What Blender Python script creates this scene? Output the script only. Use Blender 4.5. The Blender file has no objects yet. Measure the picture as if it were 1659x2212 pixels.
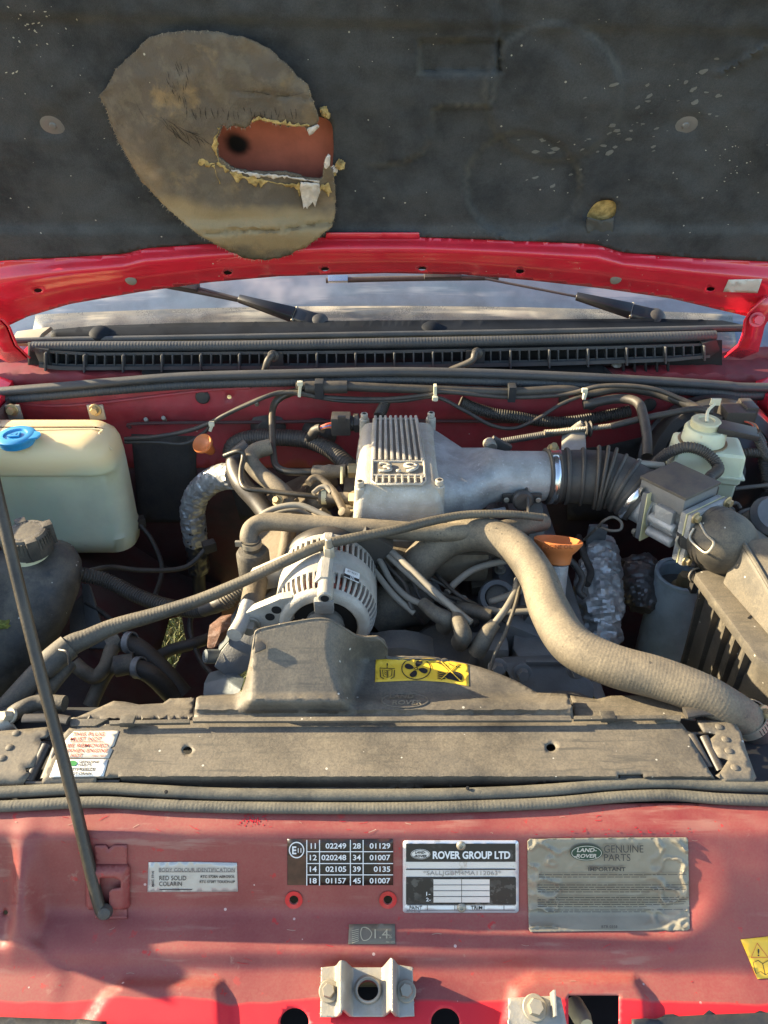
import bpy, bmesh, math, random
from math import radians, sin, cos, tan, atan2, pi, sqrt
from mathutils import Vector, Matrix, Quaternion, noise
from mathutils.geometry import delaunay_2d_cdt
random.seed(7)
SC = bpy.context.scene
COL = SC.collection

# ------------------------------------------------------------------ camera
PITCH = radians(35.0)
CAM = Vector((0.0, 0.0, 0.72))          # heights are measured from the lock panel; the ground lies 1 m below
cd = bpy.data.cameras.new('camera'); cam = bpy.data.objects.new('camera', cd); COL.objects.link(cam)
cam.location = CAM; cam.rotation_euler = (pi/2 - PITCH, 0, 0)
cd.sensor_fit = 'VERTICAL'; cd.sensor_height = 36.0; cd.lens = 26.0
cd.clip_start = 0.02; cd.clip_end = 3000
SC.camera = cam
# ------------------------------------------------------------------ light
SUN_EL, SUN_BACK = radians(21.0), radians(16.0)   # low evening sun from the left, a little behind the windscreen
sd = Vector((-cos(SUN_EL)*cos(SUN_BACK), cos(SUN_EL)*sin(SUN_BACK), sin(SUN_EL)))
w = bpy.data.worlds.new('World'); SC.world = w; w.use_nodes = True
nt = w.node_tree; bg = nt.nodes['Background']
sky = nt.nodes.new('ShaderNodeTexSky'); sky.sky_type = 'NISHITA'; sky.sun_disc = False
sky.sun_elevation = SUN_EL; sky.sun_rotation = atan2(sd.x, sd.y) % (2*pi)
nt.links.new(sky.outputs[0], bg.inputs[0]); bg.inputs[1].default_value = 0.12
ld = bpy.data.lights.new('sun', 'SUN'); ld.energy = 5.0; ld.angle = radians(0.55); ld.color = (1.0, 0.83, 0.55)
sun = bpy.data.objects.new('sun', ld); COL.objects.link(sun)
sun.rotation_euler = sd.to_track_quat('Z', 'Y').to_euler(); sun.location = (-3, 1, 3)
SC.view_settings.view_transform = 'Standard'; SC.view_settings.look = 'None'
SC.view_settings.exposure = 1.92; SC.view_settings.gamma = 1.0

# ------------------------------------------------------------------ measuring helpers
# points were measured on the photograph (1659 x 2212 grid) and are placed at real heights / depths
F, CX, CY = 1597.7, 829.5, 1106.0
FWD = Vector((0, cos(PITCH), -sin(PITCH))); UPV = Vector((0, sin(PITCH), cos(PITCH))); RT = Vector((1, 0, 0))
def ray(u, v): return FWD + RT*((u-CX)/F) - UPV*((v-CY)/F)
def Z(u, v, z):
    d = ray(u, v); return CAM + d*((z-CAM.z)/d.z)
def Y(u, v, y):
    d = ray(u, v); return CAM + d*((y-CAM.y)/d.y)
def PLN(u, v, p, n):
    d = ray(u, v); return CAM + d*((p-CAM).dot(n)/d.dot(n))
def proj(P):
    r = P-CAM; k = r.dot(FWD); return (CX+F*r.x/k, CY-F*r.dot(UPV)/k)
def px(P, n): return (P-CAM).dot(FWD)/F*n
def ss(a, b, x):
    if a == b: return 0.0 if x < a else 1.0
    t = min(1, max(0, (x-a)/(b-a))); return t*t*(3-2*t)
def lerp(a, b, t): return a+(b-a)*t
def pw(tab, x):                                   # piecewise linear table
    if x <= tab[0][0]: return tab[0][1]
    for (a, fa), (b, fb) in zip(tab, tab[1:]):
        if x <= b: return fa+(fb-fa)*(x-a)/(b-a)
    return tab[-1][1]
def nz(P, s, o=0.0): return noise.noise(Vector((P.x*s+o, P.y*s-o, P.z*s+2*o)))

# ------------------------------------------------------------------ materials
MATS = {}
def M(name, col, rough=0.55, metal=0.0, dust=0.0, dcol=(0.30, 0.235, 0.145), var=0.18, vs=14.0, bump=0.0, bs=260.0,
      speck=0.0, scol=(0.55, 0.52, 0.44), coat=0.0, sss=None, trans=0.0, spec=0.5, dsharp=0.35, dscale=22.0, dbase=0.45, stains=None, streak=None, wear=None):
    if name in MATS: return MATS[name]
    m = bpy.data.materials.new(name); m.use_nodes = True; MATS[name] = m
    t = m.node_tree; L = t.links.new; N = t.nodes.new
    b = t.nodes['Principled BSDF']
    geo = N('ShaderNodeNewGeometry')
    pos = geo.outputs['Position']
    def noi(scale, det=4, rough_=0.6, vec=pos):
        n = N('ShaderNodeTexNoise'); n.inputs['Scale'].default_value = scale; n.inputs['Detail'].default_value = det
        n.inputs['Roughness'].default_value = rough_; L(vec, n.inputs['Vector']); return n.outputs['Fac']
    def ramp(fac, a, b_):
        r = N('ShaderNodeMapRange'); r.interpolation_type = 'SMOOTHSTEP'; L(fac, r.inputs[0]); r.inputs[1].default_value = a; r.inputs[2].default_value = b_
        return r.outputs[0]
    def math_(op, a, b_=None):
        n = N('ShaderNodeMath'); n.operation = op; n.use_clamp = op in ('MULTIPLY', 'ADD')
        for i, s in enumerate((a, b_)):
            if s is None: continue
            if isinstance(s, (int, float)): n.inputs[i].default_value = s
            else: L(s, n.inputs[i])
        return n.outputs[0]
    def mix(fac, a, b_):
        n = N('ShaderNodeMix'); n.data_type = 'RGBA'
        if isinstance(fac, (int, float)): n.inputs[0].default_value = fac
        else: L(fac, n.inputs[0])
        for i, s in ((6, a), (7, b_)):
            if isinstance(s, tuple): n.inputs[i].default_value = (*s[:3], 1)
            else: L(s, n.inputs[i])
        return n.outputs[2]
    c = mix(ramp(noi(vs, 6), 0.3, 0.7), tuple(x*(1-var) for x in col), tuple(min(1, x*(1+var)) for x in col))
    rg = rough; rsock = None
    mt = None
    if stains:                                     # (colour, scale, low, high, amount)
        for (sc_, s_, lo, hi, am) in stains:
            c = mix(math_('MULTIPLY', ramp(noi(s_, 7, 0.65), lo, hi), am), c, sc_)
    if dust > 0:
        sx = N('ShaderNodeSeparateXYZ'); L(geo.outputs['Normal'], sx.inputs[0])
        up = ramp(sx.outputs[2], -0.5, 0.9)
        patch = ramp(noi(dscale, 8, 0.7), 0.5-dsharp, 0.5+dsharp*0.6)
        f = math_('MULTIPLY', math_('ADD', math_('MULTIPLY', up, 1-dbase), dbase), patch)
        f = math_('MULTIPLY', f, dust)
        fine = ramp(noi(430, 3), 0.25, 0.75)
        f = math_('MULTIPLY', f, math_('ADD', math_('MULTIPLY', fine, 0.45), 0.6))
        c = mix(f, c, dcol)
        rr = N('ShaderNodeMix'); rr.data_type = 'FLOAT'; L(f, rr.inputs[0]); rr.inputs[2].default_value = rough; rr.inputs[3].default_value = 0.9
        rsock = rr.outputs[0]
        if metal > 0:
            mm = N('ShaderNodeMix'); mm.data_type = 'FLOAT'; L(f, mm.inputs[0]); mm.inputs[2].default_value = metal; mm.inputs[3].default_value = 0.0
            mt = mm.outputs[0]
    if streak:                                     # (colour, scale vector, lo, hi, amount): wipe marks, runs, painted glass reflections
        sc_, sv, lo, hi, am = streak
        mp = N('ShaderNodeMapping'); L(pos, mp.inputs['Vector']); mp.inputs['Scale'].default_value = sv; mp.inputs['Rotation'].default_value = (0, 0, 0.12)
        c = mix(math_('MULTIPLY', math_('MULTIPLY', ramp(noi(1.0, 5, 0.6, mp.outputs['Vector']), lo, hi), ramp(noi(6, 3), 0.42, 0.62)), am), c, sc_)
    if wear:                                       # (colour, scale, lo, hi, amount): small hard edged chips
        wc, s_, lo, hi, am = wear
        c = mix(math_('MULTIPLY', math_('MULTIPLY', ramp(noi(s_, 4, 0.6), lo, hi), ramp(noi(s_*0.21, 3), 0.42, 0.62)), am), c, wc)
    if speck > 0:
        vo = N('ShaderNodeTexVoronoi'); vo.inputs['Scale'].default_value = 95; L(pos, vo.inputs['Vector'])
        sxx = N('ShaderNodeSeparateXYZ'); L(vo.outputs['Color'], sxx.inputs[0])
        rad = math_('MULTIPLY', ramp(sxx.outputs[0], 1-speck*3, 1.0), 0.15)
        cm = N('ShaderNodeMath'); cm.operation = 'LESS_THAN'; L(vo.outputs['Distance'], cm.inputs[0]); L(rad, cm.inputs[1])
        c = mix(math_('MULTIPLY', cm.outputs[0], 0.75), c, scol)
    L(c, b.inputs['Base Color'])
    if rsock is None:
        rr = N('ShaderNodeMapRange'); L(noi(vs*2.3, 5), rr.inputs[0]); rr.inputs[3].default_value = max(0.02, rough*0.8); rr.inputs[4].default_value = min(1, rough*1.2); rsock = rr.outputs[0]
    L(rsock, b.inputs['Roughness'])
    if mt is not None: L(mt, b.inputs['Metallic'])
    else: b.inputs['Metallic'].default_value = metal
    b.inputs['Coat Weight'].default_value = coat; b.inputs['Coat Roughness'].default_value = 0.12
    b.inputs['Specular IOR Level'].default_value = spec
    if trans: b.inputs['Transmission Weight'].default_value = trans
    if sss:
        b.inputs['Subsurface Weight'].default_value = sss[0]; b.inputs['Subsurface Radius'].default_value = sss[1]; b.inputs['Subsurface Scale'].default_value = sss[2]
    if bump > 0:
        bn = N('ShaderNodeBump'); bn.inputs['Strength'].default_value = min(1, bump); bn.inputs['Distance'].default_value = 0.0012*max(1, bump)
        L(noi(bs, 5, 0.6), bn.inputs['Height']); L(bn.outputs[0], b.inputs['Normal'])
    return m

DUST = (0.28, 0.235, 0.16)
plastic   = M('dusty_black_plastic', (0.020, 0.020, 0.021), 0.5, dust=0.62, dcol=DUST, bump=0.25, speck=0.035)
plasticd  = M('heavily_dusted_plastic', (0.030, 0.030, 0.030), 0.5, dust=0.70, dcol=(0.28, 0.23, 0.158), bump=0.25, speck=0.10, streak=((0.07, 0.064, 0.052), (14, 150, 150), 0.52, 0.66, 0.75), dsharp=0.42, dscale=13, var=0.35, stains=[((0.17, 0.15, 0.11), 34, 0.55, 0.72, 0.55), ((0.012, 0.012, 0.012), 55, 0.62, 0.74, 0.5)])
plasticc  = M('clean_black_plastic', (0.022, 0.023, 0.026), 0.42, dust=0.22, bump=0.12)
cowlblk   = M('blue_black_cowl_plastic', (0.017, 0.021, 0.027), 0.55, spec=.3, dust=0.10, bump=0.2)
rubber    = M('black_rubber', (0.023, 0.023, 0.025), 0.5, dust=0.28, bump=0.2)
rubberd   = M('dusty_rubber', (0.026, 0.025, 0.024), 0.58, dust=0.62, dcol=(0.27, 0.225, 0.15), bump=0.4, var=0.3, dsharp=0.3, dscale=30)
rubbert   = M('tan_dusted_hose', (0.040, 0.037, 0.032), 0.62, dust=0.88, dcol=(0.32, 0.255, 0.165), bump=0.35, dsharp=0.4, dscale=18, stains=[((0.10, 0.085, 0.06), 60, 0.55, 0.7, 0.5)], wear=((0.02, 0.02, 0.02), 130, 0.62, 0.7, 0.7))
sealm     = M('seal_rubber', (0.034, 0.039, 0.046), 0.55, dust=0.15, bump=0.25)
seald     = M('dusty_seal_rubber', (0.040, 0.040, 0.037), 0.7, dust=0.66, dcol=(0.25, 0.22, 0.155), bump=0.4)
redclean  = M('red_paint', (0.66, 0.016, 0.040), 0.2, dust=0.10, dcol=(0.42, 0.23, 0.2), coat=0.6, var=0.10, speck=0.02, wear=((0.5, 0.22, 0.2), 160, 0.66, 0.72, 0.5))
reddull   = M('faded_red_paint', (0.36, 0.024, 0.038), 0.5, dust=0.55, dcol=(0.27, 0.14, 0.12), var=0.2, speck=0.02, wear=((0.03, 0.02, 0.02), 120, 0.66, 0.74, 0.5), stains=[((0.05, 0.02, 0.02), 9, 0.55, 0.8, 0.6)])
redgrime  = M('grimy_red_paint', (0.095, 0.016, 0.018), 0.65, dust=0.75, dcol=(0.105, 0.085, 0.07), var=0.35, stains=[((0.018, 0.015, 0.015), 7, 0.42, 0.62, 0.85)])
felt      = M('black_felt', (0.034, 0.037, 0.042), 0.95, dust=0.7, dcol=(0.105, 0.108, 0.109), var=0.25, bump=0.8, bs=700, speck=0.030, scol=(0.45, 0.43, 0.36), spec=0.2, dbase=1.0, dscale=7, dsharp=0.3)
feltback  = M('brown_felt_back', (0.25, 0.185, 0.118), 0.95, var=0.3, vs=16, bump=0.9, bs=420, speck=0.02, scol=(0.6, 0.55, 0.42), spec=0.15,
              stains=[((0.125, 0.103, 0.082), 5, 0.40, 0.58, 0.9), ((0.20, 0.165, 0.12), 26, 0.5, 0.62, 0.6), ((0.38, 0.26, 0.13), 11, 0.57, 0.70, 0.65)])
foam      = M('yellow_wadding', (0.50, 0.35, 0.14), 0.95, var=0.4, vs=90, bump=1.0, bs=500, spec=0.1)
fluff     = M('white_wadding', (0.66, 0.58, 0.50), 0.95, var=0.2, vs=90, bump=1.0, bs=500, spec=0.1)
skinred   = M('primer_red_skin', (0.50, 0.15, 0.10), 0.5, var=0.15, vs=25)
soot      = M('black_soot_spot', (0.012, 0.010, 0.010), 0.8)
alu       = M('cast_aluminium', (0.46, 0.45, 0.42), 0.42, metal=0.6, dust=0.75, dcol=(0.40, 0.325, 0.20), bump=1.0, bs=420, var=0.22, vs=30, dscale=34, dsharp=0.5, dbase=0.4, wear=((0.62, 0.61, 0.58), 210, 0.58, 0.66, 0.6))
alub      = M('blue_grey_alloy', (0.36, 0.37, 0.37), 0.46, metal=0.5, dust=0.42, dcol=(.30, .26, .19), dsharp=.3, bump=1.0, bs=300, var=0.25, vs=28, wear=((0.55, 0.55, 0.54), 200, 0.58, 0.66, 0.6))
altm      = M('alternator_alloy', (0.43, 0.41, 0.37), 0.5, metal=0.25, dust=0.55, dcol=(0.36, 0.31, 0.215), bump=0.7, bs=480, var=0.2, vs=30, dbase=0.8)
steel     = M('steel_fastener', (0.36, 0.335, 0.28), 0.38, metal=0.7, dust=0.6, dcol=(0.34, 0.28, 0.18))
zinc      = M('zinc_bracket', (0.33, 0.325, 0.29), 0.45, metal=0.55, dust=0.6, dcol=(0.40, 0.33, 0.23), bump=0.3, stains=[((0.46, 0.46, 0.45), 40, 0.5, 0.7, 0.5), ((0.16, 0.15, 0.12), 55, 0.58, 0.72, 0.6)])
clampm    = M('bright_clamp_steel', (0.66, 0.67, 0.68), 0.22, metal=0.95, var=0.06)
ironm     = M('dark_iron', (0.085, 0.085, 0.084), 0.55, metal=0.3, dust=0.4, bump=0.5)
irong     = M('grey_engine_casting', (0.17, 0.175, 0.175), 0.5, metal=0.3, dust=0.35, dcol=(0.16, 0.14, 0.11), bump=0.6, bs=300)
brownm    = M('dirty_brown_casting', (0.10, 0.082, 0.058), 0.6, metal=0.2, dust=0.5, dcol=(0.26, 0.20, 0.125), bump=0.6, var=0.4, vs=40)
rustm     = M('rusty_steel', (0.13, 0.065, 0.042), 0.85, var=0.5, vs=60, bump=0.9, stains=[((0.24, 0.17, 0.14), 70, 0.5, 0.6, 0.7)])
foil      = M('foil_wrap', (0.46, 0.455, 0.43), 0.34, metal=0.45, var=0.25, vs=60, bump=1.0, bs=60)
foild     = M('dark_foil_wrap', (0.14, 0.13, 0.12), 0.34, metal=0.4, var=0.3, vs=30, bump=1.0, bs=60)
hdpe      = M('washer_tank_plastic', (0.70, 0.71, 0.49), 0.42, var=0.10, vs=9, sss=(0.35, (0.03, 0.035, 0.02), 0.6), stains=[((0.42, 0.30, 0.12), 16, 0.60, 0.78, 0.5), ((0.60, 0.70, 0.49), 6, 0.45, 0.62, 0.5), ((0.30, 0.24, 0.13), 40, 0.66, 0.76, 0.4)], dust=0.22, dcol=(0.66, 0.47, 0.22), dbase=0.0, dsharp=0.7)
hdpew     = M('reservoir_plastic', (0.60, 0.62, 0.44), 0.4, var=0.08, sss=(0.25, (0.03, 0.035, 0.02), 0.5), stains=[((0.42, 0.27, 0.07), 30, 0.62, 0.72, 0.55)])
hdpey     = M('aged_cap_plastic', (0.62, 0.58, 0.36), 0.45, var=0.1)
bluecap   = M('blue_cap_plastic', (0.02, 0.27, 0.55), 0.35, var=0.1, dust=0.1, dcol=(0.4, 0.45, 0.45))
orangep   = M('orange_plastic', (0.66, 0.20, 0.055), 0.42, var=0.12, dust=0.15, dcol=(0.3, 0.15, 0.06), stains=[((0.20, 0.08, 0.03), 60, 0.6, 0.75, 0.5)])
towerm    = M('blue_grey_tower', (0.34, 0.43, 0.46), 0.6, var=0.15, vs=30, dust=0.3, dcol=(0.24, 0.22, 0.19), bump=0.4)
greym     = M('grey_wire', (0.16, 0.15, 0.13), 0.55, dust=0.5, dcol=(0.36, 0.30, 0.2))
whitetie  = M('white_nylon', (0.62, 0.58, 0.42), 0.5, var=0.1)
bgrey     = M('blue_grey_bracket', (0.10, 0.125, 0.14), 0.5, metal=0.2, dust=0.3, dcol=(0.26, 0.23, 0.18), bump=0.4)
copper    = M('copper_winding', (0.38, 0.10, 0.06), 0.35, metal=0.6, var=0.4, vs=200)
brass     = M('brass_fitting', (0.42, 0.33, 0.17), 0.4, metal=0.7, dust=0.35)
blackm    = M('black_ink', (0.015, 0.015, 0.015), 0.5, var=0.02)
whitem    = M('white_ink', (0.74, 0.74, 0.72), 0.5, var=0.03)
greenm    = M('green_ink', (0.015, 0.05, 0.028), 0.5, var=0.05)
redink    = M('red_ink', (0.50, 0.05, 0.03), 0.5, var=0.05)
pinkink   = M('faded_red_ink', (0.34, 0.09, 0.065), 0.5, var=0.05)
yellowm   = M('yellow_label', (0.86, 0.52, 0.03), 0.45, dust=0.15, dcol=(0.5, 0.36, 0.15), var=0.06)
paperm    = M('cream_label', (0.62, 0.56, 0.46), 0.5, dust=0.3, var=0.06)
whitelab  = M('white_label', (0.74, 0.73, 0.68), 0.45, var=0.04)
silverlab = M('silver_label', (0.50, 0.48, 0.44), 0.36, metal=0.35, var=0.06, bump=0.3, bs=60)
foillab   = M('wrinkled_silver_label', (0.25, 0.222, 0.165), 0.36, metal=0.08, var=0.10, vs=40)
platem    = M('plate_aluminium', (0.66, 0.66, 0.68), 0.35, metal=0.5, var=0.05, stains=[((0.42, 0.38, 0.33), 45, 0.6, 0.66, 0.6)])
platek    = M('plate_black', (0.018, 0.017, 0.017), 0.4, var=0.05, wear=((0.10, 0.095, 0.085), 70, 0.52, 0.56, 0.8))
mapb      = M('grey_lamp_label', (0.14, 0.125, 0.095), 0.5, dust=0.3, var=0.15)
brownlab  = M('brown_faded_label', (0.085, 0.038, 0.022), 0.4, var=0.5, vs=26)
rodm      = M('prop_rod_steel', (0.026, 0.022, 0.018), 0.36, metal=0.2, dust=0.22, dcol=(0.24, 0.19, 0.12), bump=0.4, var=0.3)
darkm     = M('dark_cavity', (0.008, 0.008, 0.008), 0.9, var=0.1)
wred      = M('wire_red', (0.6, 0.09, 0.05), 0.4); wblue = M('wire_blue', (0.05, 0.25, 0.6), 0.4); worange = M('wire_orange', (0.65, 0.22, 0.08), 0.4)
moss      = M('moss', (0.16, 0.17, 0.03), 0.95, var=0.4, vs=120, bump=1)

# ------------------------------------------------------------------ mesh helpers
def newbm(): return bmesh.new()
def smooth_bm(bm, ang=40):
    c = cos(radians(ang))
    bm.normal_update()
    for f in bm.faces: f.smooth = True
    for e in bm.edges:
        if len(e.link_faces) == 2 and e.link_faces[0].normal.dot(e.link_faces[1].normal) < c: e.smooth = False
def mesh_obj(name, bm, mat, origin, parent=None, ang=40, sm=True):
    if sm: smooth_bm(bm, ang)
    me = bpy.data.meshes.new(name)
    bmesh.ops.translate(bm, verts=bm.verts, vec=-origin)
    bm.to_mesh(me); bm.free()
    me.materials.append(mat)
    o = bpy.data.objects.new(name, me); COL.objects.link(o)
    if parent is None: o.location = origin
    else: o.parent = parent
    return o
ORI = {}
def thing(name, label, cat, loc, group=None):
    o = bpy.data.objects.new(name, None); COL.objects.link(o); o.location = loc; o.empty_display_size = 0.02
    o['label'] = label; o['category'] = cat
    if group: o['group'] = group
    ORI[o.name] = Vector(loc); return o
def part(name, bm, mat, parent, ang=40, label=None, sm=True, thick=0):
    O = ORI[parent.name]
    o = mesh_obj(name, bm, mat, O, parent, ang, sm); ORI[o.name] = O
    if label: o['label'] = label
    if thick: solid(o, thick)
    return o
def solo(name, bm, mat, label, cat, group=None, ang=40, thick=0):
    lo = Vector((min(v.co.x for v in bm.verts), min(v.co.y for v in bm.verts), min(v.co.z for v in bm.verts)))
    hi = Vector((max(v.co.x for v in bm.verts), max(v.co.y for v in bm.verts), max(v.co.z for v in bm.verts)))
    O = Vector(((lo.x+hi.x)/2, (lo.y+hi.y)/2, lo.z))
    o = mesh_obj(name, bm, mat, O, None, ang); ORI[o.name] = O
    o['label'] = label; o['category'] = cat
    if group: o['group'] = group
    if thick: solid(o, thick)
    return o
def structure(name, bm, mat, ang=40, kind='structure'):
    o = mesh_obj(name, bm, mat, Vector((0, 0, 0)), None, ang); ORI[o.name] = Vector((0, 0, 0)); o['kind'] = kind; return o
def solid(o, t, off=-1):
    m = o.modifiers.new('thickness', 'SOLIDIFY'); m.thickness = t; m.offset = off

def spline(pts, n):
    out = []
    P = [2*pts[0]-pts[1]] + list(pts) + [2*pts[-1]-pts[-2]]
    for i in range(1, len(P)-2):
        p0, p1, p2, p3 = P[i-1], P[i], P[i+1], P[i+2]
        for k in range(n):
            t = k/n
            out.append(0.5*((2*p1)+(p2-p0)*t+(2*p0-5*p1+4*p2-p3)*t*t+(3*p1-p0-3*p2+p3)*t*t*t))
    out.append(P[-2].copy()); return out
def interp(vals, s):
    i = min(int(s), len(vals)-2); return vals[i]+(vals[i+1]-vals[i])*(s-i)
def tube(pts, r, seg=14, n=10, corr=None, rough=0.0, flat=None, bm=None, caps=True, wob=0.0, rs=90.0):
    """pts 3-D control points; r radius or list per point; corr=(amp, period) makes rings; flat squashes the section"""
    bm = bm or newbm()
    pts = [Vector(p) for p in pts]
    rl = r if isinstance(r, (list, tuple)) else [r]*len(pts)
    C = spline(pts, n) if n > 1 else pts
    R = [interp(rl, i/n) if len(pts) > 1 else rl[0] for i in range(len(C))] if n > 1 else list(rl)
    if corr:                                        # resample by arc length
        amp, per = corr
        Ls = [0]
        for a, b_ in zip(C, C[1:]): Ls.append(Ls[-1]+(b_-a).length)
        tot = Ls[-1]; cnt = max(8, int(tot/per*6)); C2, R2 = [], []; j = 0
        for k in range(cnt+1):
            s = tot*k/cnt
            while j < len(Ls)-2 and Ls[j+1] < s: j += 1
            t = (s-Ls[j])/max(1e-9, Ls[j+1]-Ls[j]); C2.append(C[j].lerp(C[j+1], t))
            R2.append(lerp(R[j], R[j+1], t)+amp*max(-0.6, cos(2*pi*s/per)))
        C, R = C2, R2
    T = [(C[min(i+1, len(C)-1)]-C[max(i-1, 0)]).normalized() for i in range(len(C))]
    nrm = T[0].orthogonal().normalized(); rings = []
    ref = Vector((0, 0, 1))
    if flat: nrm = (ref - T[0]*ref.dot(T[0])).normalized()
    for i, c in enumerate(C):
        if i:
            q = T[i-1].rotation_difference(T[i]); nrm = (q @ nrm).normalized()
        if flat: nrm = (ref-T[i]*ref.dot(T[i])).normalized()
        bn = T[i].cross(nrm).normalized(); ring = []
        for k in range(seg):
            a = 2*pi*k/seg; rr = R[i]
            d = nrm*cos(a)*(flat or 1)+bn*sin(a)
            if rough: rr *= 1+rough*nz(c+d*R[i], rs)
            ring.append(bm.verts.new(c+d*rr))
        rings.append(ring)
    for a, b_ in zip(rings, rings[1:]):
        for k in range(seg): bm.faces.new((a[k], a[(k+1) % seg], b_[(k+1) % seg], b_[k]))
    if caps:
        bm.faces.new(list(reversed(rings[0]))); bm.faces.new(rings[-1])
    return bm
def lathe(p0, axis, prof, seg=32, bm=None, ca=0.0, cb=2*pi, ref=None):
    """prof: list of (radius, distance along axis)"""
    bm = bm or newbm(); axis = Vector(axis).normalized()
    n = axis.orthogonal().normalized() if ref is None else (ref-axis*ref.dot(axis)).normalized()
    b_ = axis.cross(n); full = abs(cb-ca-2*pi) < 1e-6; rings = []
    cnt = seg if full else seg+1
    for (r, h) in prof:
        if r < 1e-6: rings.append([bm.verts.new(p0+axis*h)]); continue
        rings.append([bm.verts.new(p0+axis*h+(n*cos(ca+(cb-ca)*k/seg)+b_*sin(ca+(cb-ca)*k/seg))*r) for k in range(cnt)])
    for A, B in zip(rings, rings[1:]):
        for k in range(seg):
            k2 = (k+1) % cnt
            if len(A) == 1 and len(B) == 1: continue
            if len(A) == 1: bm.faces.new((A[0], B[k2], B[k]))
            elif len(B) == 1: bm.faces.new((A[k], A[k2], B[0]))
            else: bm.faces.new((A[k], A[k2], B[k2], B[k]))
    bmesh.ops.recalc_face_normals(bm, faces=bm.faces)
    return bm
def cyl(p0, p1, r, r1=None, seg=20, bev=0.0, bm=None):
    p0, p1 = Vector(p0), Vector(p1); h = (p1-p0).length; r1 = r if r1 is None else r1
    b = min(bev, h*0.45, r*0.6, r1*0.6 if r1 > 0 else 1) if bev else 0
    if b: prof = [(0, 0), (r-b, 0), (r, b), (r1, h-b), (r1-b, h), (0, h)]
    else: prof = [(0, 0), (r, 0), (r1, h), (0, h)]
    return lathe(p0, p1-p0, prof, seg, bm)
def frame(xv, zv):
    x = Vector(xv).normalized(); z = Vector(zv); z = (z-x*z.dot(x)).normalized(); y = z.cross(x)
    return Matrix((x, y, z)).transposed()
I3 = Matrix.Identity(3)
def box(c, size, rot=I3, bev=0.002, seg=2, bm=None, taper=None):
    """taper=(tx,ty): top face scale"""
    t = newbm(); bmesh.ops.create_cube(t, size=1)
    for v in t.verts:
        k = v.co.copy()
        if taper and k.z > 0: k.x *= taper[0]; k.y *= taper[1]
        v.co = Vector((k.x*size[0], k.y*size[1], k.z*size[2]))
    if bev: bmesh.ops.bevel(t, geom=list(t.edges), offset=bev, segments=seg, profile=0.7, affect='EDGES')
    for v in t.verts: v.co = rot @ v.co + Vector(c)
    return join(bm, t)
def join(bm, t):
    if bm is None: return t
    mp = {v: bm.verts.new(v.co) for v in t.verts}
    for f in t.faces:
        try: bm.faces.new([mp[v] for v in f.verts])
        except ValueError: pass
    t.free(); return bm
def prism(pts, vec, bev=0.0, seg=2, bm=None):
    t = newbm(); vs = [t.verts.new(p) for p in pts]; f = t.faces.new(vs)
    r = bmesh.ops.extrude_face_region(t, geom=[f])
    for v in [g for g in r['geom'] if isinstance(g, bmesh.types.BMVert)]: v.co += Vector(vec)
    bmesh.ops.recalc_face_normals(t, faces=t.faces)
    if bev: bmesh.ops.bevel(t, geom=[e for e in t.edges], offset=bev, segments=seg, profile=0.7, affect='EDGES')
    return join(bm, t)
def loft(rings, bm=None, caps=True):
    bm = bm or newbm(); R = [[bm.verts.new(p) for p in r] for r in rings]; n = len(R[0])
    for a, b_ in zip(R, R[1:]):
        for k in range(n): bm.faces.new((a[k], a[(k+1) % n], b_[(k+1) % n], b_[k]))
    if caps: bm.faces.new(list(reversed(R[0]))); bm.faces.new(R[-1])
    bmesh.ops.recalc_face_normals(bm, faces=bm.faces); return bm
def rrect(cx, cy, wx, wy, r, n=5):
    out = []
    for (sx, sy, a0) in ((1, 1, 0), (-1, 1, pi/2), (-1, -1, pi), (1, -1, 3*pi/2)):
        for k in range(n+1):
            a = a0+pi/2*k/n; out.append((cx+sx*(wx/2-r)+r*cos(a), cy+sy*(wy/2-r)+r*sin(a)))
    return out
def inpoly(x, y, P):
    c = False; j = len(P)-1
    for i in range(len(P)):
        xi, yi = P[i]; xj, yj = P[j]
        if (yi > y) != (yj > y) and x < (xj-xi)*(y-yi)/(yj-yi)+xi: c = not c
        j = i
    return c
def dense(P, step, closed=True):
    out = []; n = len(P)
    for i in range(n if closed else n-1):
        a, b_ = P[i], P[(i+1) % n]; d = sqrt((a[0]-b_[0])**2+(a[1]-b_[1])**2); k = max(1, int(d/step+0.5))
        for q in range(k): out.append((a[0]+(b_[0]-a[0])*q/k, a[1]+(b_[1]-a[1])*q/k))
    if not closed: out.append(P[-1])
    return out
def curve2(P, n=6, closed=True):
    v = [Vector((p[0], p[1], 0)) for p in P]
    if closed:
        out = []; m = len(v)
        for i in range(m):
            p0, p1, p2, p3 = v[i-1], v[i], v[(i+1) % m], v[(i+2) % m]
            for k in range(n):
                t = k/n; q = 0.5*((2*p1)+(p2-p0)*t+(2*p0-5*p1+4*p2-p3)*t*t+(3*p1-p0-3*p2+p3)*t*t*t); out.append((q.x, q.y))
        return out
    return [(q.x, q.y) for q in spline(v, n)]
def circ(u, v, r, n=14, ry=None): return [(u+r*cos(2*pi*k/n), v+(ry or r)*sin(2*pi*k/n)) for k in range(n)]
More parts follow.
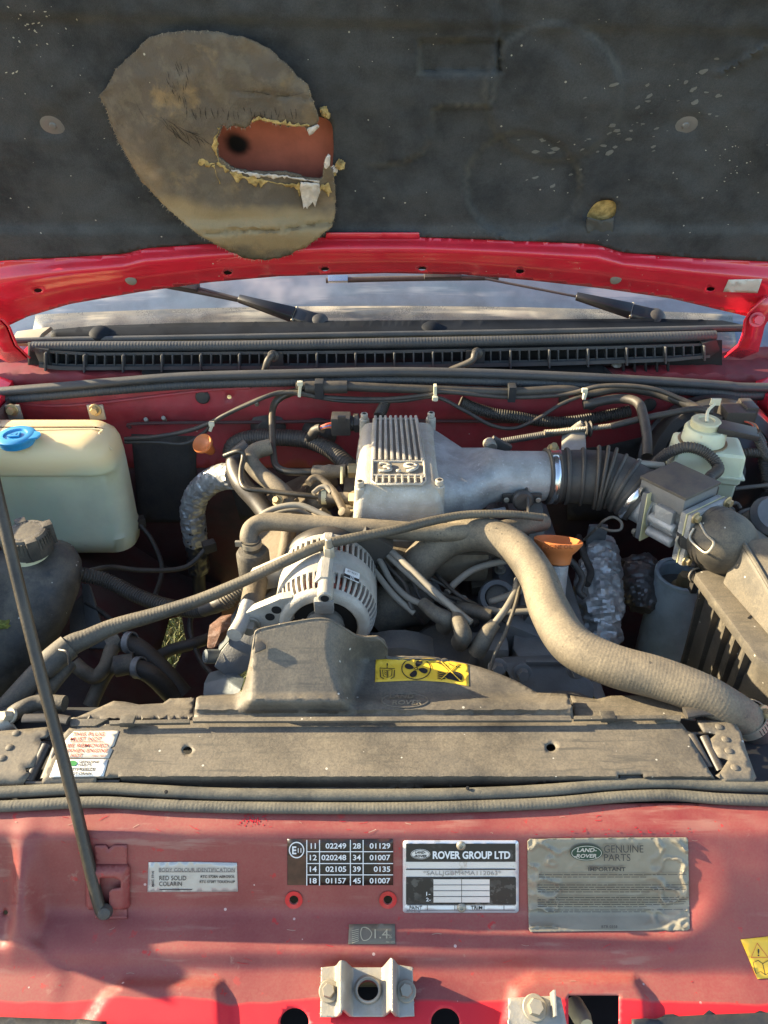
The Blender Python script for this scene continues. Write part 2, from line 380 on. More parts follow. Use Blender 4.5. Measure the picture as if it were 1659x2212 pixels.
def sheet(outline, mapper, step=12, holes=(), bm=None, jit=0.25, edge=None):
    """triangulated sheet inside an outline (with real holes); mapper turns each point into a place in the world"""
    out = dense(outline, edge or step); hs = [dense(h, edge or step) for h in holes]
    V = [Vector(p) for p in out]; E = [(i, (i+1) % len(out)) for i in range(len(out))]
    for h in hs:
        k = len(V); V += [Vector(p) for p in h]; E += [(k+i, k+(i+1) % len(h)) for i in range(len(h))]
    x0 = min(p[0] for p in out); x1 = max(p[0] for p in out); y0 = min(p[1] for p in out); y1 = max(p[1] for p in out)
    rnd = random.Random(3); j = 0; y = y0+step*0.5
    bnd = [tuple(v) for v in V]; cell = {}
    for b_ in bnd: cell.setdefault((int(b_[0]//step), int(b_[1]//step)), []).append(b_)
    while y < y1:
        x = x0+step*(0.5 if j % 2 else 0.25)
        while x < x1:
            a, c = x+rnd.uniform(-jit, jit)*step, y+rnd.uniform(-jit, jit)*step
            if inpoly(a, c, out) and not any(inpoly(a, c, h) for h in hs):
                ci, cj = int(a//step), int(c//step)
                if not any((b_[0]-a)**2+(b_[1]-c)**2 < (0.45*step)**2 for di in (-1, 0, 1) for dj in (-1, 0, 1) for b_ in cell.get((ci+di, cj+dj), ())):
                    V.append(Vector((a, c)))
            x += step
        y += step*0.9; j += 1
    vv, ee, ff, *_ = delaunay_2d_cdt(V, E, [], 0, 1e-5)
    bm = bm or newbm(); vs = [bm.verts.new(mapper(p.x, p.y)) for p in vv]
    for f in ff:
        cxx = sum(vv[i].x for i in f)/3; cyy = sum(vv[i].y for i in f)/3
        if inpoly(cxx, cyy, out) and not any(inpoly(cxx, cyy, h) for h in hs):
            try: bm.faces.new([vs[i] for i in f])
            except ValueError: pass
    for v in [v for v in bm.verts if not v.link_faces]: bm.verts.remove(v)
    # outward = toward the viewer side of the bay
    bm.normal_update()
    s = sum(f.normal.dot(CAM-f.calc_center_median())*f.calc_area() for f in bm.faces)
    if s < 0: bmesh.ops.reverse_faces(bm, faces=bm.faces)
    return bm
def onto(mapper, off):
    """a mapper lifted off its surface by off metres"""
    def f(u, v):
        P = mapper(u, v); a = mapper(u+3, v)-mapper(u-3, v); b_ = mapper(u, v-3)-mapper(u, v+3); n = a.cross(b_).normalized()
        return P+n*off
    return f
def hexbolt(P, d, r, h, bm=None, washer=True):
    d = Vector(d).normalized(); P = Vector(P)
    bm = lathe(P+d*(h*0.25 if washer else 0), d, [(r*1.02, 0), (r*1.02, h*0.8), (r*0.9, h), (0, h)], 6, bm)
    if washer: bm = lathe(P, d, [(r*1.55, 0), (r*1.55, h*0.2), (r*1.45, h*0.28), (0, h*0.28)], 20, bm)
    return bm
TXT = {}
def text_mesh(s, bold):
    k = (s, bold)
    if k not in TXT:
        c = bpy.data.curves.new('text', 'FONT'); c.body = s; c.size = 1.0; c.offset = bold; c.resolution_u = 3; c.align_x = 'LEFT'
        o = bpy.data.objects.new('text', c); COL.objects.link(o)
        bpy.context.view_layer.update()
        me = bpy.data.meshes.new_from_object(o.evaluated_get(bpy.context.evaluated_depsgraph_get()))
        vs = [v.co.copy() for v in me.vertices]; fs = [tuple(p.vertices) for p in me.polygons]
        bpy.data.objects.remove(o); bpy.data.curves.remove(c); bpy.data.meshes.remove(me)
        TXT[k] = (vs, fs)
    return TXT[k]
def text(s, uc, vc, wpx, hpx, mapper, off=0.0006, bold=0.0, bm=None, rot=0.0, shear=0.0):
    """lettering fitted to a box wpx x hpx centred at (uc, vc) on the surface given by mapper; rot turns it (degrees)"""
    vs, fs = text_mesh(s, bold); bm = bm or newbm(); mp = onto(mapper, off)
    x0 = min(v.x for v in vs); x1 = max(v.x for v in vs); y0 = min(v.y for v in vs); y1 = max(v.y for v in vs)
    r = radians(rot); nv = []
    for v in vs:
        a = ((v.x-x0)/(x1-x0)-0.5)*wpx; b_ = ((v.y-y0)/max(1e-6, y1-y0)-0.5)*hpx; a += shear*b_
        nv.append((uc+a*cos(r)-b_*sin(r), vc-(a*sin(r)+b_*cos(r))))
    V = [bm.verts.new(mp(*p)) for p in nv]; F_ = []
    for f in fs:
        try: F_.append(bm.faces.new([V[i] for i in f]))
        except ValueError: pass
    return bm
def line(pts, wpx, mapper, off=0.0006, bm=None, closed=False):
    """a painted line of width wpx along points on a surface"""
    bm = bm or newbm(); mp = onto(mapper, off); n = len(pts); L_, R_ = [], []
    for i in range(n):
        a = pts[i-1] if (i or closed) else pts[i]; c = pts[(i+1) % n] if (i < n-1 or closed) else pts[i]
        dx, dy = c[0]-a[0], c[1]-a[1]; l = sqrt(dx*dx+dy*dy) or 1; ox, oy = -dy/l*wpx/2, dx/l*wpx/2
        L_.append(bm.verts.new(mp(pts[i][0]+ox, pts[i][1]+oy))); R_.append(bm.verts.new(mp(pts[i][0]-ox, pts[i][1]-oy)))
    for i in range(n if closed else n-1):
        j = (i+1) % n; bm.faces.new((L_[i], R_[i], R_[j], L_[j]))
    return bm
def rectp(u0, v0, u1, v1): return [(u0, v0), (u1, v0), (u1, v1), (u0, v1)]
def flatpoly(pts, mapper, off=0.0006, bm=None):
    bm = bm or newbm(); mp = onto(mapper, off); bm.faces.new([bm.verts.new(mp(*p)) for p in reversed(pts)]); return bm
# ================================================================== ground and grass
g = newbm(); bmesh.ops.create_grid(g, x_segments=40, y_segments=40, size=60)
for v in g.verts: v.co.z = -1.0
groundm = M('dry_grass_ground', (0.19, 0.165, 0.075), 0.95, var=0.5, vs=24, bump=1.0, bs=80, stains=[((0.06, 0.085, 0.02), 5, 0.45, 0.6, 0.7), ((0.24, 0.20, 0.11), 40, 0.55, 0.7, 0.6)])
structure('ground', g, groundm)
rnd = random.Random(5); g = newbm()
gc = Z(385, 1395, -1.0)
for i in range(5200):
    x = gc.x+rnd.uniform(-0.30, 0.30); y = gc.y+rnd.uniform(-0.42, 0.40); h = rnd.uniform(0.02, 0.07); a = rnd.uniform(0, 2*pi); l = rnd.uniform(-0.04, 0.04); q = rnd.uniform(-0.04, 0.04)
    wv = Vector((cos(a), sin(a), 0))*0.003; b0 = Vector((x, y, -1.0)); m = b0+Vector((l*.4, q*.4, h*.65)); t = b0+Vector((l, q, h))
    v = [g.verts.new(b0-wv), g.verts.new(b0+wv), g.verts.new(m+wv*.7), g.verts.new(m-wv*.7), g.verts.new(t)]
    g.faces.new(v[:4]); g.faces.new((v[3], v[2], v[4]))
grassm = M('grass_blades', (0.13, 0.15, 0.045), 0.7, var=0.5, vs=60, stains=[((0.34, 0.29, 0.15), 45, 0.45, 0.6, 0.8)])
structure('grass', g, grassm, kind='stuff')

# ================================================================== lock panel at the front
PROF = [(0.02, -0.33), (0.15, -0.20), (0.235, -0.126), (0.285, -0.112), (0.306, -0.107), (0.3542, -0.0985), (0.3603, -0.0853), (0.4004, -0.0797), (0.441, 0.000), (0.465, 0.004), (0.52, 0.006)]
CHORD = [(0.02, -0.33), (0.15, -0.20), (0.235, -0.126), (0.285, -0.112), (0.306, -0.107), (0.350, -0.0965), (0.370, -0.073), (0.412, -0.026), (0.441, 0.002), (0.465, 0.004), (0.52, 0.006)]
def smp(tab, y, w_=0.0026): return (pw(tab, y-1.5*w_)+pw(tab, y-0.5*w_)+pw(tab, y+0.5*w_)+pw(tab, y+1.5*w_))/4
PADL = [Z(u, v, -0.095) for u, v in ((168, 2225), (222, 2150), (262, 2122), (470, 2122), (480, 2150), (482, 2225))]
PADR = [Z(u, v, -0.095) for u, v in ((1098, 2200), (1112, 2130), (1150, 2112), (1370, 2112), (1400, 2150), (1408, 2225))]
def pdist(x, y, P):
    d = 1e9
    for a, b_ in zip(P, P[1:]+P[:1]):
        ax, ay = a.x, a.y; dx, dy = b_.x-ax, b_.y-ay; t = max(0, min(1, ((x-ax)*dx+(y-ay)*dy)/(dx*dx+dy*dy)))
        d = min(d, sqrt((x-ax-t*dx)**2+(y-ay-t*dy)**2))
    return -d if inpoly(x, y, [(p.x, p.y) for p in P]) else d
def slam_z(x, y):
    c = smp(CHORD, y); r = smp(PROF, y)
    lo = ss(0.345, 0.375, y)                                   # the left rib fans out towards the front
    xl = lerp(-0.325, -0.366, lo)
    m = ss(xl-0.010, xl+0.012, x)*(1-ss(0.275, 0.36, x-(0.41-y)*0.3))
    m = max(m, ss(-0.378, -0.396, x)*ss(0.345, 0.375, y), 0.85*ss(0.40, 0.44, x))
    z = lerp(c, r, m)
    if y < 0.352 and y > 0.2:
        for P in (PADL, PADR):
            d = pdist(x, y, P); z += 0.008*(1-ss(-0.007, 0.008, d))
        z += 0.004*ss(0.1, 0.0, abs(x))*(1-ss(0.335, 0.352, y))
    z += 0.0006*noise.noise(Vector((x*18, y*18, 1.7)))
    return z
_c = {}
def SL(u, v):
    k = (round(u, 2), round(v, 2))
    if k in _c: return _c[k]
    d = ray(u, v); a, b_ = 0.3, 1.6
    lo, hi = 0.55, 1.25
    f = lambda t: CAM.z+d.z*t-slam_z(d.x*t, d.y*t)
    for i in range(26):
        mid = (lo+hi)/2
        if f(mid) > 0: lo = mid
        else: hi = mid
    P = CAM+d*(lo+hi)/2; _c[k] = P; return P
paintm = M('slam_red_paint', (0.24, 0.014, 0.022), 0.36, dust=0.76, dcol=(0.275, 0.128, 0.09), var=0.2, vs=8, speck=0.03, scol=(0.6, 0.45, 0.4), coat=0.06, dbase=0.6, dscale=8, dsharp=0.5,
            stains=[((0.15, 0.045, 0.045), 6, 0.55, 0.72, 0.6), ((0.40, 0.27, 0.20), 38, 0.64, 0.74, 0.5)], streak=((0.36, 0.22, 0.17), (9, 70, 70), 0.54, 0.66, 0.5),
            wear=((0.45, 0.02, 0.02), 75, 0.64, 0.68, 0.8))
# the strip in front of the bonnet seal has been wiped clean: red also brightened as if sunlit (place based)
def clean_sunlit_strip(m):
    t = m.node_tree; N = t.nodes.new; L = t.links.new; b = t.nodes['Principled BSDF']; old = b.inputs['Base Color'].links[0].from_socket
    geo = N('ShaderNodeNewGeometry'); sx = N('ShaderNodeSeparateXYZ'); L(geo.outputs['Position'], sx.inputs[0])
    no = N('ShaderNodeTexNoise'); no.inputs['Scale'].default_value = 14; L(geo.outputs['Position'], no.inputs['Vector'])
    ad = N('ShaderNodeMath'); ad.operation = 'MULTIPLY_ADD'; L(no.outputs['Fac'], ad.inputs[0]); ad.inputs[1].default_value = 0.012; L(sx.outputs[1], ad.inputs[2])
    r = N('ShaderNodeMapRange'); L(ad.outputs[0], r.inputs[0]); r.inputs[1].default_value = 0.3315; r.inputs[2].default_value = 0.3285
    mx = N('ShaderNodeMix'); mx.data_type = 'RGBA'; L(r.outputs[0], mx.inputs[0]); L(old, mx.inputs[6]); mx.inputs[7].default_value = (0.62, 0.010, 0.020, 1); L(mx.outputs[2], b.inputs['Base Color'])
clean_sunlit_strip(paintm)
slam = thing('lock_panel', 'dusty red body panel across the front of the engine bay carrying plates and stickers', 'body panel', SL(829, 2100))
holes = [circ(635, 1943, 9.5, 16), circ(838, 1943, 9.5, 16), circ(636, 2208, 31, 22), circ(962, 2208, 31, 22), circ(12, 1971, 5, 10), circ(795, 2143, 24, 16),
         rectp(1228, 2150, 1337, 2240)]
bm = sheet([(-170, 1735), (829, 1735), (1830, 1735), (1830, 2330), (829, 2330), (-170, 2330)], SL, 9, holes, edge=6, jit=0.12)
part('panel', bm, paintm, slam, 60, thick=0.0016)
for (u, v) in ((635, 1943), (838, 1943)):                      # red washers round the two holes
    bm = newbm(); mp = onto(SL, 0.0012); a = [bm.verts.new(mp(*p)) for p in circ(u, v, 19, 28)]; b_ = [bm.verts.new(mp(*p)) for p in circ(u, v, 10, 28)]
    for i in range(28): bm.faces.new((a[i], b_[i], b_[(i+1) % 28], a[(i+1) % 28]))
    part('hole_ring', bm, M('bare_red_ring', (0.50, 0.012, 0.022), 0.3, coat=0.4), slam)
# old scratches in the dusty paint
rs_ = random.Random(21); bm1 = newbm(); bm2 = newbm()
for k in range(46):
    u = rs_.uniform(20, 1640); v = rs_.choice((rs_.uniform(1762, 1800), rs_.uniform(1770, 1830), rs_.uniform(1985, 2130))); a = rs_.uniform(-.5, .5)+(pi if k % 2 else 0); l = rs_.uniform(5, 26)
    P = curve2([(u, v), (u+l*.5*cos(a)+rs_.uniform(-2, 2), v-l*.5*sin(a)+rs_.uniform(-2, 2)), (u+l*cos(a), v-l*sin(a))], 3, False)
    line(P, rs_.uniform(.7, 1.6), SL, .0005, bm1 if k % 3 else bm2)
for k in range(40):
    u = rs_.gauss(545, 16); v = rs_.gauss(1772, 7); flatpoly(circ(u, v, rs_.uniform(.8, 2.4), 6), SL, .0005, bm1)
for k in range(26):
    u = rs_.gauss(1350, 90); v = rs_.gauss(1800, 5); flatpoly(circ(u, v, rs_.uniform(1, 4.5), 7, rs_.uniform(.8, 2)), SL, .0005, bm1)
part('scratches', bm1, M('fresh_red_scratch', (.42, .014, .022), .35), slam, sm=False)['kind'] = 'stuff'; part('pale_scratches', bm2, M('pale_scratch', (.36, .23, .17), .6), slam, sm=False)['kind'] = 'stuff'
# dark inside of the panel, so the holes are black
bm = box(Vector((0, 0.30, -0.30)), (0.95, 0.20, 0.10), bev=0.01); part('inner_box', bm, darkm, slam)
bm = lathe(Z(1240, 2170, -0.16), (0.2, -1, 0.6), [(0.010, 0), (0.010, 0.02), (0.007, 0.03), (0, 0.03)], 12)
part('lever', bm, whitetie, slam)

# dark grille trim below the panel edge
bm = sheet([(-60, 2196), (120, 2203), (232, 2209), (232, 2320), (-60, 2320)], onto(SL, 0.006), 16)
grl = solo('grille_trim', bm, cowlblk, 'dark trim strip at the lower left corner below the red panel', 'trim', 'dark trim strips below the red panel', thick=0.004)
bm = sheet([(1362, 2204), (1500, 2196), (1720, 2186), (1720, 2320), (1362, 2320)], onto(SL, 0.006), 16)
solo('grille_trim', bm, cowlblk, 'dark trim strip at the lower right corner below the red panel', 'trim', 'dark trim strips below the red panel', thick=0.004)

# ---- front seal
def path(P, z): return [Z(u, v, z) for u, v in P]
up = [(-160, 1716), (0, 1712), (200, 1703), (320, 1708), (500, 1716), (829, 1718), (1050, 1714), (1200, 1706), (1330, 1694), (1450, 1691), (1560, 1697), (1720, 1702)]
dn = [(-160, 1744), (0, 1742), (200, 1733), (320, 1738), (500, 1744), (829, 1746), (1050, 1741), (1200, 1734), (1330, 1722), (1450, 1718), (1560, 1726), (1720, 1732)]
t = thing('bonnet_seal', 'long dusty black rubber seal strip running along the front edge above the red panel', 'seal', Z(829, 1740, 0.004))
part('seal_bulb', tube(path(up, 0.010), 0.0068, 14, 8, flat=0.9), seald, t)
part('seal_base', tube(path(dn, 0.008), 0.0064, 14, 8, corr=(0.00007, 0.0042), flat=0.8), seald, t)
part('seal_pin', lathe(Z(1010, 1703, 0.017), (0, -0.3, 1), [(0.002, 0), (0.002, 0.0015), (0, 0.002)], 10), darkm, t)
part('seal_pin', lathe(Z(359, 1711, 0.017), (0, -0.3, 1), [(0.002, 0), (0.002, 0.0015), (0, 0.002)], 10), darkm, t)

# ---- prop rod and its bracket
t = thing('prop_bracket', 'red pressed bracket with an L shaped slot holding the bonnet prop rod', 'bracket', SL(238, 1985))
bm = sheet([(206, 1824), (230, 1824), (236, 1832), (247, 1824), (275, 1824), (275, 1985), (206, 1985)], onto(SL, 0.0022), 8)
part('base_plate', bm, paintm, t, thick=0.002)
sl = [(222, 1884), (255, 1884), (268, 1890), (268, 1906), (250, 1908), (243, 1914), (243, 1946), (222, 1946)]
def brk(u, v): return onto(SL, 0.0022+0.0075*ss(186, 198, u)*(1-ss(270, 282, u))*ss(1862, 1874, v)*(1-ss(1950, 1962, v)))(u, v)
bm = sheet([(192, 1864), (276, 1864), (282, 1872), (282, 1955), (274, 1963), (194, 1963), (186, 1953), (186, 1872)], brk, 5, [sl], edge=5)
part('slotted_cover', bm, paintm, t, thick=0.0018)
P0 = onto(SL, 0.012)(226, 1954)
top = Vector((-0.52, 0.96, 0.79))
a1 = P0.lerp(top, 0.03); d = (top-P0).normalized()
t = thing('prop_rod', 'long thin steel prop rod leaning from the lower left bracket up to the bonnet', 'prop rod', P0)
sid = d.cross(Vector((0, 1, 0))).normalized()
mid = [P0+Vector((0.004, 0, -0.001)), P0+d*0.012, P0.lerp(top, 0.12)+Vector((-0.001, 0, 0)), P0.lerp(top, 0.3)-Vector((0.006, 0, 0)), P0.lerp(top, 0.6)-Vector((0.006, 0, 0)), top]
part('rod', tube(mid, 0.0062, 16, 10), rodm, t)
part('pivot', lathe(P0+Vector((0.0045, 0, 0.0)), (0.25, -0.75, 0.6), [(0, -0.006), (0.007, -0.004), (0.0085, 0.001), (0.006, 0.006), (0, 0.0075)], 16), plasticc, t)

# ---- stickers and plates on the panel
def sticker(name, label, cat, pts, mat, group=None, off=0.0008, step=14, wr=0.0):
    def mp(u, v):
        P = onto(SL, off)(u, v)
        if wr:
            n1 = noise.noise(Vector((u*0.021, v*0.03, 4.0))); n2 = noise.noise(Vector((u*0.06, v*0.05, 9.0)))
            P = P+Vector((0, -0.8, 0.6))*abs(wr)*(1 if wr > 0 else .12+.88*ss(.35, .8, abs(u-1315)/172+.5*noise.noise(Vector((u*.01, v*.012, 2)))))*max(0, 1-6*abs(n1-0.12*n2))*ss(0, 10, min(u-min(p[0] for p in pts), max(p[0] for p in pts)-u, v-min(p[1] for p in pts), max(p[1] for p in pts)-v))
        return P
    lo = Vector((0, 0, 0)); th = thing(name, label, cat, SL(sum(p[0] for p in pts)/len(pts), max(p[1] for p in pts)), group)
    part('backing', sheet(pts, mp, step, edge=min(step, 10)), mat, th, 80, thick=0.0004)
    return th
def rr(u0, v0, u1, v1, r=6): return rrect((u0+u1)/2, (v0+v1)/2, u1-u0, v1-v0, r, 3)
def lettering(th, items, mat, bold=0.012, off=0.0016):
    for it in items:
        s, uc, vc, w_, h_ = it[:5]
        part('lettering', text(s, uc, vc, w_, h_, SL, off, it[5] if len(it) > 5 else bold, rot=it[6] if len(it) > 6 else 0, shear=it[7] if len(it) > 7 else 0), mat, th, sm=False)
def rules(th, segs, mat, off=0.0015, wpx=2.0):
    for a, b_ in segs: part('rule', line([a, b_], wpx, SL, off), mat, th, sm=False)

th = sticker('paint_code_label', 'silver body colour sticker reading RED SOLID COLARIN, left of the black number table', 'label',
             [(321, 1862), (420, 1861), (512, 1863), (514, 1925), (420, 1926), (319, 1926)], silverlab, wr=0.0005, step=8)
lettering(th, [('BODY COLOUR IDENTIFICATION', 426, 1877.5, 164, 8, 0.0)], M('faint_grey_ink', (0.16, 0.15, 0.14), 0.5), 0.0)
lettering(th, [('RED SOLID', 374, 1895, 58, 9.5, 0.0), ('COLARIN', 369, 1907.5, 49, 9.5, 0.0), ('RTC 5728A AEROSOL', 471, 1892, 74, 5.5, 0.02), ('RTC 5728T TOUCH-UP', 470, 1903, 76, 5.5, 0.02), ('MXC 7714', 331, 1897, 33, 5.5, 0.02, 90)], blackm)
rules(th, [((345, 1920), (416, 1920))], blackm, wpx=1.6); rules(th, [((344, 1882), (508, 1882))], MATS['faint_grey_ink'], wpx=0.9)

th = sticker('number_table_label', 'black sticker with white E11 circle and a table of numbers', 'label', rectp(621, 1812, 849, 1911), M('label_black', (0.016, 0.013, 0.012), 0.35, var=0.4, vs=20, stains=[((0.09, 0.035, 0.02), 22, 0.48, 0.62, 0.6)]))
part('faded_patch', flatpoly(rectp(622, 1846, 661, 1910), SL, 0.0014), brownlab, th, sm=False)
rules(th, [((663, 1813), (663, 1911)), ((690.5, 1813), (690.5, 1911)), ((757, 1813), (757, 1911)), ((784.5, 1813), (784.5, 1911)), ((663, 1838), (849, 1838)), ((663, 1863.5), (849, 1863.5)), ((663, 1888), (849, 1888))], whitem, wpx=2.0)
part('circle_mark', line(circ(641, 1834.5, 15.5, 36, 16.5), 2.4, SL, 0.0015, closed=True), whitem, th, sm=False)
rows = [('11', '02249', '28', '01129'), ('12', '020248', '34', '01007'), ('14', '02105', '39', '0135'), ('18', '01157', '45', '01007')]
for i, (a, b_, c, d_) in enumerate(rows):
    v = 1825.5+i*25
    lettering(th, [(a, 677, v, 11 if a == '11' else 15, 12), (b_, 748-len(b_)*4.45, v, len(b_)*8.9, 12), (c, 771, v, 17, 12), (d_, 843-len(d_)*4.45, v, len(d_)*8.9, 12)], whitem, 0.02)
lettering(th, [('E', 636, 1835, 9, 17, 0.03), ('11', 647.5, 1835, 7.5, 10, 0.02)], whitem)

th = sticker('identification_plate', 'riveted aluminium and black vehicle plate reading ROVER GROUP LTD', 'plate', rr(870, 1814, 1120, 1971, 7), platem, off=0.0016)
part('black_field', flatpoly(rectp(877, 1820, 1113, 1857), SL, 0.0022), platek, th, sm=False)
part('black_field', flatpoly(rectp(877, 1894, 1114, 1951), SL, 0.0022), platek, th, sm=False)
lettering(th, [('ROVER GROUP LTD', 1018, 1844, 167, 17, 0.035)], whitem, off=0.0026)
part('oval_badge', flatpoly(circ(908, 1842, 21, 36, 11), SL, 0.0026), platem, th, sm=False)
part('oval_ring', line(circ(908, 1842, 19.3, 36, 9.6), 0.9, SL, 0.003, closed=True), blackm, th, sm=False)
lettering(th, [('LAND-', 908, 1838, 22, 5.4, 0.03, 0, 0.2), ('-ROVER', 908, 1846, 28, 5.4, 0.03, 0, 0.2)], blackm, off=0.003)
rules(th, [((877, 1858), (1113, 1858)), ((877, 1875.5), (1113, 1875.5)), ((877, 1893), (1113, 1893))], blackm, off=0.0022, wpx=2.2)
lettering(th, [('*SALLJGBM4MA112063*', 998, 1884.5, 168, 12, 0.0)], M('stamped_grey', (0.30, 0.29, 0.28), 0.4, metal=0.4), off=0.0024)
part('white_field', flatpoly(rectp(936, 1896, 1057, 1946), SL, 0.0027), platem, th, sm=False)
rules(th, [((996.5, 1896), (996.5, 1946)), ((936, 1908), (1057, 1908)), ((936, 1920.5), (1057, 1920.5)), ((936, 1933), (1057, 1933))], blackm, off=0.0031, wpx=1.0)
lettering(th, [('1-', 925, 1927, 9, 8, 0.01), ('2-', 925, 1939.5, 10, 8, 0.01)], whitem, off=0.0028)
lettering(th, [('PAINT', 898, 1958.5, 27, 8, 0.01), ('TRIM', 1029, 1958.5, 25, 8, 0.01)], blackm, off=0.0024)
rules(th, [((879, 1964.5), (1112, 1964.5)), ((879, 1952.5), (1112, 1952.5)), ((923, 1952), (923, 1964)), ((982, 1952), (982, 1964)), ((1045, 1952), (1045, 1964)), ((1088, 1952), (1088, 1964))], blackm, off=0.0022, wpx=1.1)
lettering(th, [('PART NO. MXC 7680', 893, 1967.8, 30, 3.2, 0.0)], blackm, off=0.0024)
for (u, v) in ((995.5, 1824), (996.5, 1958)):
    P = onto(SL, 0.0024)(u, v); n = (onto(SL, 0.004)(u, v)-P).normalized()
    rv = part('rivet', lathe(P, n, [(0.0050, 0), (0.0048, 0.001), (0.0034, 0.0022), (0.0019, 0.0024), (0.0016, 0.0012), (0, 0.001)], 18), steel, th)

th = sticker('important_notice_label', 'large wrinkled silver GENUINE PARTS sticker headed IMPORTANT', 'label', [(1144, 1811), (1300, 1809), (1482, 1808), (1485, 1812), (1488, 1900), (1490, 2006), (1484, 2010), (1300, 2012), (1146, 2014), (1142, 2008), (1139, 1900), (1139, 1816)], foillab, wr=-0.0032, step=4, off=0.0012)
ink = M('dark_print', (0.045, 0.045, 0.042), 0.5)
part('oval_badge', flatpoly(circ(1265, 1838, 35, 40, 17.5), SL, 0.0036), greenm, th, sm=False)
part('oval_ring', line(circ(1265, 1838, 32, 40, 15), 1.2, SL, 0.004, closed=True), silverlab, th, sm=False)
lettering(th, [('LAND-', 1266, 1831.5, 42, 8.5, 0.03, 0, 0.25), ('-ROVER', 1263, 1844, 49, 8.5, 0.03, 0, 0.25)], silverlab, off=0.004)
lettering(th, [('GENUINE', 1345, 1829.5, 85, 16, 0.0), ('PARTS', 1331, 1848, 57, 15, 0.0), ('IMPORTANT', 1309, 1873, 80, 9, 0.03), ('BTR 0358', 1315, 2004.5, 34, 6, 0.01)], ink, off=0.0036)
rr_ = random.Random(11)
for v, n in ((1885, 2), (1907, 4), (1934, 5), (1962, 2)):
    bm = newbm()
    for k in range(n):
        u = 1160
        while u < (1475 if k < n-1 else 1390):
            w_ = rr_.uniform(6, 22); line([(u, v+k*5), (u+w_, v+k*5)], 1.5, SL, 0.0036, bm); u += w_+2.4
    part('small_print', bm, ink, th, sm=False)['kind'] = 'stuff'

th = sticker('lamp_setting_label', 'small grey headlamp beam sticker reading 1.4 below the two ringed holes', 'label', [(754, 1997), (853, 1996), (854, 2040), (752, 2040)], mapb)
crm = M('cream_ink', (0.48, 0.42, 0.28), 0.5)
for k in range(7): part('beam_ray', line([(760, 2012+k*4.4), (775, 2008.5+k*4.1)], 1.6, SL, 0.0016), crm, th, sm=False)
part('lamp_outline', line(curve2([(783, 2005), (795, 2007), (803, 2018), (796, 2030), (784, 2032), (779, 2018)], 5), 1.8, SL, 0.0016, closed=True), crm, th, sm=False)
lettering(th, [('1.4', 824, 2018.5, 30, 20, 0.0), ('%', 843, 2024, 8, 8, 0.0), ('PRC 4373', 843, 2036, 18, 3.5, 0.0)], crm)

th = sticker('warning_label', 'yellow warning sticker with red triangle and open book at the right edge', 'label', [(1599, 2029), (1700, 2018), (1740, 2108), (1636, 2115)], yellowm)
part('triangle', line([(1634, 2036), (1658, 2067), (1621, 2067)], 2.2, SL, 0.0016, closed=True), redink, th, sm=False)
lettering(th, [('!', 1637, 2056, 4, 16, 0.02)], blackm)
part('open_book', line([(1625, 2078), (1636, 2073), (1646, 2080), (1656, 2074), (1672, 2078), (1680, 2102), (1664, 2098), (1652, 2106), (1642, 2098), (1632, 2103)], 1.6, SL, 0.0016, closed=True), blackm, th, sm=False)
rules(th, [((1646, 2080), (1652, 2106))], blackm, wpx=1.6)

# ---- striker bracket in the middle: folded zinc plate
def bk(u, v):
    ridge = 0.026*(ss(724, 738, u)*(1-ss(740, 764, u))+ss(824, 846, u)*(1-ss(848, 862, u)))
    k = 1-0.35*ss(2140, 2085, v)*0
    P = SL(u, 2187)
    base = Vector((P.x, 0, 0)); q = (v-2090)/108.0
    y0, z0 = 0.352, -0.088; y1, z1 = 0.316, -0.100
    P = PLN(u, v, Vector((0, y1, z1)), Vector((0, -0.26, 0.966)))
    return P+Vector((0, -0.26, 0.966))*(ridge+0.003)
t = thing('striker_bracket', 'folded zinc bracket with a round central hole bolted to the red panel', 'bracket', Z(795, 2196, -0.1))
bm = sheet([(694, 2091), (732, 2087), (748, 2084), (762, 2091), (825, 2091), (843, 2080), (858, 2085), (891, 2090), (895, 2196), (858, 2198), (843, 2188), (826, 2197), (760, 2197), (746, 2188), (733, 2198), (692, 2198)], bk, 3.2, [circ(795, 2140, 22, 24, 23)], edge=3, jit=.1)
part('plate', bm, zinc, t, 35, thick=0.0028)
bm = newbm(); a = [bm.verts.new(bk(*p)+Vector((0, 0, .0005))) for p in circ(795, 2140, 29, 28, 30)]; b_ = [bm.verts.new(bk(*p)+Vector((0, -.0008, .004))) for p in circ(795, 2140, 23, 28, 24)]
for i in range(28): bm.faces.new((a[i], a[(i+1) % 28], b_[(i+1) % 28], b_[i]))
part('hole_lip', bm, zinc, t, thick=0.001)
for u in (711, 877):
    part('bolt', hexbolt(bk(u, 2143)+Vector((0, 0, .0005)), (0, -0.3, 1), 0.0065, 0.009), steel, t)
# right hand safety catch
def ck(u, v): return PLN(u, v, Vector((0, 0.316, -0.080)), Vector((0, -0.26, 0.966)))
t = thing('safety_catch', 'zinc catch plate with one bolt and an upright tab beside the square opening', 'bracket', Z(1160, 2212, -0.1))
bm = sheet([(1098, 2156), (1145, 2153), (1200, 2151), (1212, 2156), (1228, 2230), (1228, 2290), (1100, 2290)], ck, 10)
part('plate', bm, zinc, t, thick=0.0025)
part('bolt', hexbolt(ck(1154, 2178)+Vector((0, 0, .001)), (0, -0.3, 1), 0.0075, 0.010), steel, t)
p = [ck(1187, 2145), ck(1191, 2200)]; n = Vector((0, -0.26, 0.966))
part('tab', prism([p[0], p[1], p[1]+n*0.020, p[0]+n*0.022], (0.0022, 0, 0), 0.0006), zinc, t)

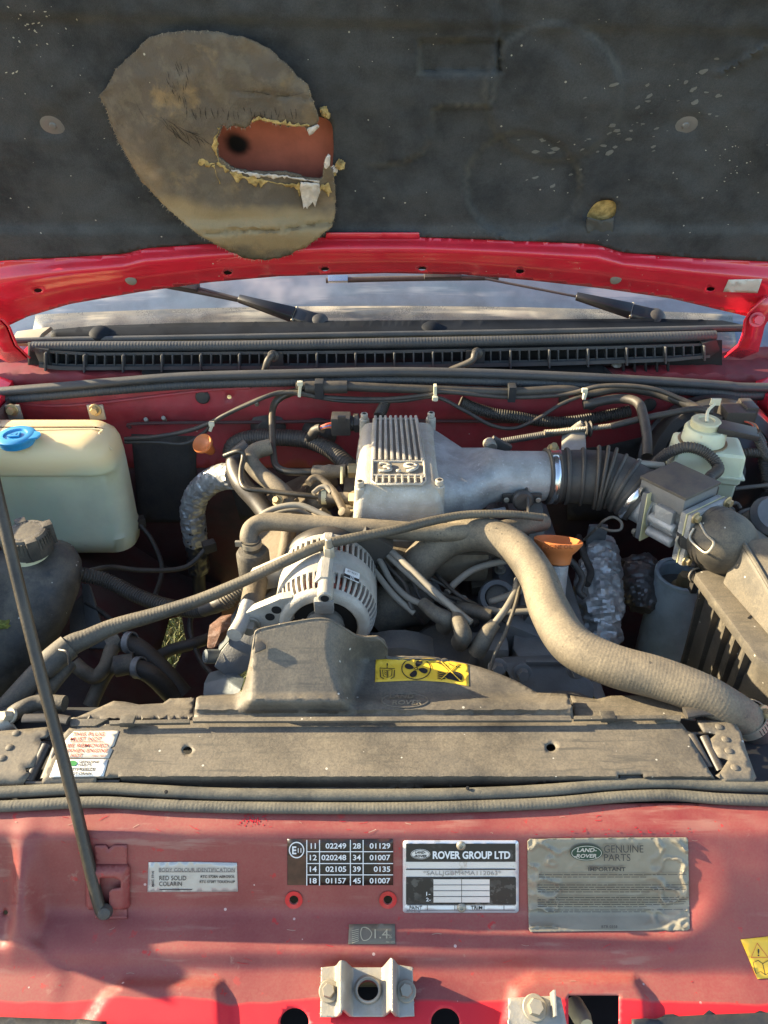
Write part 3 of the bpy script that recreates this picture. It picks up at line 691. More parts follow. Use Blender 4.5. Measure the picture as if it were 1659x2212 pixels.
# ================================================================== radiator top cover
def RC(u, v):
    P = Z(u, v, 0.020)
    f = ss(1674, 1705, v)*(1 if 240 < u < 1560 else 0.4)
    return Z(u, v, 0.020-0.022*f) if f else P
t = thing('radiator_cover', 'long flat dusty black cover over the radiator with two round holes', 'cover', Z(829, 1700, 0.0))
main = [(150, 1572), (300, 1558), (420, 1556.5), (829, 1556), (1240, 1553.5), (1300, 1551), (1440, 1552), (1472, 1562), (1484, 1578), (1497, 1584), (1500, 1590), (1491, 1592), (1530, 1660), (1545, 1684), (1500, 1686), (1392, 1686), (1389, 1671), (1335, 1672), (1337, 1690), (1200, 1695), (1000, 1703), (829, 1706), (500, 1707), (300, 1702), (262, 1697), (260, 1680), (207, 1680), (207, 1697), (92, 1697), (90, 1688), (118, 1610), (112, 1604), (124, 1600)]
bm = sheet(main, RC, 9, [circ(405, 1620.5, 10.5, 18, 9), circ(1190.5, 1614, 10.5, 18, 9)], edge=7, jit=.1)
part('main_panel', bm, plasticd, t, 50, thick=0.003)
lp = [(-120, 1590), (0, 1579), (62, 1574), (104, 1570), (112, 1580), (100, 1592), (86, 1594), (88, 1601), (98, 1604), (72, 1655), (54, 1658), (56, 1668), (64, 1668), (48, 1698), (-120, 1700)]
part('left_end_panel', sheet(lp, RC, 14, edge=9), plasticd, t, 50, thick=0.003)
rp = [(1506, 1556), (1580, 1556), (1592, 1566), (1601, 1582), (1612, 1620), (1634, 1680), (1628, 1690), (1562, 1691), (1550, 1676), (1574, 1640), (1552, 1634), (1530, 1600), (1548, 1585), (1520, 1580)]
part('right_end_panel', sheet(rp, RC, 12, edge=8), plasticd, t, 50, thick=0.003)
for (u, v) in ((34, 1584), (20, 1615), (4, 1638), (1553, 1570), (1567, 1597), (1574, 1622), (1587, 1658)):
    part('rivet', lathe(RC(u, v), (0, 0, 1), [(0.0045, 0), (0.004, 0.0012), (0.002, 0.002), (0, 0.0021)], 14), plasticd, t)
for (a, b_) in (((100, 1612), (62, 1690)), ((126, 1612), (98, 1686)), ((1492, 1590), (1530, 1662)), ((1520, 1594), (1556, 1668))):
    part('hinge_bead', tube([Z(*a, 0.016), Z(*b_, 0.012)], 0.006, 10, 6), plasticc, t)
for (a, b_) in (((84, 1597), (116, 1597)), ((56, 1690), (92, 1692)), ((1490, 1585), (1530, 1585)), ((1540, 1690), (1578, 1688)), ((210, 1688), (258, 1688)), ((1338, 1679), (1388, 1677))):
    part('retaining_wire', tube([Z(*a, 0.013), Z(*b_, 0.013)], 0.0022, 8, 3), plasticc, t)
for (a, b_) in (((-60, 1556), (150, 1552)), ((1235, 1556), (1500, 1556))): pass
# radiator body under the cover
bm = box(Vector((0.0, 0.545, -0.215)), (1.04, 0.155, 0.40), bev=0.004)
solo('radiator', bm, M('radiator_black', (0.012, 0.012, 0.012), 0.7), 'dark radiator core hidden under the flat black cover', 'radiator')
# stickers on the cover
RC1 = lambda u, v: RC(u, v)
th = thing('plug_warning_label', 'torn cream sticker with faded red words THIS PLUG MUST NOT BE REMOVED', 'label', RC(200, 1640))
part('backing', sheet([(160, 1580), (258, 1579), (246, 1612), (238, 1616), (244, 1620), (235, 1639), (128, 1637), (140, 1602), (150, 1590)], onto(RC, 0.0006), 12), paperm, th, thick=0.0003)
for s, uc, vc, w_ in (('THIS PLUG', 191, 1587, 70), ('MUST NOT', 186, 1597.5, 68), ('BE REMOVED', 190, 1611.5, 86), ('WHEN ENGINE', 188, 1622.5, 90), ('HOT', 166, 1633, 26)):
    part('lettering', text(s, uc, vc, w_, 8, RC, 0.0012, 0.01, shear=0.3), pinkink, th, sm=False)
part('rule', line([(150, 1603.5), (224, 1603.5)], 1, RC, 0.0012), pinkink, th, sm=False)
part('lettering', text('MRC 7852', 214, 1634, 30, 4, RC, 0.0012, 0.0, shear=0.3), pinkink, th, sm=False)
th = thing('antifreeze_label', 'clean white GENUINE PARTS ANTIFREEZE sticker beside the prop rod', 'label', RC(170, 1678))
part('backing', sheet([(122, 1641), (234, 1641), (224, 1677), (107, 1679)], onto(RC, 0.0006), 12), whitelab, th, thick=0.0003)
for s, uc, vc, w_, h_ in (('GENUINE', 193, 1647, 44, 6), ('PARTS', 184, 1654, 28, 6), ('ANTIFREEZE', 172, 1663, 70, 7), ('DO NOT DRAIN', 166, 1672, 64, 6)):
    part('lettering', text(s, uc, vc, w_, h_, RC, 0.0012, 0.02, shear=0.15), blackm, th, sm=False)
part('green_mark', flatpoly(circ(158, 1650, 9, 20, 6), RC, 0.0012), M('green_mark', (0.04, 0.22, 0.05), 0.5), th, sm=False)
# ================================================================== fan shroud behind the cover
def SHY(u, v):
    """depth of the shroud's skin behind each measured point"""
    cowl = 0.574+0.092*min(1, max(0, 1555-v)/128)
    hump = 0.566+0.094*max(0, 1555-v)/215
    ul = pw([(1340, 712), (1400, 708), (1450, 718), (1516, 742), (1540, 750)], v); ur = pw([(1370, 784), (1440, 790), (1480, 776), (1516, 764), (1540, 760)], v)
    t_ = min(1, max(0, (u-ul)/(ur-ul))); t_ = .35*ss(0, 1, t_)+.65*t_
    k = ss(506, 545, u)*(1-t_)*ss(1548, 1505, v)
    y = lerp(cowl, hump, k)
    if u < 545: y += 0.03*ss(545, 520, u)*ss(1500, 1440, v)
    # raised lettering field shoulder
    y -= 0.006*ss(1500, 1515, v)*ss(1545, 1530, v)
    return min(y, 0.668)
def SH(u, v): return Y(u, v, SHY(u, v))
t = thing('fan_shroud', 'dusty black plastic fan shroud with a tall hump in front of the alternator', 'shroud', Z(829, 1555, 0.0))
hp = [(418, 1556), (424, 1507), (432, 1503), (505, 1499), (522, 1494), (530, 1470), (540, 1425), (546, 1385), (551, 1362), (565, 1356), (648, 1339), (690, 1334), (715, 1338), (742, 1354), (772, 1373), (790, 1377), (815, 1376), (830, 1384), (837, 1400), (838, 1420), (870, 1420), (920, 1421), (965, 1424), (1012, 1434), (1060, 1448), (1100, 1464), (1140, 1484), (1160, 1496), (1226, 1499), (1236, 1530), (1240, 1553), (829, 1556)]
part('main_shroud', sheet(hp, SH, 9, edge=6, jit=0.15), plasticd, t, 60, thick=0.003)
# thickness lip folded back along the hump's upper edge
def lipstrip(pts, mapper, back, mat, par, name):
    bm = newbm(); A = [mapper(*p) for p in pts]; a = [bm.verts.new(p) for p in A]; b_ = [bm.verts.new(p+back) for p in A]
    for i in range(len(a)-1): bm.faces.new((a[i], a[i+1], b_[i+1], b_[i]))
    return part(name, bm, mat, par, thick=0.002)
lipstrip(curve2([(540, 1425), (547, 1385), (553, 1361), (590, 1350), (648, 1339), (690, 1334), (715, 1338), (742, 1354), (772, 1373), (815, 1376), (838, 1400), (838, 1420), (920, 1421), (1012, 1434), (1100, 1464), (1160, 1496)], 4, False), SH, Vector((0, 0.006, -0.014)), plasticd, t, 'upper_flange')
def sidep(u, v, k=1): return Y(u, v, 0.578+0.045*max(0, 1552-v)/50)
bm = sheet([(150, 1556), (210, 1530), (245, 1514), (272, 1516), (300, 1522), (352, 1519), (366, 1509), (420, 1507), (415, 1556)], sidep, 9); part('left_shroud', bm, plasticd, t, 50, thick=0.003)
bm = sheet([(1243, 1553), (1238, 1520), (1232, 1502), (1290, 1510), (1320, 1503), (1450, 1500), (1472, 1507), (1490, 1528), (1504, 1556), (1470, 1556)], sidep, 9); part('right_shroud', bm, plasticd, t, 50, thick=0.003)
for (a, b_, z) in (((-40, 1552), (150, 1552), 0.016), ((36, 1553), (146, 1550), 0.024)): pass
part('edge_rail', tube([Z(50, 1552, .024), Z(110, 1551, .024), Z(148, 1556, .024)], 0.006, 10, 6, flat=.6), plasticc, t)
part('edge_rail', tube([Z(1480, 1540, .024), Z(1520, 1534, .026), Z(1560, 1540, .024)], 0.008, 10, 6, flat=.6), plasticc, t)
part('edge_strip', prism([Z(236, 1556, .030), Z(410, 1553, .030), Z(410, 1561, .030), Z(236, 1564, .030)], (0, 0, -.004), .0008), plastic, t)
part('edge_strip', prism([Z(416, 1549, .031), Z(1232, 1546, .031), Z(1236, 1556, .031), Z(416, 1558, .031)], (0, 0, -.004), .0008), plasticd, t)
part('edge_strip', prism([Z(1240, 1546, .030), Z(1440, 1544, .030), Z(1440, 1552, .030), Z(1240, 1554, .030)], (0, 0, -.004), .0008), plastic, t)
part('edge_plate', prism([Z(150, 1552, .022), Z(235, 1552, .022), Z(205, 1568, .022), Z(152, 1568, .022)], (0, 0, -.004), .001), plastic, t)
part('edge_plate', prism([Z(1395, 1545, .024), Z(1472, 1544, .024), Z(1470, 1558, .024), Z(1422, 1560, .024)], (0, 0, -.004), .001), plastic, t)
for u, v in ((276, 1558), (1312, 1548)):
    P = Z(u, v, .027); part('clip', box(P, (.017, .012, .008), bev=.002), plastic, t)
# embossed oval with raised lettering
part('embossed_oval', tube([SH(*p)+Vector((0, -.0004, .0004)) for p in circ(875, 1513, 50, 28, 15)]+[SH(925, 1513)], 0.0011, 6, 2), plasticd, t)
part('embossed_lettering', text('LAND', 868, 1506, 52, 9, SH, 0.0012, 0.02, shear=0.25), M('grey_raised', (0.20, 0.165, 0.11), 0.7), t)
part('embossed_lettering', text('ROVER', 880, 1519, 64, 9, SH, 0.0012, 0.02, shear=0.25), MATS['grey_raised'], t)
# dark notch in the hump
nt_ = onto(SH, 0.002)
part('notch_clip', prism([nt_(553, 1388), nt_(567, 1386), nt_(575, 1394), nt_(576, 1402), nt_(552, 1412)], (0.0, -0.002, 0.003), .001), plasticc, t)

th = thing('fan_warning_label', 'yellow warning sticker with fan and hand pictograms on the black shroud', 'label', SH(910, 1470))
lab = [(812, 1424), (870, 1421), (930, 1421), (1011, 1436), (1013, 1483), (960, 1474), (900, 1470), (810, 1474)]
part('backing', sheet(lab, onto(SH, .0008), 8, edge=7), yellowm, th, 70, thick=.0004)
def LB(P, w_=2.0, closed=False): part('pictogram', line(P, w_, SH, .0018, closed=closed), blackm, th, sm=False)
LB([(836, 1427), (853, 1446), (820, 1445)], 2, True); part('pictogram', text('!', 836.5, 1439, 3, 10, SH, .0018, .02), blackm, th, sm=False)
LB([(821, 1448), (822, 1464), (829, 1468)], 2); LB([(826, 1449), (828, 1462), (836, 1466), (836, 1450)], 1.6, True); LB([(838, 1450), (838, 1466), (846, 1461), (847, 1448)], 1.6, True); LB([(852, 1449), (851, 1464), (844, 1468)], 2); LB([(830, 1453), (834, 1455)], 1.2); LB([(830, 1457), (834, 1459)], 1.2)
LB(circ(899, 1446, 31, 40, 23.5), 2, True); LB(circ(899, 1446, 3.5, 14, 2.6), 1.5, True)
for k in range(4):
    a = k*pi/2+0.45
    pts = [(899+x*cos(a)-y*sin(a), 1446+(x*sin(a)+y*cos(a))*0.76) for x, y in ((5, -1), (12, -8), (22, -8), (26, -1), (22, 5), (12, 4))]
    part('pictogram', flatpoly(curve2(pts, 3), SH, .0018), blackm, th, sm=False)
def hand(x, y): return (965+(x-965), y)
part('pictogram', flatpoly([(958, 1461), (966, 1456), (975, 1454), (984, 1452), (994, 1455), (999, 1462), (998, 1470), (990, 1474), (976, 1470), (966, 1468)], SH, .0017), blackm, th, sm=False)
for k in range(4): LB([(945, 1453+k*4.5), (962, 1457+k*3.6)], 2.4)
for k in range(4): LB([(943+k*13, 1432+k*1.5+(k % 2)*6), (953+k*13, 1436+k*2)], 1.6)
LB([(952, 1431), (994, 1473)], 4.2); LB([(990, 1435), (952, 1470)], 4.2)
for P in ([(952, 1431), (994, 1473)], [(990, 1435), (952, 1470)]): part('pictogram', line(P, 2.2, SH, .0022), yellowm, th, sm=False)

# ================================================================== engine bay masses
# engine block and heads: dark castings low in the bay
t = thing('engine_block', 'dark grimy engine casting low in the middle of the bay', 'engine', (0.02, 0.95, -0.5))
part('block', box((0.03, 0.98, -0.30), (0.36, 0.46, 0.36), bev=.02), ironm, t)
part('left_head', box((-0.13, 0.98, -0.105), (0.14, 0.40, 0.11), Matrix.Rotation(radians(-28), 3, 'Y'), .012), irong, t)
part('right_head', box((0.215, 0.98, -0.105), (0.14, 0.40, 0.11), Matrix.Rotation(radians(28), 3, 'Y'), .012), irong, t)
part('left_rocker_cover', box((-0.170, 1.0, -0.055), (0.10, 0.36, 0.05), Matrix.Rotation(radians(-28), 3, 'Y'), .012), brownm, t)
part('right_rocker_cover', box((0.25, 0.98, -0.06), (0.10, 0.36, 0.05), Matrix.Rotation(radians(28), 3, 'Y'), .012), irong, t)
part('inlet_manifold', box((0.045, 1.00, 0.005), (0.23, 0.26, 0.055), bev=.012), brownm, t)
for i in range(4):
    part('inlet_runner', tube([(-0.09, 0.91+i*.06, 0.03), (-0.115, 0.91+i*.06, .01), (-0.13, 0.91+i*.06, -.05)], 0.019, 12, 6), brownm, t)
for i in range(3):
    part('runner_bolt', hexbolt((-0.075, 0.875+i*.07, .032), (0, -.2, 1), .006, .008), brownm, t)
part('front_cover', box((0.03, 0.765, -0.19), (0.30, 0.04, 0.30), bev=.015), irong, t)
part('water_pump', lathe(Vector((0.02, 0.76, -0.10)), (0, -1, 0), [(.085, 0), (.08, .03), (.05, .045), (.05, .09), (0, .09)], 28), ironm, t)

# blue-grey alternator bracket plate and left details
t = thing('alternator_bracket', 'blue grey alloy bracket plate left of the alternator', 'bracket', Z(500, 1400, -.05))
part('plate', prism([Y(524, 1290, 0.880), Y(556, 1296, 0.860), Y(545, 1350, 0.800), Y(505, 1372, 0.780), Y(468, 1412, 0.780), Y(476, 1372, 0.820)], (0.004, .012, -.006), .002), bgrey, t)
part('lower_plate', prism([Y(505, 1372, 0.785), Y(552, 1352, 0.780), Y(545, 1440, 0.755), Y(500, 1470, 0.750), Y(462, 1440, 0.750), Y(478, 1405, 0.770)], (0.004, .02, -.01), .002), irong, t)
part('boss', cyl(Y(441, 1418, 0.770), Y(478, 1418, 0.780), .0105, bev=.002), bgrey, t)
part('foot', prism([Y(440, 1476, 0.740), Y(486, 1464, 0.740), Y(520, 1490, 0.710), Y(505, 1520, 0.700), Y(438, 1502, 0.710)], (0, .03, -.01), .002), bgrey, t)
part('tube', tube([Y(536, 1300, .765), Y(524, 1340, .74), Y(506, 1372, .71)], .0105, 14, 6), altm, t)
solo('rusty_bracket', prism([Y(452, 1350, .80), Y(478, 1345, .80), Y(474, 1372, .77), Y(462, 1402, .75), Y(446, 1400, .75), Y(450, 1372, .78)], (0.01, .03, -.01), .002), rustm, 'small rusty steel bracket left of the blue grey plate', 'bracket')

# ================================================================== alternator
AX = Y(700, 1352, 0.735); ax, az = AX.x, AX.z-0.004
t = thing('alternator', 'pale grey alloy alternator with slotted ends and copper windings inside', 'alternator', (ax, .80, az-.07))
AR = 0.0715
def ringp(prof): return lathe(Vector((ax, 0, az)), (0, 1, 0), prof, 72, ref=Vector((0, 0, 1)))
part('core', ringp([(0, .748), (.052, .748), (.0625, .757), (.0625, .852), (0, .853)]), copper, t)
part('mid_shell', ringp([(.063, .788), (AR-.001, .788), (AR, .790), (AR, .818), (AR-.001, .820), (.063, .820)]), altm, t)
part('front_ring', ringp([(.045, .7385), (.047, .7365), (.0555, .7365), (.060, .739), (.0625, .7435), (.0625, .747), (.050, .750), (.045, .7385)]), altm, t)
part('shoulder_ring', ringp([(.063, .7715), (AR-.0005, .7705), (AR, .7722), (AR, .7882), (.063, .7882)]), altm, t)
part('rear_ring', ringp([(.063, .846), (AR-.002, .846), (AR-.002, .857), (.063, .857)]), altm, t)
part('rear_cap', ringp([(.070, .857), (.0715, .860), (.0715, .872), (.066, .882), (0, .882)]), plasticc, t)
part('pulley_cavity', ringp([(.049, .742), (.030, .746), (0, .746)]), darkm, t)
part('pulley', ringp([(0, .722), (.026, .722), (.028, .726), (.024, .731), (.028, .737), (.024, .741), (.026, .746), (0, .746)]), ironm, t)
fin = newbm()
prof = [(.0605, .7425), (.0655, .7495), (.0695, .759), (AR, .772)]
for sx in (-1, 1): pass
A_ = []; w2 = .00165
for r_, y_ in prof+[(.062, .774), (.055, .7525)]: A_.append((r_, y_))
L_ = [fin.verts.new((-w2, y_, r_)) for r_, y_ in A_]; R_ = [fin.verts.new((w2, y_, r_)) for r_, y_ in A_]
fin.faces.new(L_); fin.faces.new(list(reversed(R_)))
for i in range(len(A_)): j = (i+1) % len(A_); fin.faces.new((L_[i], R_[i], R_[j], L_[j]))
bmesh.ops.recalc_face_normals(fin, faces=fin.faces)
bmesh.ops.translate(fin, verts=fin.verts, vec=Vector((0, 0, 0)))
me = bpy.data.meshes.new('fin'); fin.to_mesh(me); fin.free(); me.materials.append(altm)
fin2 = box((0, .833, .067), (.0036, .028, .009), bev=.0007)
me2 = bpy.data.meshes.new('rear_fin'); fin2.to_mesh(me2); fin2.free(); me2.materials.append(altm)
for k in range(34):
    a = radians(-118+k*7.15)
    if abs(math.degrees(a)+2) < 8: continue
    for m_, nm in ((me, 'fin'), (me2, 'rear_fin')):
        o = bpy.data.objects.new(nm, m_); COL.objects.link(o); o.parent = t; o.location = Vector((ax, 0, az))-Vector(t.location); o.rotation_euler = (0, a, 0)
# ridge with the through-bolt boss at the top
rz = Matrix.Rotation(radians(2), 3, 'Y')
part('top_ridge', box((ax+.002, .802, az+AR-.001), (.030, .10, .012), rz, .003, taper=(.35, 1)), altm, t)
part('bolt_boss', cyl((ax+.004, .728, az+.060), (ax+.004, .77, az+.066), .0105, seg=24, bev=.002), altm, t)
part('bolt_hole', cyl((ax+.004, .7272, az+.060), (ax+.004, .729, az+.060), .0056, seg=16), darkm, t)
part('front_pad', box((ax+.002, .733, az+.044), (.026, .012, .022), bev=.003), alub, t)
st = Vector((ax+.006, .800, az+AR+.002))
part('stud', join(cyl(st, st+Vector((0, 0, .016)), .0085, .0075, 6, .001), cyl(st+Vector((0, 0, .016)), st+Vector((0, 0, .030)), .0052, .0044, 14, .001)), steel, t)
# left mounting ear with bolt and bush
eb = Y(543, 1341, .748)
ear = [Vector((eb.x-.016, 0, eb.z+.006)), Vector((eb.x-.008, 0, eb.z+.018)), Vector((ax-.058, 0, az+.046)), Vector((ax-.040, 0, az+.050)), Vector((ax-.040, 0, az+.010)), Vector((ax-.062, 0, az-.006)), Vector((eb.x+.004, 0, eb.z-.016)), Vector((eb.x-.013, 0, eb.z-.010))]
part('mounting_ear', prism([p+Vector((0, .742, 0)) for p in ear], (0, .014, 0), .003), altm, t)
part('rear_ear', prism([p+Vector((0, .822, .006)) for p in ear], (0, .012, 0), .003), altm, t)
part('bush', cyl((eb.x-.002, .757, eb.z+.006), (eb.x-.002, .822, eb.z+.012), .0165, seg=24, bev=.002), brownm, t)
part('ear_bolt', hexbolt((eb.x, .742, eb.z), (0, -1, 0), .0085, .013), steel, t)
for (u, v, r_) in ((597, 1318, .0068), (583, 1333, .0066)):
    P = Y(u, v, .7415); part('ear_hole', lathe(P, (0, 1, 0), [(0, 0), (r_, 0), (r_, .001), (0, .001)], 16), darkm, t)
# rating label
def AL(u, v):
    P = Y(u, v, .79); d = ray(u, v)
    lo, hi = .6, 1.3
    for i in range(26):
        m_ = (lo+hi)/2; q = CAM+d*m_
        if (q.x-ax)**2+(q.z-az)**2 > (AR+.0004)**2: lo = m_
        else: hi = m_
    return CAM+d*hi
part('rating_label', sheet([(746, 1228), (776, 1240), (774, 1261), (742, 1247)], onto(AL, .0012), 6), whitelab, t)
part('rating_block', sheet([(743, 1240), (774, 1253), (774, 1259), (742, 1246)], onto(AL, .0018), 6), blackm, t)
part('lettering', text('20', 760, 1250, 10, 7, AL, .0024, .01, rot=160), whitem, t)
part('lettering', text('1276-10', 760, 1239, 22, 4, AL, .002, .0, rot=158), blackm, t)
part('terminal_cover', box((ax+.060, .868, az+.038), (.05, .03, .055), Matrix.Rotation(radians(35), 3, 'Y'), .004), plasticc, t)
part('cover_mark', prism([Y(783, 1207, .872), Y(795, 1210, .872), Y(796, 1228, .872), Y(785, 1225, .872)], (0, .001, 0)), alub, t)

# ================================================================== hoses in front
H = lambda P: [Z(u, v, z) for u, v, z in P]
def hose(name, P, r, mat, label, cat='hose', seg=16, n=10, corr=None, rough=0.0, group=None, clamps=()):
    return solo(name, tube(H(P), r, seg, n, corr=corr, rough=rough), mat, label, cat, group)
th = thing('radiator_hose', 'fat dust covered radiator hose snaking from the engine to the right radiator end', 'hose', Z(1300, 1440, -.02))
P = [(850, 1325, -.055), (868, 1280, -.03), (910, 1212, .02), (975, 1163, .052), (1050, 1155, .066), (1115, 1185, .066), (1160, 1245, .058), (1188, 1320, .05), (1235, 1392, .044), (1320, 1436, .040), (1420, 1464, .037), (1510, 1496, .032), (1570, 1528, .020), (1612, 1556, .0)]
part('hose', tube(H(P), [.027, .0275, .0275, .0265, .0255, .025, .0255, .027, .0275, .0265, .026, .025, .024, .024], 26, 10, corr=(.00005, .0042)), rubbert, th)
C0, C1 = Z(1609, 1548, .005), Z(1622, 1570, -.012)
dd = (C1-C0).normalized()
part('outlet', tube([C1-dd*.004, C1+dd*.03, C1+dd*.06+Vector((.02, 0, -.02))], .0235, 20, 6), plasticc, th)
part('clamp_band', lathe(C0, dd, [(.0245, 0), (.0262, 0), (.0262, .012), (.0245, .012)], 36), steel, th)
for k in range(9):
    a = radians(130-k*9); ref = Vector((0, 0, 1)); n_ = (ref-dd*ref.dot(dd)).normalized(); b_ = dd.cross(n_)
    part('clamp_slot', box(C0+dd*.006+(n_*cos(a-1.1)+b_*sin(a-1.1))*.0263, (.0008, .0008, .009), frame((n_*-sin(a-1.1)+b_*cos(a-1.1)), dd), 0), darkm, th)
part('clamp_screw', hexbolt(Z(1650, 1545, .012), (.4, -.6, .6), .008, .010), brass, th)

th = thing('heater_hose', 'dusty rubber heater hose running across the engine in front of the ribbed chamber', 'hose', Z(829, 1150, .05))
P = [(543, 1176, .052), (538, 1158, .062), (548, 1138, .070), (580, 1127, .075), (650, 1131, .076), (740, 1137, .076), (829, 1143, .076), (930, 1150, .074), (1040, 1148, .070), (1120, 1138, .064), (1175, 1128, .05)]
part('hose', tube(H(P), .0138, 18, 10), rubbert, th)
cc = Z(543, 1173, .055); part('clamp', lathe(cc, (0.0, 0, -1), [(.014, -.004), (.0152, -.004), (.0152, .004), (.014, .004)], 28), steel, th)
part('clamp_ear', box(cc+Vector((-.018, -.004, .002)), (.010, .005, .009), bev=.001), steel, th)
th = thing('hose_canister', 'grey cylindrical fitting standing below the elbow of the heater hose', 'fitting', Z(545, 1262, -.02))
part('body', lathe(Vector((cc.x, cc.y, 0)), (0, 0, 1), [(0, -.12), (.021, -.12), (.0245, .0), (.0245, .036), (.021, .042), (.0135, .044), (.0135, .062), (0, .062)], 28), rubberd, th)

hose('thin_hose', [(1172, 1118, .088), (1100, 1111, .096), (1010, 1112, .098), (930, 1126, .098), (850, 1146, .098), (760, 1163, .096), (690, 1180, .094), (610, 1216, .080), (520, 1258, .055), (430, 1296, .035), (340, 1326, .02), (250, 1352, .010), (190, 1378, .005), (148, 1398, .0), (90, 1448, -.012), (40, 1500, -.022), (-10, 1556, -.04)],
     [.0058, .0060, .0062, .0066, .0070, .0072, .0073, .0074, .0080, .0088, .0098, .011, .0128, .0150, .0150, .0142, .0142], M('braided_rubber', (.035, .032, .028), .6, dust=.55, dcol=(.26, .215, .14), bump=.5, var=.3, dscale=12, dsharp=.3), 'long dusty braided hose crossing diagonally above the alternator to the lower left corner', corr=(.00010, .0045), n=12)
th = thing('hose_sleeve', 'dark rubber sleeve joining the braided hose at the lower left', 'hose', Z(148, 1400, -.01))
part('sleeve', tube(H([(150, 1396, .002), (120, 1420, -.004), (92, 1446, -.012)]), .0175, 16, 6), rubberd, th)
part('clamp_wire', tube(H([(128, 1404, .016), (146, 1410, .018), (150, 1436, .0)]), .002, 8, 6), plasticc, th)
hose('short_hose', [(150, 1432, -.03), (110, 1480, -.035), (70, 1535, -.035), (40, 1580, -.04)], .011, rubberd, 'second short hose lying below the braided hose at lower left')
hose('corner_hose', [(140, 1520, .0), (85, 1518, .0), (45, 1532, .0), (15, 1552, -.01), (-20, 1580, -.03)], .010, rubberd, 'curved hose end at the lower left corner behind the cover')
th = thing('hose_clamp', 'steel worm clamp at the lower left corner beside the cover', 'clamp', Z(15, 1570, .0))
ca_ = Z(12, 1566, .004); part('band', lathe(ca_, (-.6, -.6, -.2), [(.015, -.006), (.0165, -.006), (.0165, .006), (.015, .006)], 28), steel, th)
part('screw', hexbolt(Z(26, 1546, .018), (-.4, -.5, .6), .006, .010), steel, th)
th = thing('conduit', 'black corrugated conduit sagging from the left tank to the alternator', 'conduit', Z(300, 1310, -.08))
part('conduit', tube(H([(172, 1240, -.05), (230, 1254, -.07), (290, 1284, -.085), (350, 1306, -.09), (420, 1318, -.085), (470, 1306, -.06)]), .0115, 18, 12, corr=(.0012, .0046)), rubber, th)
part('taped_end', tube(H([(440, 1316, -.075), (470, 1306, -.06), (495, 1296, -.05)]), .0125, 16, 6, rough=.2), rubber, th)
part('upper_conduit', tube(H([(480, 1306, -.04), (510, 1284, -.03), (538, 1262, -.02), (560, 1240, -.015)]), .0105, 18, 12, corr=(.0012, .0046)), rubberd, th)

# left lower pipes
t = thing('coolant_pipes', 'pair of grimy bent pipes with clamped rubber joints low on the left', 'pipe', Z(240, 1480, -.2))
part('pipe', tube(H([(160, 1432, -.10), (180, 1450, -.11), (205, 1462, -.12), (228, 1440, -.11), (240, 1405, -.10), (252, 1386, -.095)]), .011, 14, 8), brownm, t)
part('pipe', tube(H([(195, 1525, -.16), (215, 1480, -.14), (235, 1448, -.12), (262, 1436, -.11)]), .011, 14, 8), brownm, t)
part('joint', tube(H([(236, 1398, -.10), (262, 1382, -.095)]), .014, 16, 3), rubberd, t)
part('joint', tube(H([(248, 1440, -.11), (290, 1432, -.11)]), .016, 16, 3), rubberd, t)
for (u, v, z) in ((281, 1388, -.09), (300, 1442, -.11)):
    part('clamp', lathe(Z(u, v, z), (1, -.2, .2), [(.014, -.005), (.0165, -.005), (.0165, .005), (.014, .005)], 24), irong, t)
part('outlet_hose', tube(H([(262, 1382, -.095), (300, 1402, -.11), (345, 1442, -.14), (395, 1500, -.18)]), .0155, 16, 8), rubber, t)
part('outlet_hose', tube(H([(290, 1440, -.11), (330, 1460, -.13), (380, 1510, -.18)]), .0145, 16, 8), rubber, t)
hose('lower_hose', [(330, 1424, -.2), (370, 1404, -.2), (420, 1390, -.19), (470, 1372, -.2)], .010, rubber, 'black hose crossing in front of the grass gap')

# ================================================================== ignition leads, distributor
t = thing('distributor', 'black distributor cap with plug boots under the bent radiator hose', 'distributor', Z(960, 1420, -.1))
dc = Z(955, 1385, -.035)
part('cap', lathe(dc-Vector((0, 0, .06)), (0, -.25, 1), [(0, 0), (.052, 0), (.054, .035), (.047, .052), (.040, .060), (0, .062)], 32), plasticc, t)
part('body', lathe(dc-Vector((0, -.01, .16)), (0, -.1, 1), [(0, 0), (.04, 0), (.042, .1), (0, .1)], 24), ironm, t)
for i, P in enumerate(([(912, 1302, .02), (940, 1325, .018), (966, 1340, .010), (960, 1352, -.008)], [(985, 1320, .012), (992, 1345, .018), (1000, 1372, .012), (994, 1388, -.01)], [(1070, 1346, .02), (1056, 1364, .012), (1040, 1390, .0), (1030, 1408, -.015)], [(1060, 1330, .0), (1010, 1318, .0), (985, 1322, -.006), (975, 1345, -.02)])):
    part('plug_boot', tube(H(P), [.0085, .0105, .0125, .013], 16, 6), rubberd, t)
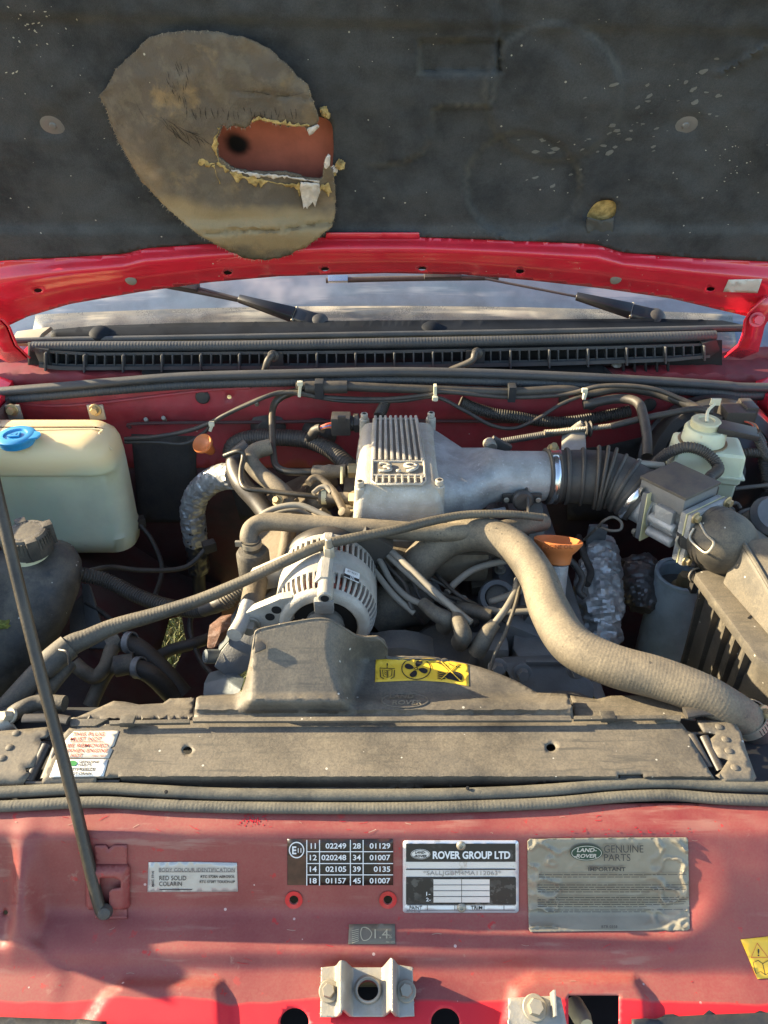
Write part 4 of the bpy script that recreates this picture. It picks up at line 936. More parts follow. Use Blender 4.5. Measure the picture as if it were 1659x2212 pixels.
lead_data = [
 ([(552, 1128, .06), (572, 1108, .075), (610, 1094, .085), (650, 1092, .088), (690, 1108, .083), (745, 1135, .075)], .0046, 'pale plug lead arching over the left side of the engine', None),
 ([(570, 1118, .05), (600, 1106, .065), (640, 1102, .07), (670, 1115, .06), (700, 1136, .05)], .0042, 'second grey plug lead below the pale arching one', None),
 ([(700, 1150, .03), (770, 1190, .035), (810, 1235, .03), (850, 1285, .02), (895, 1325, .005)], .0044, 'dark plug lead lowest in the bundle beside the alternator', None),
 ([(880, 1188, .02), (940, 1206, .02), (1000, 1212, .015), (1060, 1208, .01)], .0044, 'grey plug lead running back beneath the big hose arch', None),
 ([(1150, 1320, .0), (1090, 1322, -.005), (1050, 1316, -.01), (1010, 1330, -.02)], .0044, 'dark grey plug lead crossing low behind the hanging thin cable', None),
 ([(790, 1168, .05), (830, 1180, .05), (880, 1222, .045), (930, 1270, .035), (975, 1310, .025), (1018, 1345, .018)], .0048, 'upper grey plug lead running down to the distributor', 'grey plug leads into the distributor'),
 ([(765, 1165, .045), (815, 1178, .045), (850, 1210, .04), (900, 1255, .03), (945, 1292, .02), (975, 1312, .015)], .0048, 'middle grey plug lead running down to the distributor', 'grey plug leads into the distributor'),
 ([(740, 1168, .04), (790, 1178, .04), (820, 1210, .035), (845, 1255, .025), (880, 1290, .02), (915, 1306, .02)], .0046, 'lower left grey plug lead running down to the distributor', 'grey plug leads into the distributor'),
 ([(1095, 1212, .02), (1060, 1218, .02), (1020, 1232, .015), (985, 1258, .005), (965, 1280, .0)], .0050, 'short grey plug lead under the arch of the big hose', None),
 ([(1118, 1252, .03), (1112, 1280, .03), (1096, 1310, .027), (1078, 1335, .02), (1064, 1352, .012)], .0050, 'grey plug lead dropping below the big hose into a long boot', None),
 ([(1160, 1258, .01), (1110, 1282, .0), (1072, 1296, -.005), (1060, 1300, -.01)], .0050, 'grey plug lead crossing behind the round fitting', None),
]
for P, r, lb, g in lead_data: solo('plug_lead', tube(H(P), r, 12, 8), greym, lb, 'wire', g)
solo('thin_cable', tube(H([(1124, 1262, .035), (1112, 1310, .03), (1090, 1370, .012), (1070, 1410, .0), (1058, 1448, -.02)]), .0026, 8, 8), rubberd, 'thin black cable hanging from the plug lead down to the pump', 'wire')
solo('thin_cable', tube(H([(1122, 1012, .09), (1135, 1045, .085), (1141, 1090, .07), (1140, 1150, .04), (1136, 1180, .02)]), .0026, 8, 8), rubber, 'thin black breather tube hanging from the throttle body', 'tube')
t = thing('tube_elbow', 'small black elbow fitting on top of the throttle body', 'fitting', Z(1120, 1025, .09))
part('elbow', tube([Z(1126, 1012, .096), Z(1112, 992, .108), Z(1108, 1004, .098), Z(1107, 1016, .092)], .006, 12, 6), plasticc, t)
# extra brackets, hoses and fasteners in the middle of the bay
t = thing('valley_parts', 'cluster of grimy brackets and fittings between the alternator and the big hose', 'engine part', Z(940, 1260, -.1))
part('coil_bracket', prism([Z(880, 1255, -.02), Z(940, 1245, -.02), Z(960, 1290, -.03), Z(900, 1305, -.03)], (0, .004, -.012), .002), irong, t)
part('cover_plate', prism([Z(1010, 1215, -.03), Z(1090, 1210, -.03), Z(1100, 1260, -.04), Z(1020, 1270, -.04)], (0, .004, -.02), .003), brownm, t)
part('fuel_rail', tube(H([(800, 1185, .01), (870, 1196, .01), (960, 1196, .0), (1080, 1196, -.01)]), .008, 12, 6), brownm, t)
for u, v, z in ((905, 1268, -.012), (935, 1282, -.018), (1030, 1236, -.025), (1080, 1232, -.025), (1000, 1300, -.03)):
    part('bolt', hexbolt(Z(u, v, z), (0, -.3, 1), .006, .009), steel, t)
for P in ([(900, 1330, -.06), (930, 1300, -.04), (960, 1296, -.035), (1000, 1310, -.04), (1030, 1350, -.05)], [(1090, 1345, -.03), (1110, 1322, -.02), (1150, 1316, -.015), (1190, 1330, -.03)]):
    part('vacuum_hose', tube(H(P), .0062, 12, 8), rubber, t)
for u, v, z, r in ((1120, 1305, -.05, .020), (1150, 1340, -.06, .016)):
    part('cap', lathe(Z(u, v, z), (0, -.4, .9), [(0, -.02), (r, -.02), (r, 0), (r*.8, .006), (0, .007)], 24), irong, t)
t = thing('wiring_loom', 'tangle of thin black wires looped between the grey plug leads and the distributor', 'wire', Z(930, 1270, -.02))
rw = random.Random(12)
for k in range(9):
    u0, v0 = 775+rw.uniform(0, 50), 1160+rw.uniform(0, 22); u1, v1 = 900+rw.uniform(0, 150), 1290+rw.uniform(0, 60); z0 = rw.uniform(.02, .04)
    P = [(lerp(u0, u1, q)+rw.uniform(-14, 14)*sin(pi*q), lerp(v0, v1, q)+rw.uniform(-12, 12)*sin(pi*q), lerp(z0, rw.uniform(-.03, .01), q)) for q in (0, .25, .5, .75, 1)]
    part('wire', tube(H(P), rw.choice((.0018, .0024, .003)), 8, 8), rubber if k % 3 else greym, t)
t = thing('left_loom', 'thin cables and plugs low in the shade right of the expansion tank', 'wire', Z(330, 1250, -.15))
for P in ([(185, 1235, -.06), (240, 1225, -.09), (310, 1232, -.12), (400, 1225, -.14), (450, 1180, -.12)], [(300, 1130, -.13), (330, 1170, -.16), (350, 1230, -.18), (330, 1300, -.19)], [(440, 1290, -.12), (410, 1345, -.17), (430, 1420, -.2), (470, 1470, -.2)], [(185, 1300, -.13), (230, 1330, -.15), (300, 1400, -.18), (330, 1480, -.2)]):
    part('cable', tube(H(P), .0045, 10, 8), rubber, t)
for u, v, z in ((330, 1300, -.185), (452, 1180, -.12), (300, 1128, -.13)):
    part('plug', box(Z(u, v, z), (.024, .018, .02), Matrix.Rotation(.5, 3, 'Z'), .003), plasticc, t)
# thermostat housing, round fittings
t = thing('thermostat_housing', 'dusty brown thermostat housing below the foot of the big hose', 'engine part', Z(860, 1330, -.15))
part('housing', lathe(Z(860, 1330, -.10), (.25, .2, 1), [(0, -.05), (.045, -.05), (.047, .0), (.04, .02), (.031, .03), (.029, .06), (0, .06)], 28), brownm, t)
part('sensor', cyl(Z(905, 1270, .0), Z(896, 1240, .02), .007, seg=6, bev=.001), steel, t)
part('hose_stub', tube(H([(812, 1335, -.05), (860, 1305, -.03), (905, 1300, -.04)]), .038, 20, 6), rubberd, t)
t = thing('idler_ring', 'grey round cap ring in the shade under the arch of the big hose', 'fitting', Z(1075, 1300, -.06))
part('ring', lathe(Z(1075, 1292, -.03), (0, -.55, .8), [(.020, .006), (.027, .006), (.030, 0), (.029, -.012), (.019, -.012), (.020, .006)], 32), irong, t)
part('hub', lathe(Z(1075, 1292, -.035), (0, -.55, .8), [(0, .006), (.018, .004), (.018, -.02), (0, -.02)], 24), ironm, t)
# pump / compressor bracket
t = thing('pump_bracket', 'dark grey cast pump bracket with two bolts and a pulley beneath it', 'engine part', Z(1180, 1490, -.12))
part('top_plate', prism([Y(1112, 1345, .80), Y(1160, 1338, .82), (Y(1235, 1372, .79)), Y(1262, 1412, .745), Y(1255, 1430, .735), Y(1130, 1434, .73), Y(1108, 1400, .76)], (0, .012, -.05), .003), irong, t)
part('front_plate', prism([Y(1085, 1432, .725), Y(1130, 1430, .728), Y(1255, 1426, .728), Y(1285, 1490, .700), Y(1282, 1510, .690), Y(1090, 1500, .695), Y(1105, 1470, .71)], (0, .016, -.004), .003), irong, t)
part('rib', box(Y(1192, 1431, .722), (.072, .006, .008), bev=.002), irong, t)
for u, v, n_ in ((1127, 1452, 0), (1244, 1446, 0), (1074, 1440, 0)):
    part('bolt', hexbolt(Y(u, v, .706), (0, -1, .45), .0085, .012), irong, t)
pc = Y(1205, 1560, .668)
part('pulley', lathe(pc, (0, -1, .12), [(0, .0), (.048, .002), (.049, -.004), (.053, .001), (.060, .004), (.0605, .010), (.054, .014), (.060, .018), (.0605, .03), (0, .03)], 44), ironm, t)
part('side_arm', prism([Y(1250, 1440, .74), Y(1296, 1470, .73), Y(1310, 1510, .70), Y(1290, 1515, .69), Y(1262, 1470, .72)], (0, .02, -.01), .002), irong, t)
part('pump_body', lathe(Y(1190, 1400, .86), (0, -1, -.3), [(0, 0), (.055, 0), (.06, .02), (.06, .10), (0, .10)], 28), ironm, t)

# oil filler
t = thing('oil_filler', 'orange flared engine oil filler cap on a metal neck behind the big hose', 'filler cap', Z(1205, 1260, -.06))
oc = Z(1202, 1206, .036); oa = Vector((0.06, .42, .9)).normalized()
part('neck', cyl(oc-oa*.085, oc-oa*.008, .0185, seg=24, bev=.001), alub, t)
part('cap', lathe(oc, oa, [(0, -.006), (.0205, -.006), (.0215, .000), (.0225, .008), (.029, .015), (.0355, .0245), (.0355, .028), (.033, .0285), (.020, .016), (0, .014)], 40), orangep, t)
def OC(u, v):
    d = ray(u, v); lo, hi = .7, 1.5
    return CAM+d*(((oc+oa*.020+Vector((0, -.0345, 0)))-CAM).dot(Vector((0, -1, -.15)))/d.dot(Vector((0, -1, -.15))))
part('lettering', text('ENGINE OIL', 1204, 1181, 66, 9, OC, .0005, .0), M('dark_orange_mark', (0.30, 0.07, 0.02), .6), t)
# dipstick
solo('dipstick', tube(H([(1262, 1166, -.02), (1290, 1140, .03), (1306, 1124, .055), (1325, 1117, .06), (1342, 1128, .055), (1340, 1144, .045), (1318, 1146, .04), (1296, 1138, .035), (1288, 1142, .03)]), .0022, 8, 8), ironm, 'dark wire dipstick with a loop handle right of the orange cap', 'dipstick')
# foil wrapped parts
def crumple(bm, amp, s, o=0):
    bm.normal_update()
    for v in bm.verts:
        n = noise.noise(v.co*s+Vector((o, o, o))); n2 = noise.noise(v.co*s*2.6+Vector((o, 3, o)))
        v.co += v.normal*amp*(1-2.2*abs(n)+0.5*n2)
    return bm
t = thing('heat_shield', 'crumpled silver foil heat wrap over the manifold right of the orange cap', 'heat shield', Z(1290, 1390, -.2))
hs = H([(1296, 1168, -.06), (1300, 1190, -.065), (1296, 1230, -.08), (1292, 1275, -.09), (1296, 1315, -.10), (1300, 1345, -.115), (1298, 1375, -.13), (1296, 1395, -.15)])
part('wrap', crumple(tube(hs, [.014, .024, .033, .036, .036, .028, .030, .02], 40, 14), .0055, 52), foil, t, 13)
part('lug', box(Z(1288, 1160, -.04), (.032, .008, .05), bev=.003), irong, t)
t = thing('rear_heat_shield', 'darker foil wrapped lump deep in the shade beside the silver foil', 'heat shield', Z(1385, 1300, -.25))
hs = H([(1372, 1205, -.12), (1378, 1225, -.13), (1382, 1255, -.14), (1386, 1290, -.15), (1384, 1315, -.16)])
part('wrap', crumple(tube(hs, [.022, .032, .036, .030, .016], 36, 12), .0045, 55, 5), foild, t, 13)
part('lead', tube(H([(1250, 1160, -.05), (1262, 1200, -.05), (1276, 1235, -.05), (1268, 1262, -.05)]), .006, 10, 8), rubber, t)
# spark plug lead loops behind cap
hose('cap_lead', [(1228, 1208, .0), (1245, 1225, -.01), (1258, 1250, -.02), (1250, 1275, -.03), (1262, 1290, -.04)], .0055, rubber, 'black lead curving behind the orange cap')

# ================================================================== shock tower, right side
t = thing('shock_tower', 'blue grey painted shock absorber tower between the big hose and the air box', 'shock tower', Z(1460, 1420, -.3))
tc = Z(1474, 1242, -.10); bc = Z(1452, 1440, -.30)
part('cone', loft([[tc.lerp(bc, k)+Vector((cos(2*pi*i/40)*lerp(.043, .072, k**.8), sin(2*pi*i/40)*lerp(.043, .06, k**.8), 0)) for i in range(40)] for k in (0, .04, .12, .14, .3, .5, .75, 1)], caps=False), towerm, t, 30, thick=.004)
part('rim', lathe(tc, (0, 0, 1), [(.040, -.006), (.046, -.004), (.046, .003), (.043, .005), (.039, .003)], 40), towerm, t)
part('inner_floor', lathe(tc-Vector((0, 0, .03)), (0, 0, 1), [(0, 0), (.042, 0), (.042, -.002), (0, -.002)], 28), ironm, t)
part('top_nut', hexbolt(tc-Vector((-.006, 0, .03)), (0, 0, 1), .012, .025), brass, t)
# ================================================================== plenum chamber
t = thing('plenum_chamber', 'cast aluminium intake chamber with ribbed top marked 3.9', 'engine part', Z(860, 1120, .02))
ZT = .122
def T(u, v, dz=0): return Z(u, v, ZT+dz)
A, B, C_, D = T(781, 908), T(934, 908), T(956, 1050), T(772, 1050)     # top corners: rear left, rear right, front right, front left
cxp = (A+B+C_+D)/4
def ringat(z, k, ky=0, r=.012, shift=0):
    xs = (A.x+D.x)/2, (B.x+C_.x)/2
    x0 = xs[0]-k; x1 = xs[1]+k; y0 = D.y-ky; y1 = A.y+k*.6
    return [Vector((x, y+shift, z)) for x, y in rrect((x0+x1)/2, (y0+y1)/2, x1-x0, y1-y0, r, 5)]
bm = loft([ringat(.0, .012, .020, .014), ringat(.06, .009, .016, .014), ringat(.098, .003, .006, .012), ringat(.112, -.001, .001, .011), ringat(.119, -.006, -.006, .009), ringat(ZT, -.013, -.012, .008)])
part('body', bm, alu, t, 32)
# ribbed field: raised frame, ribs, emblem
u0, u1 = 804, 923
def TT(u, v): return Z(u, v, ZT)
def TF(P, w_, name, h=.0035, m=alu):
    bm = newbm(); a = tube([Z(u, v, ZT+h*.4) for u, v in P], w_, 10, 1, bm=bm); return part(name, bm, m, t, 50)
fr = [(808, 905), (901, 905), (912, 960), (917, 1010), (919, 1038), (912, 1046), (812, 1046), (804, 1040), (805, 1005), (806, 950), (808, 905)]
TF(fr, .0022, 'rib_frame')
for i in range(9):
    k = i/8
    P = [Z(lerp(811, 898, k), 900, ZT+.0022), Z(lerp(807.5, 913, k), 995, ZT+.0022)]
    d = (P[1]-P[0]).normalized()
    part('rib', box((P[0]+P[1])/2, ((P[1]-P[0]).length, .0054, .0062), frame(d, (0, 0, 1)), .0014, taper=(1, .75)), alu, t)
for i in range(8):
    k = (i+.5)/8
    P = [Z(lerp(807, 917, k), 1030, ZT+.0018), Z(lerp(806, 919, k), 1045, ZT+.0018)]; d = (P[1]-P[0]).normalized()
    part('rib', box((P[0]+P[1])/2, ((P[1]-P[0]).length, .0042, .007), frame(d, (0, 0, 1)), .001, taper=(1, .7)), alu, t)
TF([(806, 997), (914, 997)], .0024, 'emblem_edge'); TF([(806, 1027), (917, 1027)], .0022, 'emblem_edge')
o = part('emblem', text('3.9', 862, 1012.5, 88, 20, lambda u, v: Z(u, v, ZT+.0006), .0044, .012), alu, t); solid(o, .0038)
part('rib_field_floor', flatpoly([(808, 903), (901, 903), (915, 995), (919, 1040), (806, 1040), (806, 995)], TT, .0006), M('recess_dark_aluminium', (0.24, 0.215, 0.175), .6, metal=.3, dust=.6, dcol=(.32, .265, .18)), t)  # recess shade between the ribs put into the colour, under dust
for (u, v) in ((787, 903), (931, 901), (778, 1050), (949, 1047)):
    P = Z(u, v, ZT-.004)
    part('boss', join(cyl(P-Vector((0, 0, .055)), P, .0095, .0085, 20, .002), cyl(P, P+Vector((0, 0, .009)), .0062, seg=16, bev=.001)), alu, t)
    part('socket', cyl(P+Vector((0, 0, .0088)), P+Vector((0, 0, .0095)), .0034, seg=6), darkm, t)
# funnel to the throttle body
TB = Vector(Y(1115, 1028, 1.015)); tdir = Vector((1, .035, -.03)).normalized()
def circ3(c, ax_, r, n=40, sq=1):
    ax_ = ax_.normalized(); yv = Vector((0, 1, 0)); yv = (yv-ax_*yv.dot(ax_)).normalized(); zv = ax_.cross(yv)
    return [c+yv*cos(2*pi*i/n)*r+zv*sin(2*pi*i/n)*r*sq for i in range(n)]
def rect3(c, wy, wz, n=40, e=4.0):
    o_ = []
    for i in range(n):
        a = 2*pi*i/n; ca, sa = cos(a), sin(a); q = (abs(ca)**e+abs(sa)**e)**(-1/e); o_.append(c+Vector((0, ca*q*wy, sa*q*wz)))
    return o_
xr = (B.x+C_.x)/2-.004; yc = (B.y+C_.y)/2+.008
TR = .0405
bm = loft([rect3(Vector((xr, yc, .058)), .105, .056, e=6), rect3(Vector((xr+.012, yc, .058)), .100, .053, e=5), rect3(Vector((xr+.05, lerp(yc, TB.y, .5), .058)), .072, .047, e=3), rect3(Vector((TB.x-.045, TB.y, TB.z)), .047, .043, e=2.3), circ3(TB-tdir*.02, tdir, TR), circ3(TB+tdir*.052, tdir, TR)])
part('throttle_neck', bm, alub, t, 40)
part('split_flange', tube([Vector((xr+.0, yc-.108, .034)), Vector((xr+.03, yc-.085, .036)), Vector((xr+.065, TB.y-.052, .040)), Vector((TB.x-.02, TB.y-.043, .045))], .0042, 8, 6), alub, t)
tb2 = TB+tdir*.004
sp = tb2+Vector((0.0, -TR-.004, -.014))
part('throttle_sensor', cyl(sp, sp+Vector((0, -.014, .003)), .0165, seg=24, bev=.003), plasticc, t)
part('sensor_plate', box(sp+Vector((0, .001, 0)), (.062, .006, .017), bev=.002), plasticc, t)
for k in (-.025, .025): part('sensor_screw', cyl(sp+Vector((k, -.003, .0)), sp+Vector((k, -.0065, 0)), .0045, seg=14, bev=.001), steel, t)
part('lever_bracket', prism([Y(1138, 1085, .99), Y(1168, 1080, .99), Y(1180, 1130, .965), Y(1170, 1190, .93), Y(1120, 1190, .93), Y(1116, 1120, .965)], (0, .004, -.002), .001), ironm, t)
t2 = thing('sensor_wires', 'thin coloured wires hanging below the throttle sensor', 'wire', Z(1110, 1118, .0))
for m_, dx in ((wred, 0), (greym, 3), (worange, 6)):
    part('wire', tube([sp+Vector((-.004+dx*.001, -.006, -.012)), sp+Vector((dx*.0012, -.008, -.024)), sp+Vector((.001+dx*.0012, -.002, -.042))], .0011, 6, 5), m_, t2)

# ---- bellows
th = thing('intake_bellows', 'ribbed black rubber intake hose between the alloy neck and the air meter', 'hose', Y(1290, 1095, 1.0))
b0 = TB+tdir*.046
bp = [b0, b0+tdir*.03, Y(1262, 1030, 1.013), Y(1310, 1034, 1.005), Y(1352, 1050, .990), Y(1392, 1080, .968)]
bm = tube(bp, [.0435, .0425, .044, .044, .045, .043], 36, 14); part('hose', bm, rubber, th)
Cs = spline(bp, 24)
def ringon(s, r, w_, name, mat, par):
    i = int(s*(len(Cs)-2)); c = Cs[i]; d = (Cs[i+1]-Cs[i]).normalized()
    return part(name, lathe(c, d, [(r-.006, -w_), (r-.0015, -w_*.8), (r, -w_*.3), (r, w_*.3), (r-.0015, w_*.8), (r-.006, w_)], 40), mat, par)
for s, r, w_ in ((.24, .047, .004), (.38, .0478, .0035), (.52, .0525, .0032), (.575, .0535, .0032), (.63, .0525, .0032), (.70, .0475, .0035), (.80, .0485, .004), (.9, .046, .004)):
    ringon(s, r, w_, 'fold', rubber, th)
ringon(.075, .0458, .0062, 'clamp', clampm, th); ringon(.02, .0462, .003, 'cuff', rubber, th); ringon(.13, .0462, .003, 'cuff', rubber, th)
ringon(.955, .0462, .006, 'clamp', clampm, th)
c = Cs[int(.075*len(Cs))]; part('clamp_screw', hexbolt(c+Vector((0.0, .012, .044)), (0, -.5, 1), .006, .009), brass, th)
part('clamp_tab', box(c+Vector((.002, -.004, .0455)), (.016, .012, .004), Matrix.Rotation(radians(12), 3, 'X'), .001), clampm, th)
c = Cs[int(.93*len(Cs))]; part('worm_screw', join(cyl(c+Vector((-.002, .02, .046)), c+Vector((.036, .016, .044)), .006, seg=14, bev=.001), cyl(c+Vector((-.006, .022, .046)), c+Vector((.0, .02, .046)), .008, seg=6, bev=.001)), steel, th)

# ---- air flow meter
e = Vector(Y(1392, 1080, .968)); fd = (Vector(Y(1508, 1140, .885))-e).normalized()
side = fd.cross(Vector((0, 0, 1))).normalized(); upv = side.cross(fd).normalized()
FR = Matrix((fd, -side, upv)).transposed()
AK = .80
def fm(a, b_, c): return e+fd*a*.92-side*b_*AK+upv*(c*AK+.004)
def fbox(c, s_, bev=.002, seg=2): return box(c, (s_[0]*.92, s_[1]*AK, s_[2]*AK), FR, bev, seg)
t = thing('air_flow_meter', 'grey cast air flow meter with a square black lid between the rubber hoses', 'air meter', fm(.05, 0, -.05))
part('inlet_tube', lathe(e-fd*.012, fd, [(.034, 0), (.038, .002), (.038, .05), (.034, .05)], 36), alub, t)
part('tube_body', fbox(fm(.062, 0, -.004), (.060, .078, .078), .012, 3), alub, t)
part('housing', fbox(fm(.056, .006, .046), (.086, .096, .036), .004), irong, t)
lid = part('lid', fbox(fm(.056, .006, .0668), (.090, .100, .006), .002), M('satin_black_lid', (0.045, 0.046, 0.047), .42, dust=.45, dsharp=.3), t)
for s_, nm in ((.030, 'inlet_flange'), (.106, 'outlet_flange')):
    part(nm, fbox(fm(s_, 0, -.006), (.010, .104, .104), .004), alub if s_ > .05 else irong, t)
part('gasket', fbox(fm(.1125, 0, -.006), (.0022, .106, .106), .0004), M('pale_gasket', (0.55, 0.50, 0.28), .6), t)
part('outlet_plate', fbox(fm(.119, 0, -.006), (.009, .108, .108), .004), alub, t)
part('gasket', fbox(fm(.0365, 0, -.006), (.0022, .105, .105), .0004), MATS['pale_gasket'], t)
for b_, c_ in ((.045, .043), (-.045, .043), (-.045, -.05), (.045, -.05)):
    part('flange_bolt', hexbolt(fm(.1235, b_, c_), fd, .0058, .006), brass, t)
    part('flange_screw', hexbolt(fm(.0245, b_, c_), -fd, .005, .006), steel, t)
for b_, c_ in ((-.046, .0), (-.046, -.03)):
    part('boss', cyl(fm(.045, b_, c_), fm(.095, b_, c_), .008, seg=14, bev=.002), alub, t)
part('side_block', fbox(fm(.072, -.046, .02), (.034, .014, .03), .004), alub, t)
part('plug', fbox(fm(.064, .072, .030), (.040, .034, .022), .005), plasticc, t)
solo('meter_cable', tube([fm(.07, .09, .030), fm(.060, .094, .044), Y(1552, 1012, 1.0), Y(1530, 982, 1.02), Y(1490, 966, 1.03), Y(1450, 975, 1.04), Y(1425, 992, 1.05), Y(1410, 1010, 1.06)], .0085, 16, 12, corr=(.0008, .004)), rubber, 'black corrugated cable arching behind the square black lid of the air meter', 'cable')

# ---- rubber elbow and air box
o0 = fm(.122, 0, -.006)
th = thing('air_duct', 'fat black rubber elbow joining the air meter to the air box', 'duct', o0-Vector((0, 0, .08)))
dp = [o0, o0+fd*.03, Y(1566, 1182, .882), Y(1622, 1224, .885), Y(1680, 1266, .888)]
part('duct', tube(dp, [.0425, .0450, .049, .050, .050], 40, 10), plastic, th)
for k, r in ((.010, .0455), (.018, .0465)):
    part('cuff', lathe(o0+fd*k, fd, [(r-.006, -.004), (r, -.002), (r, .002), (r-.006, .004)], 44), rubber, th)
wcl = [fm(.132, -.028, .030+.006), fm(.150, -.036, .026), fm(.168, -.042, .022), fm(.166, -.052, .004), fm(.148, -.048, .002), fm(.130, -.046, .010), fm(.128, -.036, .026)]
part('wire_clip', tube([p-side*-.012 for p in wcl], .0018, 8, 8), steel, th)
part('wire_clip', tube([Y(1466, 1158, .86), Y(1461, 1170, .858), Y(1470, 1184, .855), Y(1500, 1198, .85), Y(1530, 1206, .845), Y(1536, 1190, .845), Y(1516, 1180, .85), Y(1512, 1170, .852), Y(1478, 1160, .858)], .0018, 8, 8), steel, th)
part('clip_block', prism([Y(1470, 1162, .852), Y(1492, 1166, .85), Y(1490, 1192, .848), Y(1470, 1184, .85)], (.0, .02, 0), .002), plasticc, th)
part('clip_block', prism([Y(1496, 1172, .85), Y(1512, 1174, .848), Y(1520, 1200, .845), Y(1500, 1200, .846)], (.0, .02, 0), .002), plasticc, th)
part('clip_block', prism([Y(1530, 1176, .843), Y(1552, 1182, .84), Y(1548, 1206, .838), Y(1536, 1216, .838), Y(1524, 1204, .84)], (.0, .02, 0), .002), plasticc, th)

t = thing('air_box', 'dusty black air filter box with a ribbed side and sloping lid at the right edge', 'air box', Z(1680, 1500, -.3))
def AB(u, v, z): return Z(u, v, z)
ZF = .03
fl = [(1502, 1238), (1524, 1230), (1572, 1232), (1760, 1330), (1800, 1420), (1760, 1470), (1700, 1462), (1640, 1424)]
part('lid_flange', prism([AB(u, v, ZF) for u, v in fl], (0, 0, -.016), .003), plasticd, t)
ls = [(1520, 1234), (1572, 1236), (1770, 1340), (1760, 1430), (1648, 1402)]
lt = [(1574, 1150), (1640, 1140), (1800, 1200), (1800, 1330), (1700, 1290)]
L0 = [AB(u, v, ZF+.002) for u, v in ls]
apex = [Y(1524, 1232, L0[0].y), None]
# sloping lid body: a wedge rising from the flange to a ridge under the rubber elbow
R0, R1, R2, R3 = AB(1558, 1260, ZF), AB(1672, 1392, ZF), AB(1800, 1420, ZF), AB(1720, 1260, ZF)
U0, U1, U2, U3 = Y(1594, 1166, R0.y+.016), Y(1690, 1316, R1.y+.02), Y(1800, 1330, R2.y+.01), Y(1730, 1150, R3.y+.01)
bm = loft([[R0, R1, R2, R3], [U0, U1, U2, U3]]); bmesh.ops.bevel(bm, geom=list(bm.edges), offset=.007, segments=3, profile=.7, affect='EDGES')
part('lid', bm, plasticd, t, 35)
part('lid_edge_bead', tube([U0+Vector((.004, .0, .001)), (U0+U1)/2+Vector((.002, 0, .002)), U1], .0035, 8, 6), plastic, t)
part('flange_seam', box(AB(1628, 1325, ZF+.0005), (.002, .03, .001), Matrix.Rotation(radians(-50), 3, 'Z'), 0), darkm, t)
# body below with ribs
b1 = [AB(1512, 1246, ZF-.016), AB(1642, 1428, ZF-.016), AB(1700, 1468, ZF-.016)]
dn_ = Vector((0.0, -.012, -.20))
body = [b1[0], b1[1], b1[2], AB(1800, 1420, ZF-.016), AB(1740, 1300, ZF-.016)]
cen = sum(body, Vector())/5
top_ = [p.lerp(cen, .035) for p in body]; low = [p.lerp(cen, .10)+Vector((0, 0, -.22)) for p in body]
bm = loft([top_, low]); bmesh.ops.bevel(bm, geom=[e_ for e_ in bm.edges], offset=.006, segments=2, profile=.7, affect='EDGES'); part('body', bm, plasticd, t, 35)
nrm_ = Vector((-(b1[1]-b1[0]).y*-1, 0, 0))
al = (b1[1]-b1[0]).normalized(); out_ = Vector((al.y, -al.x, 0)).normalized()
if out_.x > 0: out_ = -out_
for k in (.10, .36, .56, .72, .88):
    a_ = top_[0].lerp(top_[1], k); l_ = low[0].lerp(low[1], k)
    bm = loft([[a_+al*.0025, a_-al*.0025, a_-al*.002+out_*.011, a_+al*.002+out_*.011], [l_+al*.0025, l_-al*.0025, l_-al*.002+out_*.005, l_+al*.002+out_*.005]])
    part('side_rib', bm, plastic, t)
ck_ = AB(1508, 1238, .004)
part('spring_clip', tube([AB(1535, 1222, .01), AB(1512, 1226, .012), AB(1496, 1232, .008), AB(1489, 1244, .0), AB(1494, 1256, -.01), AB(1506, 1262, -.02), AB(1502, 1244, -.004), AB(1514, 1234, .006)], .0017, 8, 8), steel, t)
part('clip_post', box(AB(1502, 1256, -.012), (.010, .012, .04), bev=.002), plasticc, t)
part('drain_peg', cyl(Y(1500, 1210, .875), Y(1497, 1226, .868), .0075, seg=14, bev=.002), plasticc, t)

# ================================================================== brake servo and reservoir
t = thing('brake_servo', 'large round black brake servo on the bulkhead behind the white reservoir', 'brake servo', Y(1530, 1080, 1.16))
sc_ = Y(1545, 1010, 1.165); sa = Vector((-.12, -.88, .42)).normalized()
part('drum', lathe(sc_-sa*.05, sa, [(.128, 0), (.134, .01), (.134, .02), (.128, .024), (.126, .045), (.117, .056), (.100, .058), (.096, .054), (.084, .066), (.045, .080), (.03, .082), (.03, .12), (0, .12)], 64), M('servo_black', (0.014, 0.016, 0.019), .3, dust=.12), t)
part('pipe_hose', tube([Y(1218, 945, 1.2), Y(1180, 930, 1.2), Y(1195, 905, 1.2), Y(1260, 875, 1.215), Y(1330, 862, 1.215), Y(1375, 868, 1.19), Y(1390, 900, 1.15), Y(1398, 950, 1.10), Y(1398, 985, 1.07)][3:], .0085, 16, 10), rubber, t)
t = thing('brake_reservoir', 'square translucent white brake fluid reservoir with a round cap', 'reservoir', Y(1530, 1040, 1.05))
rb = Y(1524, 985, 1.055); RZ = Matrix.Rotation(radians(-12), 3, 'Z')
part('body', box(rb+Vector((0, 0, -.004)), (.112, .072, .056), RZ, .010, 3, taper=(.94, .94)), hdpew, t)
part('lower_body', box(rb+Vector((.006, .0, -.045)), (.094, .062, .045), RZ, .010, 3), hdpew, t)
part('seam', box(rb+Vector((0, 0, -.016)), (.118, .078, .004), RZ, .0015), hdpew, t)
part('oily_ring', lathe(rb+Vector((-.008, .008, .0240)), (0, 0, 1), [(0, 0), (.039, 0), (.038, .0016), (0, .0018)], 32), M('oil_stain', (0.20, 0.125, 0.05), .35, var=.3), t)
